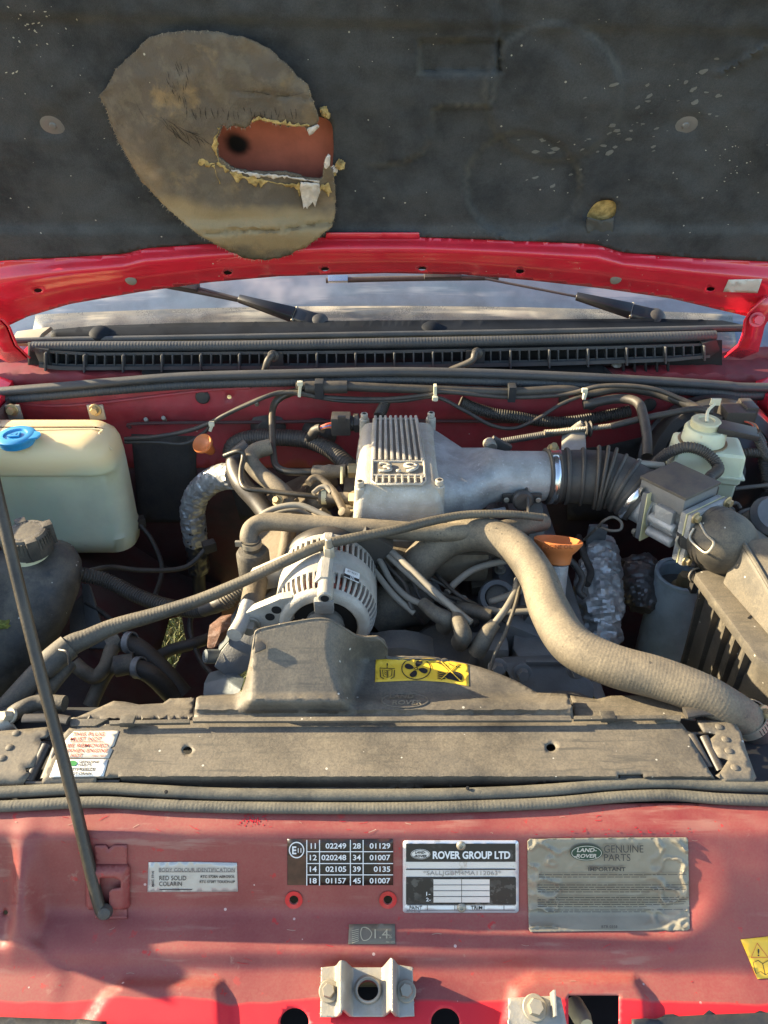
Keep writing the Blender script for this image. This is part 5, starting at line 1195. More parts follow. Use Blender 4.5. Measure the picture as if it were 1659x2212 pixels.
part('neck', lathe(rb+Vector((-.008, .008, .0245)), (0, 0, 1), [(.034, 0), (.033, .022), (.030, .026), (0, .026)], 36), hdpew, t)
part('cap', lathe(rb+Vector((-.010, .010, .050)), (0, 0, 1), [(.023, 0), (.0235, .003), (.0235, .010), (.0215, .012), (.013, .0125), (.012, .0105), (0, .0105)], 36), hdpey, t)
part('sensor_plug', box(rb+Vector((.035, -.006, .052)), (.064, .034, .010), RZ @ Matrix.Rotation(radians(8), 3, 'Y'), .003), plasticc, t)
part('sensor_lead', tube([rb+Vector((.062, -.014, .050)), rb+Vector((.075, -.026, .03)), rb+Vector((.09, -.03, .012)), rb+Vector((.13, -.01, .0))], .006, 12, 8, corr=(.0006, .003)), rubber, t)
part('strap', tube([rb+Vector((-.012, .004, .062)), rb+Vector((-.010, .014, .075)), rb+Vector((.002, .022, .085))], .0026, 8, 5), whitetie, t)
part('strap_end', box(rb+Vector((.003, .024, .087)), (.016, .004, .012), bev=.001), whitetie, t)
t = thing('brake_pipes', 'thin bent metal brake pipes right of the reservoir', 'pipe', Y(1620, 1070, 1.0))
for P in ([(1588, 1056, 1.03), (1620, 1052, 1.03), (1680, 1046, 1.03)], [(1560, 1110, .98), (1578, 1090, .99), (1592, 1088, 1.0), (1600, 1100, .99)], [(1586, 1126, .97), (1602, 1106, .98), (1640, 1098, 1.0), (1700, 1098, 1.0)]):
    part('pipe', tube([Y(*q) for q in P], .0035, 10, 8), ironm, t)
part('union', cyl(Y(1570, 1098, .97), Y(1580, 1108, .965), .009, seg=6, bev=.001), ironm, t)
t = thing('valve_block', 'dark metal valve with hex unions at the right edge above the air box', 'valve', Y(1640, 1150, .93))
part('block', cyl(Y(1622, 1105, .95), Y(1650, 1150, .93), .024, seg=18, bev=.004), ironm, t); part('knob', lathe(Y(1660, 1118, .93), (0, -.6, .8), [(.030, 0), (.032, .008), (.026, .02), (0, .022)], 26), irong, t)
part('union', cyl(Y(1600, 1120, .95), Y(1612, 1140, .94), .014, seg=6, bev=.002), ironm, t)

# ================================================================== washer tank
t = thing('washer_tank', 'large translucent yellow green washer fluid tank at the left', 'tank', Z(60, 1190, -.1))
zt = .090
rx = Z(262, 925, zt).x; lx = -.86
ry = Z(200, 896, zt).y; fy = Z(100, 1002, .055).y
def tk(z, dxr, dyf, dyr, r):
    x1 = rx+dxr; x0 = lx; y0 = fy+dyf; y1 = ry+dyr
    return [Vector((x, y, z)) for x, y in rrect((x0+x1)/2, (y0+y1)/2, x1-x0, y1-y0, r, 6)]
bm = loft([tk(-.172, -.040, .046, -.01, .03), tk(-.160, -.020, .026, 0, .035), tk(-.125, -.014, .020, 0, .035), tk(-.115, -.016, .028, 0, .035), tk(-.02, -.013, .030, 0, .035), tk(.016, -.012, .024, 0, .035), tk(.025, -.012, .006, 0, .036), tk(.033, -.011, .000, 0, .038), tk(.060, -.013, .001, 0, .038), tk(.074, -.018, .007, -.003, .036), tk(.085, -.030, .020, -.010, .034), tk(zt, -.048, .040, -.020, .03)])
part('body', bm, hdpe, t, 50)
part('seam', tube([Vector((lx+.1, fy+.045, zt+.0005)), Vector((rx-.055, fy+.06, zt+.0005)), Vector((rx-.035, fy+.05, zt-.004)), Vector((rx-.012, fy+.03, .065))], .0012, 6, 8), hdpe, t)
def aged(m, z0, z1, col):
    # the plastic has yellowed above the fluid line
    t_ = m.node_tree; N = t_.nodes.new; L = t_.links.new; b = t_.nodes['Principled BSDF']; old = b.inputs['Base Color'].links[0].from_socket
    geo = N('ShaderNodeNewGeometry'); sx = N('ShaderNodeSeparateXYZ'); L(geo.outputs['Position'], sx.inputs[0])
    no = N('ShaderNodeTexNoise'); no.inputs['Scale'].default_value = 9; L(geo.outputs['Position'], no.inputs['Vector'])
    ad = N('ShaderNodeMath'); ad.operation = 'MULTIPLY_ADD'; L(no.outputs['Fac'], ad.inputs[0]); ad.inputs[1].default_value = .04; L(sx.outputs[2], ad.inputs[2])
    r = N('ShaderNodeMapRange'); r.interpolation_type = 'SMOOTHSTEP'; L(ad.outputs[0], r.inputs[0]); r.inputs[1].default_value = z0+.02; r.inputs[2].default_value = z1+.02
    mu = N('ShaderNodeMath'); mu.operation = 'MULTIPLY'; L(r.outputs[0], mu.inputs[0]); mu.inputs[1].default_value = .85
    mx = N('ShaderNodeMix'); mx.data_type = 'RGBA'; L(mu.outputs[0], mx.inputs[0]); L(old, mx.inputs[6]); mx.inputs[7].default_value = (*col, 1); L(mx.outputs[2], b.inputs['Base Color'])
aged(hdpe, .012, .05, (.76, .56, .29))
bc_ = Z(33, 939, zt+.010)
CS = .82
part('cap', lathe(bc_-Vector((0, 0, .017)), (0, 0, 1), [(.034*CS, 0), (.036*CS, .004), (.0375*CS, .010), (.040*CS, .012), (.0405*CS, .016), (.036*CS, .0185), (.024*CS, .0185), (.022*CS, .0155), (0, .0155)], 40), bluecap, t)
part('cap_tab', prism([bc_+Vector(p)*CS for p in ((.026, .018, -.004), (.048, .010, -.003), (.054, .0, -.003), (.050, -.012, -.004), (.026, -.022, -.004))], (0, 0, .004), .0012), bluecap, t)
for k in (-1, 0, 1):
    part('cap_emblem', box(bc_+Vector((k*.007, .001*k, .0003))*CS, (.003, .015, .003), Matrix.Rotation(radians(30*k-20), 3, 'Z'), .0008), bluecap, t)
part('cap_emblem', box(bc_+Vector((0, -.006, .0006)), (.018, .004, .003), Matrix.Rotation(radians(8), 3, 'Z'), .0008), bluecap, t)
# moulded level marks and words on the front
tw = lambda u, v: Y(u, v, fy+.031)
part('cast_mark', line([(90, 1108), (160, 1108)], 2, tw, .0008), hdpe, t)
part('cast_mark', line(curve2([(140, 1118), (158, 1120), (164, 1132), (150, 1140), (134, 1132)], 4), 2, tw, .0008, closed=True), hdpe, t)
for u in (27, 207):
    P = Y(u, 884, 1.232)
    tb = part('mounting_tab', box(P+Vector((0, .0, -.006)), (.030, .004, .030), bev=.0015), zinc, t)
    part('mounting_bolt', hexbolt(P+Vector((0, -.002, 0)), (0, -1, .1), .0075, .009), brass, t)

# expansion tank with big ribbed cap
tankm = M('old_tank_plastic', (.028, .028, .028), .5, dust=.6, dcol=(.20, .17, .115), dscale=16, dsharp=.22, var=.4, vs=30, bump=.5, speck=.1, stains=[((.13, .115, .085), 22, .52, .68, .6), ((.012, .012, .013), 34, .56, .7, .6)])
t = thing('expansion_tank', 'dusty black coolant expansion tank with a notched round cap at lower left', 'tank', Z(40, 1420, -.25))
ec = Z(64, 1200, .0)
def el(z, r, dx=0, dy=0, sx=1.25, sy=1.1): return [ec+Vector((cos(2*pi*i/44)*r*sx+dx, sin(2*pi*i/44)*r*sy+dy, z)) for i in range(44)]
bm = loft([el(-.24, .05, -.15, -.12), el(-.20, .085, -.135, -.10), el(-.15, .100, -.110, -.07), el(-.10, .100, -.075, -.045), el(-.06, .085, -.038, -.02), el(-.03, .068, -.012, -.005), el(-.012, .055), el(-.004, .046), el(.002, .040)])
part('body', bm, tankm, t, 50)
part('seam', tube([Z(178, 1232, -.035), Z(160, 1280, -.07), Z(130, 1340, -.10), (Z(100, 1388, -.12)), Z(60, 1420, -.13)], .003, 8, 8), plastic, t)
part('neck', cyl(ec+Vector((0, 0, -.004)), ec+Vector((0, 0, .010)), .031, seg=32, bev=.001), hdpey, t)
cp = ec+Vector((.004, .004, .008))
part('cap', lathe(cp, (0, 0, 1), [(.034, 0), (.0345, .006), (.031, .034), (.029, .037), (0, .0375)], 40), plastic, t)
for k in range(4):
    a = radians(35+k*90); d = Vector((cos(a), sin(a), 0))
    part('cap_lug', box(cp+d*.0315+Vector((0, 0, .021)), (.015, .016, .036), Matrix.Rotation(a, 3, 'Z'), .002), plastic, t)
for k in range(36):
    a = radians(k*10); d = Vector((cos(a), sin(a), 0)); part('cap_rib', box(cp+d*.0325+Vector((0, 0, .018)), (.0022, .0022, .030), Matrix.Rotation(a, 3, 'Z'), 0), plastic, t)
def arc_text(s, c, r, a0, da, mat, par, w_=.0034, h=.0042):
    for i, ch in enumerate(s):
        if ch == ' ': continue
        a = a0+da*i; d = Vector((cos(a), sin(a), 0)); tn = Vector((sin(a), -cos(a), 0)) if da < 0 else Vector((-sin(a), cos(a), 0))
        upn = d if da < 0 else -d
        vs, fs = text_mesh(ch, .02); bm = newbm(); x0 = min(v.x for v in vs); x1 = max(v.x for v in vs); y1 = max(v.y for v in vs)
        V = [bm.verts.new(c+d*r+tn*((v.x-x0)/(x1-x0)-.5)*w_+upn*(v.y/y1-.5)*h) for v in vs]
        for f in fs: bm.faces.new([V[j] for j in f])
        part('lettering', bm, mat, par, sm=False)
arc_text('ENGINE PRESSURE', cp+Vector((0, 0, .0379)), .0235, radians(215), radians(11.5), MATS['faint_grey_ink'], t)
arc_text('UNDO CAP SLOWLY', cp+Vector((0, 0, .0379)), .0235, radians(150), radians(-11.5), MATS['faint_grey_ink'], t)
bm = newbm(); bmesh.ops.create_icosphere(bm, subdivisions=3, radius=.012)
for v in bm.verts: v.co = Vector((v.co.x*1.3, v.co.y, v.co.z*.5))*(1+.5*noise.noise(v.co*160))+Z(8, 1345, -.052)
solo('moss_patch', bm, moss, 'small clump of yellow green moss on the black tank at the left edge', 'moss')
t = thing('tank_bracket', 'grey triangular steel bracket beside the black expansion tank', 'bracket', Z(190, 1380, -.25))
part('web', prism([Z(175, 1260, -.10), Z(192, 1262, -.10), Z(235, 1400, -.2), Z(190, 1400, -.2)], (.0, .006, -.01), .002), irong, t)
part('web', prism([Z(150, 1310, -.14), Z(180, 1280, -.12), Z(192, 1390, -.19), Z(150, 1400, -.19)], (.0, .006, -.01), .002), ironm, t)

# ================================================================== pipes and hoses left of the plenum
t = thing('fuel_pipe', 'bent black metal pipe dropping from the bulkhead and joining the chamber', 'pipe', Z(640, 1030, .0))
P = [Y(660, 843, 1.245), Y(630, 848, 1.245), Y(601, 862, 1.235), Y(589, 885, 1.215), Y(588, 930, 1.165), Y(590, 975, 1.12), Y(596, 1005, 1.09), Y(614, 1017, 1.075), Y(640, 1020, 1.07), Y(690, 1019, 1.068)]
part('pipe', tube(P, [.007]*3+[.0062]*7, 14, 10), M('gloss_black_pipe', (0.03, 0.03, 0.028), .3, metal=.4, dust=.35), t)
part('hose', tube([Y(678, 1021, 1.068), Y(705, 1019, 1.064), Y(748, 1018, 1.06)], .0118, 16, 6, rough=.15), rubbert, t)
part('clip', tube([Y(738, 1008, 1.045), Y(738, 1045, 1.03)], .0022, 8, 3), hdpey, t)
part('union', cyl(Y(752, 1017, 1.06), Y(778, 1016, 1.06), .0125, seg=6, bev=.001), brass, t)
t = thing('lower_fuel_pipe', 'thinner black pipe bending round to a clamped connector at the front left of the chamber', 'pipe', Z(620, 1080, .0))
P = [Y(485, 985, 1.09), Y(515, 975, 1.085), Y(526, 985, 1.08), Y(521, 1015, 1.055), Y(522, 1042, 1.03), Y(535, 1056, 1.015), Y(580, 1061, 1.01), Y(640, 1068, 1.0), Y(690, 1074, .995)]
part('pipe', tube(P, .0046, 12, 10), MATS['gloss_black_pipe'], t)
part('hose', tube([Y(690, 1073, .995), Y(730, 1076, .99), Y(762, 1077, .985)], .0100, 16, 6, rough=.12), rubbert, t)
part('clip', lathe(Y(700, 1074, .995), (1, 0, 0), [(.0105, -.004), (.0118, -.004), (.0118, .004), (.0105, .004)], 24), hdpey, t)
part('union', cyl(Y(759, 1077, .985), Y(776, 1077, .98), .013, seg=6, bev=.001), brass, t)
t = thing('lower_union', 'brass union low on the left side of the chamber above the heater hose', 'fitting', Z(760, 1120, .03))
part('nut', cyl(Y(755, 1116, .945), Y(775, 1114, .94), .011, seg=6, bev=.001), brass, t)
part('plug', lathe(Y(752, 1112, .94), (-.6, -.4, .7), [(.007, 0), (.009, .006), (.007, .016), (0, .019)], 14), brownm, t)
YY = lambda P: [Y(*q) for q in P]
solo('heater_loop_hose', tube(YY([(497, 990, 1.20), (505, 962, 1.21), (540, 947, 1.21), (600, 945, 1.20), (660, 950, 1.19), (710, 970, 1.17), (745, 998, 1.14), (775, 1025, 1.12)]), .0155, 20, 12, corr=(.0006, .005)), rubber, 'thick black ribbed hose looping along the bulkhead left of the chamber', 'hose')
solo('black_bypass_hose', tube(YY([(540, 965, 1.13), (515, 985, 1.12), (508, 1010, 1.10), (525, 1048, 1.06), (558, 1085, 1.03), (590, 1130, .99)]), .0165, 20, 10), plasticc, 'thick smooth black hose bending down beside the silver wrapped hose', 'hose')
solo('tan_hose', tube(YY([(585, 965, 1.12), (552, 975, 1.11), (541, 995, 1.09), (560, 1022, 1.07), (595, 1050, 1.04), (620, 1075, 1.02), (630, 1110, 1.0)]), .0145, 20, 10), rubbert, 'dusty tan hose curving over in front of the black hose', 'hose')
t = thing('tan_hose_clamp', 'steel clamp and tee piece at the end of the tan hose', 'clamp', Y(625, 1100, 1.0))
part('band', lathe(Y(624, 1084, 1.012), (.3, -.2, -.9), [(.015, -.004), (.0165, -.004), (.0165, .004), (.015, .004)], 28), brownm, t)
part('screw', hexbolt(Y(600, 1082, 1.0), (-.3, -.6, .7), .006, .008), brass, t)
part('tee', tube(YY([(632, 1100, 1.005), (625, 1140, .965), (618, 1185, .93), (612, 1215, .91)]), .0125, 14, 6), brownm, t)
th = thing('foil_hose', 'silver foil wrapped hose bending down along the bulkhead', 'hose', Y(430, 1260, 1.2))
P = YY([(508, 1028, 1.13), (480, 1030, 1.15), (452, 1042, 1.17), (428, 1066, 1.185), (416, 1098, 1.19), (418, 1135, 1.19), (424, 1170, 1.19)])
part('wrap', crumple(tube(P, .0225, 44, 16), .0026, 75, 2), foil, th, 14)
part('lower_wrap', crumple(tube(YY([(418, 1128, 1.19), (422, 1160, 1.19), (426, 1190, 1.19), (428, 1232, 1.19)]), [.0205, .0215, .021, .02], 36, 14), .0025, 60, 4), M('black_tape', (0.05, 0.05, 0.05), .28, var=.3, bump=.6, bs=60), th, 30)
part('core', tube(YY([(428, 1220, 1.19), (430, 1260, 1.19), (432, 1300, 1.18)]), .0135, 14, 6), rubber, th)
t = thing('orange_plug', 'small orange funnel shaped plug standing by the red bulkhead', 'plug', Y(445, 1005, 1.2))
pc_ = Y(442, 962, 1.19); pa = Vector((-.25, -.55, .8)).normalized()
part('flare', lathe(pc_, pa, [(0, -.006), (.011, -.010), (.013, -.002), (.0185, .004), (.0195, .009), (.018, .011), (.0145, .008), (.010, .004), (0, .003)], 32), orangep, t)
part('stem', cyl(pc_-pa*.028, pc_-pa*.006, .0085, .0115, 20, .002), orangep, t)
t = thing('wiring_connector', 'black plug with red and blue wires at the rear left of the chamber', 'connector', Y(745, 935, 1.17))
part('plug', box(Y(737, 915, 1.17), (.034, .03, .034), bev=.003), plasticc, t)
part('lock_tab', box(Y(738, 905, 1.155), (.014, .006, .012), bev=.001), plasticc, t)
part('collar', cyl(Y(752, 915, 1.175), Y(768, 914, 1.175), .014, seg=18, bev=.002), plasticc, t)
part('nut', cyl(Y(764, 914, 1.175), Y(777, 913, 1.175), .018, seg=6, bev=.002), plasticc, t)
for i, m_ in enumerate((wred, worange, wblue, wred, worange)):
    part('wire', tube(YY([(718, 913+i*2.6, 1.16), (705, 916+i*2.0, 1.16), (690, 922+i*1.6, 1.165)]), .0014, 6, 6), m_, t)
part('sheath', tube(YY([(694, 925, 1.165), (682, 930, 1.17), (670, 945, 1.18), (662, 955, 1.19)]), .009, 12, 6, rough=.2), rubber, t)
solo('return_lead', tube(YY([(666, 1044, 1.01), (676, 1034, 1.02), (690, 1034, 1.02), (706, 1046, 1.01), (726, 1070, .985), (740, 1098, .965), (748, 1120, .95)]), .0062, 12, 10), brownm, 'dusty curved lead hooking between the two fuel pipes', 'hose')
solo('injector_lead', tube(YY([(676, 1066, .99), (690, 1054, 1.0), (704, 1052, 1.0), (716, 1064, .99)]), .0042, 12, 8), greym, 'small pale wire bow between the fuel pipes', 'wire')

# ================================================================== bulkhead
FW = 1.285
t = thing('bulkhead', 'red painted bulkhead across the rear of the engine bay', 'body panel', Vector((0, FW, -.4)))
def BH(u, v): return Y(u, v, FW+.02*ss(985, 880, v)*0-.012*ss(905, 890, v)+.10*ss(960, 1020, v)*0)
hl = [circ(495, 858, 5, 10), circ(521, 942, 5, 10)]
bm = sheet([(-260, 862), (0, 862), (400, 830), (829, 824), (1300, 832), (1659, 858), (1920, 875), (1920, 1010), (829, 1010), (-260, 1010)], BH, 16, hl, edge=10); part('upper_panel', bm, reddull, t, 50, thick=.002)
def BL(u, v): return Y(u, v, FW+.004)
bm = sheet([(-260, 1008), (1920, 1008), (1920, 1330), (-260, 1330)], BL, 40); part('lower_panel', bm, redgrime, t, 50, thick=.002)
bm = newbm()
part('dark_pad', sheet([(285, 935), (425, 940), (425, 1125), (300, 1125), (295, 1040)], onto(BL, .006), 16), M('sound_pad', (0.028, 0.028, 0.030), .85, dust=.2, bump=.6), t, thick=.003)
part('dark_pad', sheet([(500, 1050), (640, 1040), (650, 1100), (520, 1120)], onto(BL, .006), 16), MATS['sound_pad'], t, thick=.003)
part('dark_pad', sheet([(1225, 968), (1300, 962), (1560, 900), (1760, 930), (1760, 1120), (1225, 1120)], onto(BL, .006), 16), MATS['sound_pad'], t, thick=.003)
part('seam_bead', tube(YY([(280, 925, FW-.014), (300, 915, FW-.014), (550, 912, FW-.014), (829, 909, FW-.014), (1240, 912, FW-.014)]), .0035, 8, 6), redgrime, t)
part('seam_bead', tube(YY([(0, 868, FW-.008), (150, 876, FW-.014), (420, 846, FW-.014), (540, 838, FW-.014)]), .003, 8, 6), reddull, t)
for u, v, r in ((438, 857, 15.5), (1402, 874, 15), (1277, 872, 14), (1218, 863, 12)):
    part('grommet', lathe(BH(u, v), (0, -1, .1), [(px(BH(u, v), r), -.002), (px(BH(u, v), r), .003), (px(BH(u, v), r)*.8, .006), (0, .007)], 28), plasticc, t)
for u, v in ((318, 905), (356, 902), (555, 868)):
    part('stud', cyl(BH(u, v+6), BH(u, v-6)+Vector((0, -.012, 0)), .0042, seg=12, bev=.001), zinc, t)
for u, v, r in ((580, 922, 38), (690, 935, 38)):
    part('rubber_boot', lathe(BH(u, v), (0, -1, .2), [(px(BH(u, v), r), -.004), (px(BH(u, v), r), .006), (px(BH(u, v), r*.7), .014), (px(BH(u, v), r*.5), .022), (0, .024)], 30), rubber, t)
part('boot_clip', box(BH(548, 932)+Vector((0, -.03, 0)), (.02, .006, .006), Matrix.Rotation(radians(30), 3, 'Y'), .001), steel, t)
# seal on top of the bulkhead
def SP(P, y): return [Y(u, v, y) for u, v in P]
ups = [(-220, 866), (-60, 852), (0, 846), (120, 836), (260, 824), (415, 813), (640, 807), (829, 803), (1000, 805), (1200, 812), (1400, 822), (1560, 832), (1600, 836), (1720, 838), (1900, 846)]
t = thing('bulkhead_seal', 'long black rubber seal lying along the top of the red bulkhead', 'seal', Y(829, 830, 1.265))
part('seal_bulb', tube(SP(ups, 1.258), .0095, 16, 8, flat=.85), sealm, t)
part('seal_base', tube(SP([(u, v+17) for u, v in ups], 1.262), .0090, 14, 8, corr=(.0003, .006), flat=1.0), sealm, t)
# wiring along the bulkhead
P = [(640, 836, 1.236), (700, 833, 1.236), (829, 838, 1.236), (960, 842, 1.236), (1100, 846, 1.236), (1220, 842, 1.236), (1270, 850, 1.236), (1340, 838, 1.23), (1420, 850, 1.22), (1500, 880, 1.18), (1530, 900, 1.15)]
solo('harness_tube', tube(YY(P), .0085, 14, 10), rubber, 'thick black cable loom running along under the rubber seal', 'cable')
solo('harness_cable', tube(YY([(270, 948, 1.22), (330, 944, 1.215), (400, 932, 1.21), (450, 915, 1.21), (520, 880, 1.215), (590, 852, 1.225), (645, 848, 1.225), (700, 858, 1.228), (829, 862, 1.228), (930, 852, 1.226), (960, 846, 1.226), (1100, 858, 1.228), (1220, 852, 1.226), (1300, 834, 1.22), (1400, 838, 1.21), (1480, 866, 1.19), (1560, 905, 1.15)]), .0042, 12, 10), rubber, 'upper thin black cable tied along the bulkhead and running down to the washer tank', 'cable')
solo('harness_cable', tube(YY([(270, 955, 1.22), (340, 955, 1.215), (400, 958, 1.21), (440, 935, 1.21), (470, 905, 1.21), (540, 872, 1.215), (600, 848, 1.225), (650, 852, 1.225), (740, 866, 1.228), (860, 866, 1.228), (940, 858, 1.226), (1000, 885, 1.21), (1060, 918, 1.20), (1110, 925, 1.20), (1160, 905, 1.2), (1210, 874, 1.215), (1262, 852, 1.222)]), .0036, 12, 10), rubber, 'lower thin black cable sagging behind the alloy intake neck', 'cable')
for i, (u, v, y, h_, a_) in enumerate(((648, 840, 1.224, .028, 8), (940, 848, 1.222, .030, -2), (1263, 851, 1.216, .018, 5), (457, 922, 1.205, .015, 25))):
    lab_ = ('white cable tie round the loom above the fuel pipe', 'white cable tie round the loom above the ribbed chamber', 'white cable tie round the loom left of the brake servo', 'pale cable tie joining the two cables beside the orange plug')[i]
    t = thing('cable_tie', lab_, 'cable tie', Y(u, v+10, y), 'cable ties on the bulkhead wiring')
    part('strap', box(Y(u, v, y), (.0055, .012, h_), Matrix.Rotation(radians(a_), 3, 'Y'), .001), whitetie, t)
    part('head', box(Y(u, v-h_*420 if i != 1 else v+h_*420, y-.007), (.010, .007, .008), bev=.0015), whitetie, t)
t = thing('loom_clip', 'dark sleeve and clip on the cable loom beside the first white tie', 'clip', Y(690, 845, 1.23))
part('clip', box(Y(690, 840, 1.230), (.016, .022, .032), bev=.002), cowlblk, t)
part('sleeve', tube(YY([(660, 837, 1.232), (750, 836, 1.232)]), .0115, 14, 4), rubber, t)
part('clip', box(Y(1105, 848, 1.230), (.014, .022, .030), bev=.002), cowlblk, t)
solo('bulkhead_conduit', tube(YY([(995, 868, 1.245), (1020, 880, 1.245), (1060, 892, 1.245), (1110, 900, 1.24), (1160, 908, 1.24), (1215, 912, 1.235), (1290, 902, 1.24), (1360, 888, 1.245)]), .0105, 14, 12, corr=(.0012, .0046)), rubber, 'black corrugated conduit crossing the bulkhead right of the chamber', 'conduit')
solo('chamber_conduit', tube(YY([(832, 868, 1.235), (826, 884, 1.22), (818, 900, 1.20)]), .0095, 14, 10, corr=(.0012, .0045)), rubber, 'short black corrugated conduit dropping behind the ribbed chamber', 'conduit')
t = thing('throttle_cable', 'throttle cable with a steel spring held in a grey bracket behind the bellows', 'cable', Y(1240, 960, 1.1))
part('bracket', prism([Y(1214, 942, 1.16), Y(1245, 918, 1.17), Y(1255, 912, 1.17), (Y(1264, 918, 1.17)), Y(1267, 985, 1.10), Y(1213, 985, 1.10)], (0, .004, .002), .001), zinc, t)
part('cable', tube(YY([(1060, 958, 1.16), (1120, 948, 1.16), (1180, 938, 1.16), (1230, 930, 1.16)]), .0062, 12, 8, corr=(.0006, .0035)), ironm, t)
part('spring', tube(YY([(1176, 934, 1.155), (1210, 932, 1.155), (1250, 928, 1.155), (1290, 924, 1.155), (1322, 920, 1.155)]), .0042, 12, 8, corr=(.0010, .0028)), steel, t)
part('grommet', lathe(Y(1270, 927, 1.16), (1, 0, .05), [(.012, -.006), (.015, -.004), (.011, 0), (.015, .004), (.012, .006)], 20), rubber, t)
part('sheath', tube(YY([(1320, 921, 1.155), (1380, 906, 1.155), (1440, 894, 1.16), (1500, 884, 1.16), (1540, 890, 1.15)]), .0060, 12, 8), rubber, t)
part('drum', cyl(Y(1055, 955, 1.14), Y(1062, 968, 1.12), .011, seg=16, bev=.002), steel, t)
part('lever', box(Y(1080, 962, 1.14), (.04, .01, .02), Matrix.Rotation(radians(30), 3, 'Y'), .003), ironm, t)
t = thing('relay_box', 'black relay plugs and cable at the upper right by the bulkhead', 'connector', Y(1600, 920, 1.15))
part('box', box(Y(1588, 900, 1.16), (.050, .04, .036), bev=.004), plasticc, t)
part('box', box(Y(1610, 895, 1.17), (.022, .04, .046), bev=.004), plasticc, t)
part('round_top', lathe(Y(1602, 884, 1.18), (0, -.4, .9), [(0, 0), (.016, 0), (.013, .012), (0, .018)], 20), plasticc, t)
for i, m_ in enumerate((wred, greym, worange)):
    part('wire', tube(YY([(1608+i*2, 910, 1.14), (1625+i*4, 918, 1.13), (1636+i*3, 940, 1.12)]), .0014, 6, 6), m_, t)
part('conduit', tube(YY([(1630, 935, 1.12), (1645, 960, 1.12), (1650, 1000, 1.1), (1660, 1060, 1.08)]), .0085, 12, 10, corr=(.0009, .0042)), rubber, t)
solo('right_cable', tube(YY([(1560, 1000, 1.08), (1590, 985, 1.1), (1620, 978, 1.1), (1680, 985, 1.1)]), .008, 12, 10, corr=(.0008, .004)), rubber, 'corrugated cable leaving the brake reservoir to the right', 'cable')

# ================================================================== inner wings and lower panels
gap = [(367, 1335), (393, 1330), (403, 1388), (373, 1455), (340, 1428)]
t = thing('inner_wing', 'grimy dark red inner wing below the tanks at the left', 'body panel', Vector((-.5, .9, -.4)))
def IW(u, v): return Z(u, v, -.20-.18*ss(150, 470, u))
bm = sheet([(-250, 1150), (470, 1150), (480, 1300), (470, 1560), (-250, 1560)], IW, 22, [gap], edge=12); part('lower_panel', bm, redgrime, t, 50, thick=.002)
part('side_panel', sheet([(0, 0), (1, 0), (1, 1), (0, 1)], lambda a, b_: Vector((-.70, lerp(.46, 1.29, a), lerp(-.36, .10, b_))), .08), redgrime, t, thick=.002)
part('cross_tube', tube([IW(330, 1420)+Vector((0, 0, -.05)), IW(420, 1480)+Vector((0, 0, -.05))], .03, 14, 4), ironm, t)
t = thing('inner_wing', 'grimy dark inner wing panel behind the shock tower at the right', 'body panel', Vector((.5, .9, -.4)))
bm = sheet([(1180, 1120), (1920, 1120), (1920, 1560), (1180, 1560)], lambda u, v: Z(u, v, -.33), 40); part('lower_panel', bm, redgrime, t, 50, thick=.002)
part('side_panel', sheet([(0, 0), (1, 0), (1, 1), (0, 1)], lambda a, b_: Vector((.72, lerp(.46, 1.29, a), lerp(-.36, .02, b_))), .08), redgrime, t, thick=.002)
part('front_panel', box((0, .485, -.30), (1.44, .006, .50), bev=0), darkm, t)
# outer wings: only their inner edges come near the picture; they shade the left of the bay
for s_, nm, zz in ((-1, 'red outer wing along the left side of the bay, just past the tank', .115), (1, 'red outer wing along the right side of the bay, past the air box', .115)):
    prof_ = [(.71, -.05), (.71, .0), (.735, .008), (.745, -.01), (.78, -.004), (.82, -.02), (.845, -.08), (.85, -.25), (.85, -.55)]
    bm = newbm(); rows = []
    for y in [.30+.05*i for i in range(24)]:
        h_ = lerp(.015, zz, ss(.3, 1.3, y)) if False else lerp(.01, zz, min(1, max(0, (y-.35)/.95)))
        rows.append([bm.verts.new((s_*x, y, z+h_)) for x, z in prof_])
    for a_, b_ in zip(rows, rows[1:]):
        for k in range(len(prof_)-1): bm.faces.new((a_[k], a_[k+1], b_[k+1], b_[k]))
    solo('outer_wing', bm, redclean, nm, 'body panel', thick=.0015)
# ================================================================== scuttle, grille, windscreen
t = thing('scuttle_grille', 'long black air intake grille with small square openings below the windscreen', 'grille', Y(829, 800, 1.33))
GY = 1.315
def tp(u): return pw([(70, 754), (200, 762), (829, 757), (1300, 748), (1540, 741)], u)
def bt(u): return pw([(70, 792), (130, 800), (400, 799), (829, 797), (1200, 790), (1450, 781), (1540, 772)], u)
def G(u, k, dy=0): return Y(u, lerp(tp(u), bt(u), k), GY+dy)
N_ = 68
grillem = M('grey_grille_plastic', (.040, .047, .056), .5, dust=.15, bump=.2)
us = [102+(1518-102)*i/N_ for i in range(N_+1)]
for (k0, k1, dy, nm) in ((0.0, .16, 0, 'top_rail'), (.66, .80, 0, 'bottom_rail'), (.80, 1.0, -.008, 'lower_lip')):
    bm = loft([[G(u, k0, dy), G(u, k1, dy), G(u, k1, dy+.012), G(u, k0, dy+.012)] for u in [84]+us+[1534]]); part(nm, bm, grillem, t)
for i, u in enumerate(us):
    if 582 < u < 602 or 1010 < u < 1040: continue
    big = i % 4 == 0
    a_, b_ = G(u, .05 if big else .12), G(u, 1.0 if big else .70)
    part('slat', box((a_+b_)/2+Vector((0, -.004 if big else .003, 0)), (.0034 if big else .0028, .016 if big else .012, (a_-b_).length), Matrix.Rotation(atan2(a_.x-b_.x, a_.z-b_.z), 3, 'Y'), .0005, 1), grillem, t)
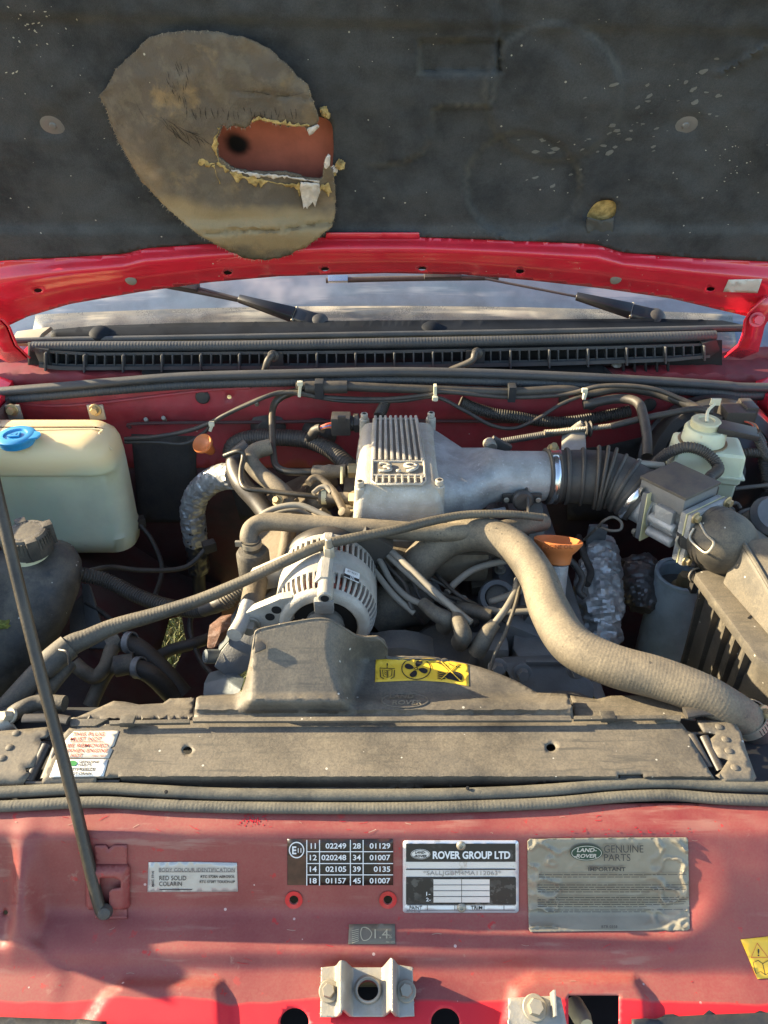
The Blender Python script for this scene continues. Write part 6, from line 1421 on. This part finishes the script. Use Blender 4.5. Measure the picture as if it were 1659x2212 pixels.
for u in (592, 1026):
    part('hose_plate', box((G(u, .1)+G(u, .8))/2, (.036, .012, .030), bev=.002), cowlblk, t)
part('end_cap', prism([G(70, -.1, .005), G(104, 0, -.004), G(112, 1, -.004), G(100, 1.02, -.002), G(84, .7, .004)], (0, .02, 0), .002), cowlblk, t)
part('end_cap', prism([G(1518, 0, -.004), G(1548, -.25, .002), G(1556, .5, .002), G(1534, .95, -.002), G(1518, 1, -.004)], (0, .02, 0), .002), cowlblk, t)
part('back_wall', sheet([(60, 740), (1560, 735), (1560, 800), (60, 810)], lambda u, v: Y(u, v, GY+.016), 60), darkm, t, thick=.002)
for u, w_ in ((582, 0), (1022, 1)):
    P = [G(u+8, .25, -.005), G(u+3, .3, -.022), Y(u-4, 780, GY-.03), Y(u-10-40*w_, 800, GY-.03)]
    part('washer_hose', tube(P, .0062, 12, 8), rubber, t); part('hose_grommet', lathe(G(u+8, .25, -.004), (0, -1, .2), [(.011, 0), (.011, .003), (.007, .006), (0, .006)], 16), rubber, t)
part('mounting_screw', lathe(Y(1332, 787, 1.33), (0, -.7, .7), [(.010, 0), (.009, .002), (.004, .004), (0, .005)], 16), steel, t)
# ledge below the grille
t = bpy.data.objects['bulkhead']
def LD(u, v): return Y(u, v, 1.30+.05*ss(815, 770, v))
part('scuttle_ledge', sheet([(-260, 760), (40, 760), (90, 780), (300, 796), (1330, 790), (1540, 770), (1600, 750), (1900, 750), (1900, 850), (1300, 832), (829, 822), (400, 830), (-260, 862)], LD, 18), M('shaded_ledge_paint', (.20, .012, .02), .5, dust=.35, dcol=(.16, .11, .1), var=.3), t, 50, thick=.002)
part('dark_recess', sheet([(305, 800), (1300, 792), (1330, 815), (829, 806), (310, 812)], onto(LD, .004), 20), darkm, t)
for k in range(5):
    a_ = LD(1340+k*24, 783)+Vector((0, -.008, 0)); b_ = LD(1348+k*24, 806)+Vector((0, -.008, 0))
    part('louvre', box((a_+b_)/2, (.004, .008, (a_-b_).length), Matrix.Rotation(radians(-12), 3, 'Y'), .001), darkm, t)
# seal and top strip above the grille
t = thing('scuttle_cover', 'black plastic cover strip with a rubber edge at the foot of the windscreen', 'cover', Y(829, 760, 1.32))
up_ = [(30, 736), (120, 734), (300, 731), (829, 722), (1200, 716), (1540, 709), (1640, 706)]
part('edge_lip', tube(SP(up_, 1.345), .0055, 12, 8), sealm, t)
part('rubber_edge', tube(SP([(70, 749), (200, 748), (500, 747), (829, 741), (1200, 734), (1545, 725)], 1.33), .0105, 14, 10, corr=(.00018, .006), flat=.9), sealm, t)
def CV(u, v): return Y(u, v, 1.345+.055*ss(730, 690, v))
part('cover', sheet([(20, 742), (108, 736), (112, 712), (200, 704), (400, 697), (829, 692), (1150, 690), (1400, 688), (1560, 692), (1640, 708), (1640, 714), (829, 728)], CV, 14, jit=.05), M('dark_cover_plastic', (.010, .012, .016), .7, spec=.12, var=.3), t, 70, thick=.002)
for u, v, m_ in ((216, 716, 1), (932, 706, 1)):
    P = CV(u, v); part('knob_cover', lathe(P-Vector((0, .0, .012)), (0, -.25, 1), [(.021, 0), (.020, .012), (.014, .018), (0, .020)], 28), MATS['dark_cover_plastic'], t)
part('corner_piece', prism([Y(20, 742, 1.36), Y(75, 742, 1.36), Y(90, 720, 1.40), Y(110, 705, 1.42), Y(35, 716, 1.42)], (0, .01, -.01), .003), M('beige_dust_plastic', (0.32, 0.28, 0.20), .6, dust=.4), t)
# windscreen
WP = Y(829, 690, 1.465); WN = Vector((0, -sin(radians(38)), cos(radians(38))))
def WS(u, v, h_=0): return PLN(u, v, WP, WN)+WN*h_
glass = M('windscreen_glass', (0.12, 0.165, 0.22), .05, streak=((.40, .43, .45), (2.5, 26, 26), .48, .62, .7), dust=.22, dcol=(.34, .36, .36), dbase=1.0, dscale=9, dsharp=.5, coat=.0, spec=.8)  # pale streaks paint reflections into the glass colour
t = thing('windscreen', 'dusty windscreen glass reflecting the sky behind the wipers', 'windscreen', WS(829, 694))
wsx = lambda a, b_: WP+Vector((a, 0, 0))+Vector((0, cos(radians(38)), sin(radians(38))))*b_+WN*(-.03*(a/.7)**2)
part('glass', sheet([(-.84, -.06), (.84, -.06), (.74, .62), (-.74, .62)], wsx, .05), glass, t, 60, thick=.005)
part('lower_band', sheet([(-.73, -.05), (.73, -.05), (.73, .030), (-.73, .030)], lambda a, b_: wsx(a, b_)+WN*.0025, .04), M('black_screen_band', (0.05, 0.062, 0.075), .12, dust=.45, dcol=(.42, .38, .29), dbase=1.0, dscale=5, streak=((.45, .41, .32), (4, 60, 60), .45, .6, .8)), t, thick=.001)
# reflections beyond the painted streaks are left to the sky
wiperm = M('wiper_black', (.011, .011, .012), .38)
def WW(u, v, h_=0): return PLN(u, v, WP+WN*.036, WN)+WN*h_
def wiper(label, arm, elbow, tip, base, cap, blade):
    t = thing('wiper', label, 'wiper', base)
    part('pivot_cap', lathe(base, WN, [(0, 0), (.020, 0), (.019, .014), (.012, .020), (0, .021)], 26), plasticc, t)
    d = (elbow-base); n_ = WN
    sd_ = d.normalized().cross(n_).normalized()
    def bar(a_, b_, wa, wb, h_, nm):
        bm = loft([[a_+sd_*wa, a_-sd_*wa, a_-sd_*wa*.6+n_*h_, a_+sd_*wa*.6+n_*h_], [b_+sd_*wb, b_-sd_*wb, b_-sd_*wb*.6+n_*h_*.7, b_+sd_*wb*.6+n_*h_*.7]])
        bmesh.ops.bevel(bm, geom=list(bm.edges), offset=.001, segments=1, affect='EDGES'); return part(nm, bm, wiperm, t)
    k = base.lerp(elbow, .30)
    bar(base-d*.02+n_*.006, k+n_*.010, .021, .019, .014, 'arm_head'); bar(base.lerp(elbow, .31)+n_*.010, elbow+n_*.014, .018, .009, .014, 'arm')
    part('hinge_pin', cyl(k+sd_*.016+n_*.016, k-sd_*.016+n_*.016, .003, seg=10), steel, t)
    part('arm_rod', tube([elbow+n_*.016, elbow.lerp(tip, .5)+n_*.016, tip+n_*.016], .004, 8, 4, flat=.6), plasticc, t)
    if blade:
        part('blade', tube([blade[0]+n_*.010, (blade[0]+blade[1])/2+n_*.012, blade[1]+n_*.010], .0055, 10, 6), rubber, t)
        part('blade_clip', box((blade[0]*.93+blade[1]*.07)+n_*.014, (.04, .014, .008), frame(blade[1]-blade[0], n_), .002), clampm, t)
        part('blade_bridge', box(blade[2]+n_*.018, (.075, .02, .014), frame(blade[1]-blade[0], n_), .004), plasticc, t)
    return t
wiper('left wiper arm with its round pivot left of centre', None, WW(520, 655), WW(395, 622), WW(690, 704, .004), None, (WW(330, 618), WW(560, 662), WW(395, 625)))
wiper('right wiper arm with a long blade reaching to the centre', None, WW(1240, 650), WW(1045, 612), WW(1410, 694, .004), None, (WW(705, 612), WW(1075, 606), WW(955, 605)))

# ================================================================== bonnet
BA = radians(64)
BP = Y(829, 600, 1.255); BD = Vector((0, -cos(BA), sin(BA))); BN = Vector((0, -sin(BA), -cos(BA)))   # BN points into the bay
def BO(u, v, h_=0.0): return PLN(u, v, BP+BN*h_, BN)
t = thing('bonnet', 'raised red bonnet with torn black sound insulation underneath', 'bonnet', BP)
# outer skin
bm = sheet([(-.70, -.02), (.70, -.02), (.72, .98), (-.72, .98)], lambda a, b_: BP+Vector((a, 0, 0))+BD*b_+BN*(-.045-.02*(1-(a/.75)**2)), .06)
o = part('skin', bm, redclean, t, 60); solid(o, .0015)
# rear lip: folded red channel
ul = [(-260, 590), (-60, 571), (0, 565), (150, 556), (268, 549), (312, 537), (440, 528), (600, 518), (705, 513), (905, 513), (1100, 520), (1288, 528), (1345, 546), (1500, 558), (1659, 566), (1720, 570), (1900, 580)]
ll = [(-260, 800), (0, 712), (60, 684), (150, 657), (300, 631), (450, 610), (600, 597), (830, 590), (1000, 593), (1150, 606), (1300, 623), (1450, 645), (1600, 680), (1720, 710), (1900, 780)]
def LP(u, v):
    a_, b_ = pw(ul, u), pw(ll, u); q = (v-a_)/(b_-a_)
    h_ = .017+.020*ss(.0, .34, q)-.004*ss(.34, .55, q)-.022*ss(.55, 1.05, q)
    return BO(u, v, h_)
lo_ = [(u, pw(ul, u)) for u in range(-72, 1733, 12)]
hi_ = [(u, pw(ll, u)) for u in range(1728, -73, -12)]
hl = [circ(82, 628, 9, 14, 5), circ(492, 590, 9, 14, 5), circ(702, 582, 9, 14, 5), circ(912, 581, 9, 14, 5), circ(1123, 587, 9, 14, 5), circ(1535, 625, 9, 14, 5)]
part('rear_lip', sheet(lo_+hi_, LP, 7, hl, edge=6, jit=.05), redclean, t, 75, thick=.0014)
part('lip_shade_sheet', sheet([(a_, b_+8) for a_, b_ in lo_[3:-3:3]]+[(a_, b_-10) for a_, b_ in hi_[3:-3:3]], lambda u, v: BO(u, v, -.004), 30), darkm, t, thick=.001)  # dark sheet added so the lip holes read as shaded
part('lip_flange', sheet([(705, 503), (905, 503), (907, 516), (703, 516)], lambda u, v: BO(u, v, .028), 12), redclean, t, thick=.0014)
for u, v in ((283, 605), (1330, 603)):
    P = LP(u, v); part('hole_plug', lathe(P, BN, [(px(P, 12), 0), (px(P, 12), .002), (px(P, 9), .0035), (0, .004)], 20), M('grey_plug', (.22, .20, .17), .6), t)
part('lip_sticker', sheet([(1574, 603), (1646, 602), (1636, 632), (1562, 629)], onto(LP, .0012), 10), M('worn_white_label', (.66, .63, .58), .5, stains=[((.45, .42, .38), 60, .55, .65, .7)]), t, thick=.0003)
# insulation felt
def roundbox(u, v, u0, v0, u1, v1, w_):
    return ss(u0-w_, u0+w_, u)*(1-ss(u1-w_, u1+w_, u))*ss(v0-w_, v0+w_, v)*(1-ss(v1-w_, v1+w_, v))
def ell(u, v, cu, cv, ru, rv): return sqrt(((u-cu)/ru)**2+((v-cv)/rv)**2)
def felt_h(u, v):
    h_ = 0.0
    h_ += .003*(1-ss(38, 68, v-.02*(u-829)))                    # upper band
    h_ -= .005*roundbox(u, v, 905, 86, 1082, 158, 4)
    k = 1.0 if True else 0
    # stepped edge of the middle panel
    edge = pw([(-400, 1074), (158, 1074), (228, 1060), (232, 936), (300, 930), (330, 912), (352, 870), (360, 780), (364, -400), (900, -400)], v)
    h_ += .0055*ss(edge+6, edge-6, u)*ss(372, 360, v)*ss(760, 860, u)
    e1 = ell(u, v, 1195, 200, 150, 150); h_ += .003*(1-ss(.94, 1.04, e1))
    e2 = ell(u, v, 1130, 400, 125, 115); h_ -= .004*(1-ss(.95, 1.03, e2))
    e3 = ell(u, v, 960, 310, 60, 60)
    h_ -= .0045*ss(-8, 8, v-pw([(1300, 300), (1659, 105), (1900, -20)], u))*0
    d_ = (v-pw([(1560, 158), (1659, 100), (1900, -20)], u)); h_ += .0035*ss(1520, 1580, u)*(ss(-12, 0, d_)*(1-ss(0, 12, d_)))
    h_ += .004*ss(480, 510, v)
    h_ += .0022*noise.noise(Vector((u*.006, v*.008, 1)))+.0012*noise.noise(Vector((u*.02, v*.025, 5)))
    h_ *= 2.0
    for cu in (115, 1480): h_ -= .006*(1-ss(0, 1.0, ell(u, v, cu, 269, 60, 42)))
    h_ -= .010*(1-ss(0, 1, ell(u, v, 1300, 455, 60, 35)))
    return h_
FH = .012
def FE(u, v): return BO(u, v, FH+felt_h(u, v))
hole_in = curve2([(440, 110), (550, 100), (618, 170), (668, 240), (712, 262), (720, 300), (719, 350), (712, 395), (670, 430), (560, 420), (455, 390), (430, 260)], 5)
slit = curve2([(1268, 470), (1285, 440), (1312, 432), (1330, 440), (1326, 468), (1300, 477)], 4)
bp_ = lambda x, q: proj(BP+Vector((x, 0, 0))+BD*q+BN*FH)
ftop = [bp_(-.67, .70), bp_(0, .70), bp_(.67, .70)]
flo = [(u, pw(ul, u)-1) for u in range(1680, -21, -20)]
ins = part('insulation', sheet(ftop+[bp_(.66, .2)]+flo+[bp_(-.66, .2)], FE, 9.5, [hole_in, slit], edge=9, jit=.15), felt, t, 75, thick=.004)
# rubbed, paler edges of the moulded felt (wear and relief highlights, stored on the mesh)
def relief_wear(o, amt, fn):
    me = o.data; at = me.attributes.new('wear', 'FLOAT', 'POINT'); O = ORI[o.name]
    for i, v in enumerate(me.vertices): at.data[i].value = fn(*proj(v.co+O))
def fw(u, v):
    if v < -60 or not -300 < u < 1960: return 0
    g_ = sqrt((felt_h(u+3, v)-felt_h(u-3, v))**2+(felt_h(u, v+3)-felt_h(u, v-3))**2)/6
    return min(.5, max(0, g_*1000*.8-.10))*max(0, .45+.9*noise.noise(Vector((u*.012, v*.012, 6))))
relief_wear(ins, 1, fw)
t_ = felt.node_tree; b_ = t_.nodes['Principled BSDF']; old = b_.inputs['Base Color'].links[0].from_socket
an = t_.nodes.new('ShaderNodeAttribute'); an.attribute_name = 'wear'; mx = t_.nodes.new('ShaderNodeMix'); mx.data_type = 'RGBA'; cl = t_.nodes.new('ShaderNodeClamp')
t_.links.new(an.outputs['Fac'], cl.inputs[0]); t_.links.new(cl.outputs[0], mx.inputs[0]); t_.links.new(old, mx.inputs[6]); mx.inputs[7].default_value = (.17, .17, .145, 1); t_.links.new(mx.outputs[2], b_.inputs['Base Color'])
rs_ = random.Random(9); bm = newbm(); bm2 = newbm()
def splat(u, v, r, q, a, bm): flatpoly([(u+r*(cos(t)*cos(a)-q*sin(t)*sin(a))*(1+.3*rs_.uniform(-1, 1)), v+r*(cos(t)*sin(a)+q*sin(t)*cos(a))*(1+.3*rs_.uniform(-1, 1))) for t in [2*pi*k/9 for k in range(9)]], FE, .0008, bm)
for k in range(62):
    s_ = rs_.random(); splat(lerp(1165, 1560, s_)+rs_.gauss(0, 30), lerp(360, 170, s_)+rs_.gauss(0, 42), rs_.uniform(2, 10)*(1 if k % 3 else .5), rs_.uniform(.3, .6), -.25+rs_.uniform(-.3, .3), bm)
for k in range(22): splat(1600+rs_.gauss(0, 40), 350+rs_.gauss(0, 35), rs_.uniform(.8, 2), .7, 0, bm2)
for k in range(30): splat(70+rs_.gauss(0, 35), 60+rs_.gauss(0, 40), rs_.uniform(1, 3.5), .5, rs_.uniform(-1, 1), bm2)
for k in range(64): splat(rs_.uniform(0, 1659), rs_.uniform(0, 520), rs_.uniform(.6, 1.9), .6, rs_.uniform(-1, 1), bm2)
part('splash_marks', bm, M('grey_splash', (.15, .15, .14), .9), ins, sm=False)['kind'] = 'stuff'; part('white_specks', bm2, M('pale_speck', (.42, .41, .35), .9), ins, sm=False)['kind'] = 'stuff'
part('slit_backing', sheet([(1240, 410), (1350, 410), (1350, 500), (1240, 500)], lambda u, v: BO(u, v, .002), 20), foam, t)
part('slit_flap', sheet([(1268, 470), (1300, 478), (1326, 470), (1324, 500), (1318, 512), (1314, 498), (1300, 508), (1284, 498), (1272, 508), (1266, 488)], lambda u, v: BO(u, v, FH+.005+.004*noise.noise(Vector((u*.05, v*.05, 2)))), 7), M('grey_torn_felt', (.075, .075, .068), .95, bump=.8, bs=500), t, thick=.0015)
# the bonnet skin seen through the hole
part('inner_skin', sheet([(380, 60), (780, 60), (780, 480), (380, 480)], lambda u, v: BO(u, v, -.020), 40), skinred, t, thick=.001)
def spot(m, C0, r0, r1, col):
    t_ = m.node_tree; N = t_.nodes.new; L = t_.links.new; b = t_.nodes['Principled BSDF']; old = b.inputs['Base Color'].links[0].from_socket
    geo = N('ShaderNodeNewGeometry'); ds = N('ShaderNodeVectorMath'); ds.operation = 'DISTANCE'; L(geo.outputs['Position'], ds.inputs[0]); ds.inputs[1].default_value = tuple(C0)
    no = N('ShaderNodeTexNoise'); no.inputs['Scale'].default_value = 60; L(geo.outputs['Position'], no.inputs['Vector'])
    ad = N('ShaderNodeMath'); ad.operation = 'MULTIPLY_ADD'; L(no.outputs['Fac'], ad.inputs[0]); ad.inputs[1].default_value = .008; L(ds.outputs['Value'], ad.inputs[2])
    r_ = N('ShaderNodeMapRange'); r_.interpolation_type = 'SMOOTHSTEP'; L(ad.outputs[0], r_.inputs[0]); r_.inputs[1].default_value = r1; r_.inputs[2].default_value = r0
    mx = N('ShaderNodeMix'); mx.data_type = 'RGBA'; L(r_.outputs[0], mx.inputs[0]); L(old, mx.inputs[6]); mx.inputs[7].default_value = (*col, 1); L(mx.outputs[2], b.inputs['Base Color'])
spot(skinred, BO(512, 311, -.020), .013, .029, (.012, .010, .010))
# torn flap hanging inside out
outl = [(425, 66), (470, 68), (530, 82), (580, 104), (622, 142), (650, 172), (664, 182), (674, 214), (687, 250), (690, 258), (686, 268)]
rag = [(668, 276), (664, 284), (655, 271), (640, 274), (632, 268), (624, 275), (612, 262), (606, 274), (598, 262), (592, 270), (580, 256), (574, 262), (564, 252), (548, 254), (541, 270), (530, 276), (512, 272), (498, 272), (494, 280), (486, 270), (476, 274), (473, 290), (466, 306), (470, 322), (474, 342), (486, 352), (498, 362), (520, 368), (548, 372), (566, 372), (590, 374), (616, 372), (640, 380), (664, 386), (688, 388), (698, 384), (700, 368), (706, 342), (712, 338), (714, 360)]
rest = [(722, 380), (724, 420), (724, 462), (716, 484), (694, 510), (664, 532), (634, 546), (606, 556), (578, 561), (548, 561), (520, 554), (488, 540), (455, 522), (420, 500), (385, 472), (350, 440), (305, 390), (272, 335), (246, 285), (230, 240), (218, 215), (216, 204), (228, 194), (236, 178), (250, 148), (285, 118), (318, 84), (350, 72), (390, 67)]
flap = outl+rag+rest
def band(m, v0, v1, col, amt):
    # strip of another colour across the flap, fixed on the bonnet
    t_ = m.node_tree; N = t_.nodes.new; L = t_.links.new; b = t_.nodes['Principled BSDF']; old = b.inputs['Base Color'].links[0].from_socket
    geo = N('ShaderNodeNewGeometry'); dt = N('ShaderNodeVectorMath'); dt.operation = 'DOT_PRODUCT'; L(geo.outputs['Position'], dt.inputs[0]); dt.inputs[1].default_value = tuple(BD+Vector((.12, 0, 0)))
    no = N('ShaderNodeTexNoise'); no.inputs['Scale'].default_value = 16; no.inputs['Detail'].default_value = 6; L(geo.outputs['Position'], no.inputs['Vector'])
    ad = N('ShaderNodeMath'); ad.operation = 'MULTIPLY_ADD'; L(no.outputs['Fac'], ad.inputs[0]); ad.inputs[1].default_value = .05; L(dt.outputs['Value'], ad.inputs[2])
    q = lambda v: BO(560, v).dot(BD+Vector((.12, 0, 0)))+.025
    r1 = N('ShaderNodeMapRange'); r1.interpolation_type = 'SMOOTHSTEP'; L(ad.outputs[0], r1.inputs[0]); r1.inputs[1].default_value = q(v0-12); r1.inputs[2].default_value = q(v0+12)
    r2 = N('ShaderNodeMapRange'); r2.interpolation_type = 'SMOOTHSTEP'; L(ad.outputs[0], r2.inputs[0]); r2.inputs[1].default_value = q(v1+14); r2.inputs[2].default_value = q(v1-14)
    mu = N('ShaderNodeMath'); mu.operation = 'MULTIPLY'; L(r1.outputs[0], mu.inputs[0]); L(r2.outputs[0], mu.inputs[1])
    m2 = N('ShaderNodeMath'); m2.operation = 'MULTIPLY'; L(mu.outputs[0], m2.inputs[0]); m2.inputs[1].default_value = amt
    mx = N('ShaderNodeMix'); mx.data_type = 'RGBA'; L(m2.outputs[0], mx.inputs[0]); L(old, mx.inputs[6]); mx.inputs[7].default_value = (*col, 1); L(mx.outputs[2], b.inputs['Base Color'])
band(feltback, 415, 492, (.36, .27, .15), .8)
band(feltback, 505, 700, (.07, .075, .06), .8)
def FL(u, v):
    # bulges away from the bonnet, tip folded forwards over the red lip
    cu, cv = 480, 330
    d_ = max(0, 1-ell(u, v, 480, 300, 275, 285))
    h_ = FH+.006+.020*min(1, d_*2.2)+.022*ss(400, 560, v)+.010*ss(500, 200, v)*ss(520, 680, u)
    h_ += .012*ss(470, 500, v)*(1-ss(505, 560, v))
    h_ += .006*noise.noise(Vector((u*.011, v*.013, 3)))+.0025*noise.noise(Vector((u*.035, v*.03, 7)))+.0008*noise.noise(Vector((u*.14, v*.10, 2)))
    # creases
    d1 = v-pw([(500, 195), (560, 202), (668, 212)], u); h_ -= .004*ss(490, 520, u)*(1-ss(0, 5, abs(d1)))
    d2 = v-pw([(440, 502), (600, 496), (700, 482)], u); h_ -= .008*ss(430, 450, u)*(1-ss(0, 7, abs(d2)))
    return BO(u, v, h_)
flap = [(u+2.6*noise.noise(Vector((u*.06, v*.06, 1)))+1.6*noise.noise(Vector((u*.21, v*.21, 4))), v+2.6*noise.noise(Vector((u*.06, v*.06, 11)))+1.6*noise.noise(Vector((u*.21, v*.21, 14)))) for u, v in dense(flap, 5)]
fo = part('felt_flap', sheet(flap, FL, 7, edge=6, jit=.3), feltback, t, 80); solid(fo, .004)
# loose fibres fraying out of the cut edge
rf_ = random.Random(8); bm = newbm(); nf = len(flap)
for i in range(nf):
    a_, b_ = flap[i], flap[(i+1) % nf]; tx, ty = b_[0]-a_[0], b_[1]-a_[1]; l_ = sqrt(tx*tx+ty*ty) or 1
    for q in range(2):
        k_ = rf_.random(); s_ = rf_.choice((-1, 1, 1)); ln = rf_.uniform(1.5, 4.5)*(1.6 if rf_.random() < .1 else 1); w_ = rf_.uniform(.35, .8)
        u, v = a_[0]+tx*k_, a_[1]+ty*k_; ang = atan2(-tx, ty)+rf_.uniform(-.9, .9); du, dv = cos(ang)*ln*s_, sin(ang)*ln*s_; h1 = rf_.uniform(-.001, .005)
        p0 = FL(u-tx/l_*w_, v-ty/l_*w_); p1 = FL(u+tx/l_*w_, v+ty/l_*w_); p2 = FL(u+du, v+dv)+BN*h1
        bm.faces.new([bm.verts.new(p) for p in (p0+BN*.0005, p1+BN*.0005, p2)])
part('frayed_fibres', bm, M('felt_fibre', (.30, .245, .165), .95, var=.4), fo, sm=False)['kind'] = 'stuff'
# cracks in the flap
rr_ = random.Random(4)
dk = M('crack_dark', (.022, .018, .015), .95)
bm = newbm()
def crack(u, v, a, l, w_):
    P = [(u, v)]; n = max(3, int(l/7))
    for q in range(n):
        a += rr_.uniform(-.25, .25); P.append((P[-1][0]+cos(a)*l/n, P[-1][1]+sin(a)*l/n))
    L_ = len(P); bmx = bm
    for q in range(L_-1): line([P[q], P[q+1]], w_*(1-.75*abs(2*(q+.5)/(L_-1)-1)), FL, .0009, bmx)
for k in range(15): crack(350+k*6+rr_.uniform(-5, 5), 258+k*3.2+rr_.uniform(-8, 8), .82+rr_.uniform(-.15, .15), rr_.uniform(22, 58), rr_.uniform(.9, 1.9))
for k in range(20): crack(352+rr_.uniform(0, 55), 130+rr_.uniform(0, 80), 1.25+rr_.uniform(-.3, .3), rr_.uniform(10, 30), rr_.uniform(.6, 1.4))
for k in range(22): crack(400+k*11.5+rr_.uniform(-3, 3), 234+rr_.uniform(-4, 8), 1.35+rr_.uniform(-.2, .2), rr_.uniform(10, 26), rr_.uniform(.8, 1.7))
crack(500, 196, .06, 170, .9); crack(330, 250, .75, 120, .8); crack(290, 215, .9, 60, .7)
part('cracks', bm, dk, fo, sm=False)['kind'] = 'stuff'
# wadding along the torn edge
def ragged(pts, mapper, w_, seed, mat, par, name, lift=.003):
    r_ = random.Random(seed); P = dense(pts, 5, False); A, B_ = [], []
    for i, p in enumerate(P):
        j = max(0, i-1); k = min(len(P)-1, i+1); dx, dy = P[k][0]-P[j][0], P[k][1]-P[j][1]; l = sqrt(dx*dx+dy*dy) or 1
        g1 = max(.05, .55+1.1*noise.noise(Vector((p[0]*.05, p[1]*.05, seed)))); a_ = r_.uniform(.2, 1.5)*w_*g1; b_ = r_.uniform(.1, .7)*w_*g1; A.append((p[0]-dy/l*a_, p[1]+dx/l*a_)); B_.append((p[0]+dy/l*b_, p[1]-dx/l*b_))
    bm = sheet(A+B_[::-1], lambda u, v: mapper(u, v)+BN*(lift+.003*noise.noise(Vector((u*.12, v*.12, seed)))), 4, edge=4); o_ = part(name, bm, mat, par, 80); solid(o_, .0012); return o_
ragged([(668, 270), (640, 270), (600, 264), (560, 256), (545, 262)], FL, 7, 1, foam, fo, 'wadding', .0018)
ragged([(474, 276), (468, 300), (466, 322), (472, 346)], FL, 8, 2, foam, fo, 'wadding', .0015)
ragged([(470, 350), (500, 372), (545, 386), (590, 392), (640, 400), (690, 408), (712, 400)], FL, 17, 3, foam, fo, 'wadding', .0018)
ragged([(430, 345), (452, 352), (470, 350)], FL, 9, 5, foam, fo, 'wadding', .0015)
ragged([(462, 356), (468, 378), (476, 396)], FL, 9, 6, foam, fo, 'wadding', .0015)
ragged([(500, 364), (560, 374), (596, 376), (625, 378), (690, 390)], FL, 4.5, 4, fluff, fo, 'white_fluff', .004)
o_ = part('white_fluff', sheet([(650, 388), (690, 392), (692, 410), (686, 425), (681, 442), (676, 430), (670, 436), (664, 444), (660, 440), (656, 444), (652, 420), (648, 400)], lambda u, v: FL(u, v)+BN*(.006+.003*noise.noise(Vector((u*.1, v*.1, 8)))), 5), fluff, fo, 80); solid(o_, .002)
o_ = part('white_fluff', sheet([(664, 276), (686, 266), (690, 270), (676, 285), (668, 289)], lambda u, v: FL(u, v)+BN*.004, 5), fluff, fo, 80); solid(o_, .002)
o_ = part('white_fluff', sheet([(702, 344), (709, 334), (714, 338), (712, 358), (704, 366), (700, 360)], lambda u, v: BO(u, v, FH+.03), 5), fluff, fo, 80); solid(o_, .002)
for u, v, r_, m_ in ((716, 372, 11, foam), (735, 356, 11, foam), (700, 240, 10, foam), (706, 248, 8, foam), (722, 366, 8, fluff)):
    bm = newbm(); bmesh.ops.create_icosphere(bm, subdivisions=3, radius=1); P = BO(u, v, FH+.006); q = px(P, r_)
    for v_ in bm.verts: v_.co = P+v_.co*q*(1+.5*noise.noise(v_.co*3+Vector((u, v, 0))))*.9
    part('wadding_tuft', bm, m_, t)
# clips
for u in (115, 1480):
    P = FE(u, 269); part('insulation_clip', lathe(P, BN, [(px(P, 28), -.001), (px(P, 27), .0015), (px(P, 18), .003), (px(P, 8), .0026), (px(P, 6), .0045), (0, .005)], 32), M('dull_grey_clip', (.17, .175, .175), .42, metal=.3, dust=.3), t)
# hinges (they swing with the bonnet)
bon = bpy.data.objects['bonnet']
for s_ in (-1, 1):
    if s_ > 0:
        pts = [(1655, 640), (1622, 672), (1612, 690), (1608, 720), (1598, 745), (1570, 768)]; oth = [(1690, 660), (1660, 690), (1652, 705), (1645, 735), (1638, 760), (1600, 775)]
    else:
        pts = [(-60, 670), (0, 690), (14, 705), (24, 730), (30, 745), (58, 772)]; oth = [(-100, 700), (-50, 715), (-35, 725), (-20, 745), (-10, 765), (20, 780)]
    yy_ = [1.225, 1.235, 1.245, 1.26, 1.275, 1.30]
    bm = newbm(); a_ = [bm.verts.new(Y(*p, y)) for p, y in zip(pts, yy_)]; b_ = [bm.verts.new(Y(*p, y+.02)) for p, y in zip(oth, yy_)]
    for i in range(5): bm.faces.new((a_[i], a_[i+1], b_[i+1], b_[i]))
    hg = part('hinge', bm, redclean, bon, thick=.004)
    bm2 = newbm(); c_ = [bm2.verts.new(Y(*p, y)) for p, y in zip(pts, yy_)]; d_ = [bm2.verts.new(Y(p[0]-s_*6, p[1]+3, y-.012)) for p, y in zip(pts, yy_)]
    for i in range(5): bm2.faces.new((c_[i], c_[i+1], d_[i+1], d_[i]))
    part('hinge_flange', bm2, redclean, hg, thick=.003)
    part('bolt', hexbolt(Y(1634, 690, 1.235) if s_ > 0 else Y(-30, 706, 1.235), (-.2*s_, -1, .3), .0085, .012), redclean, hg)
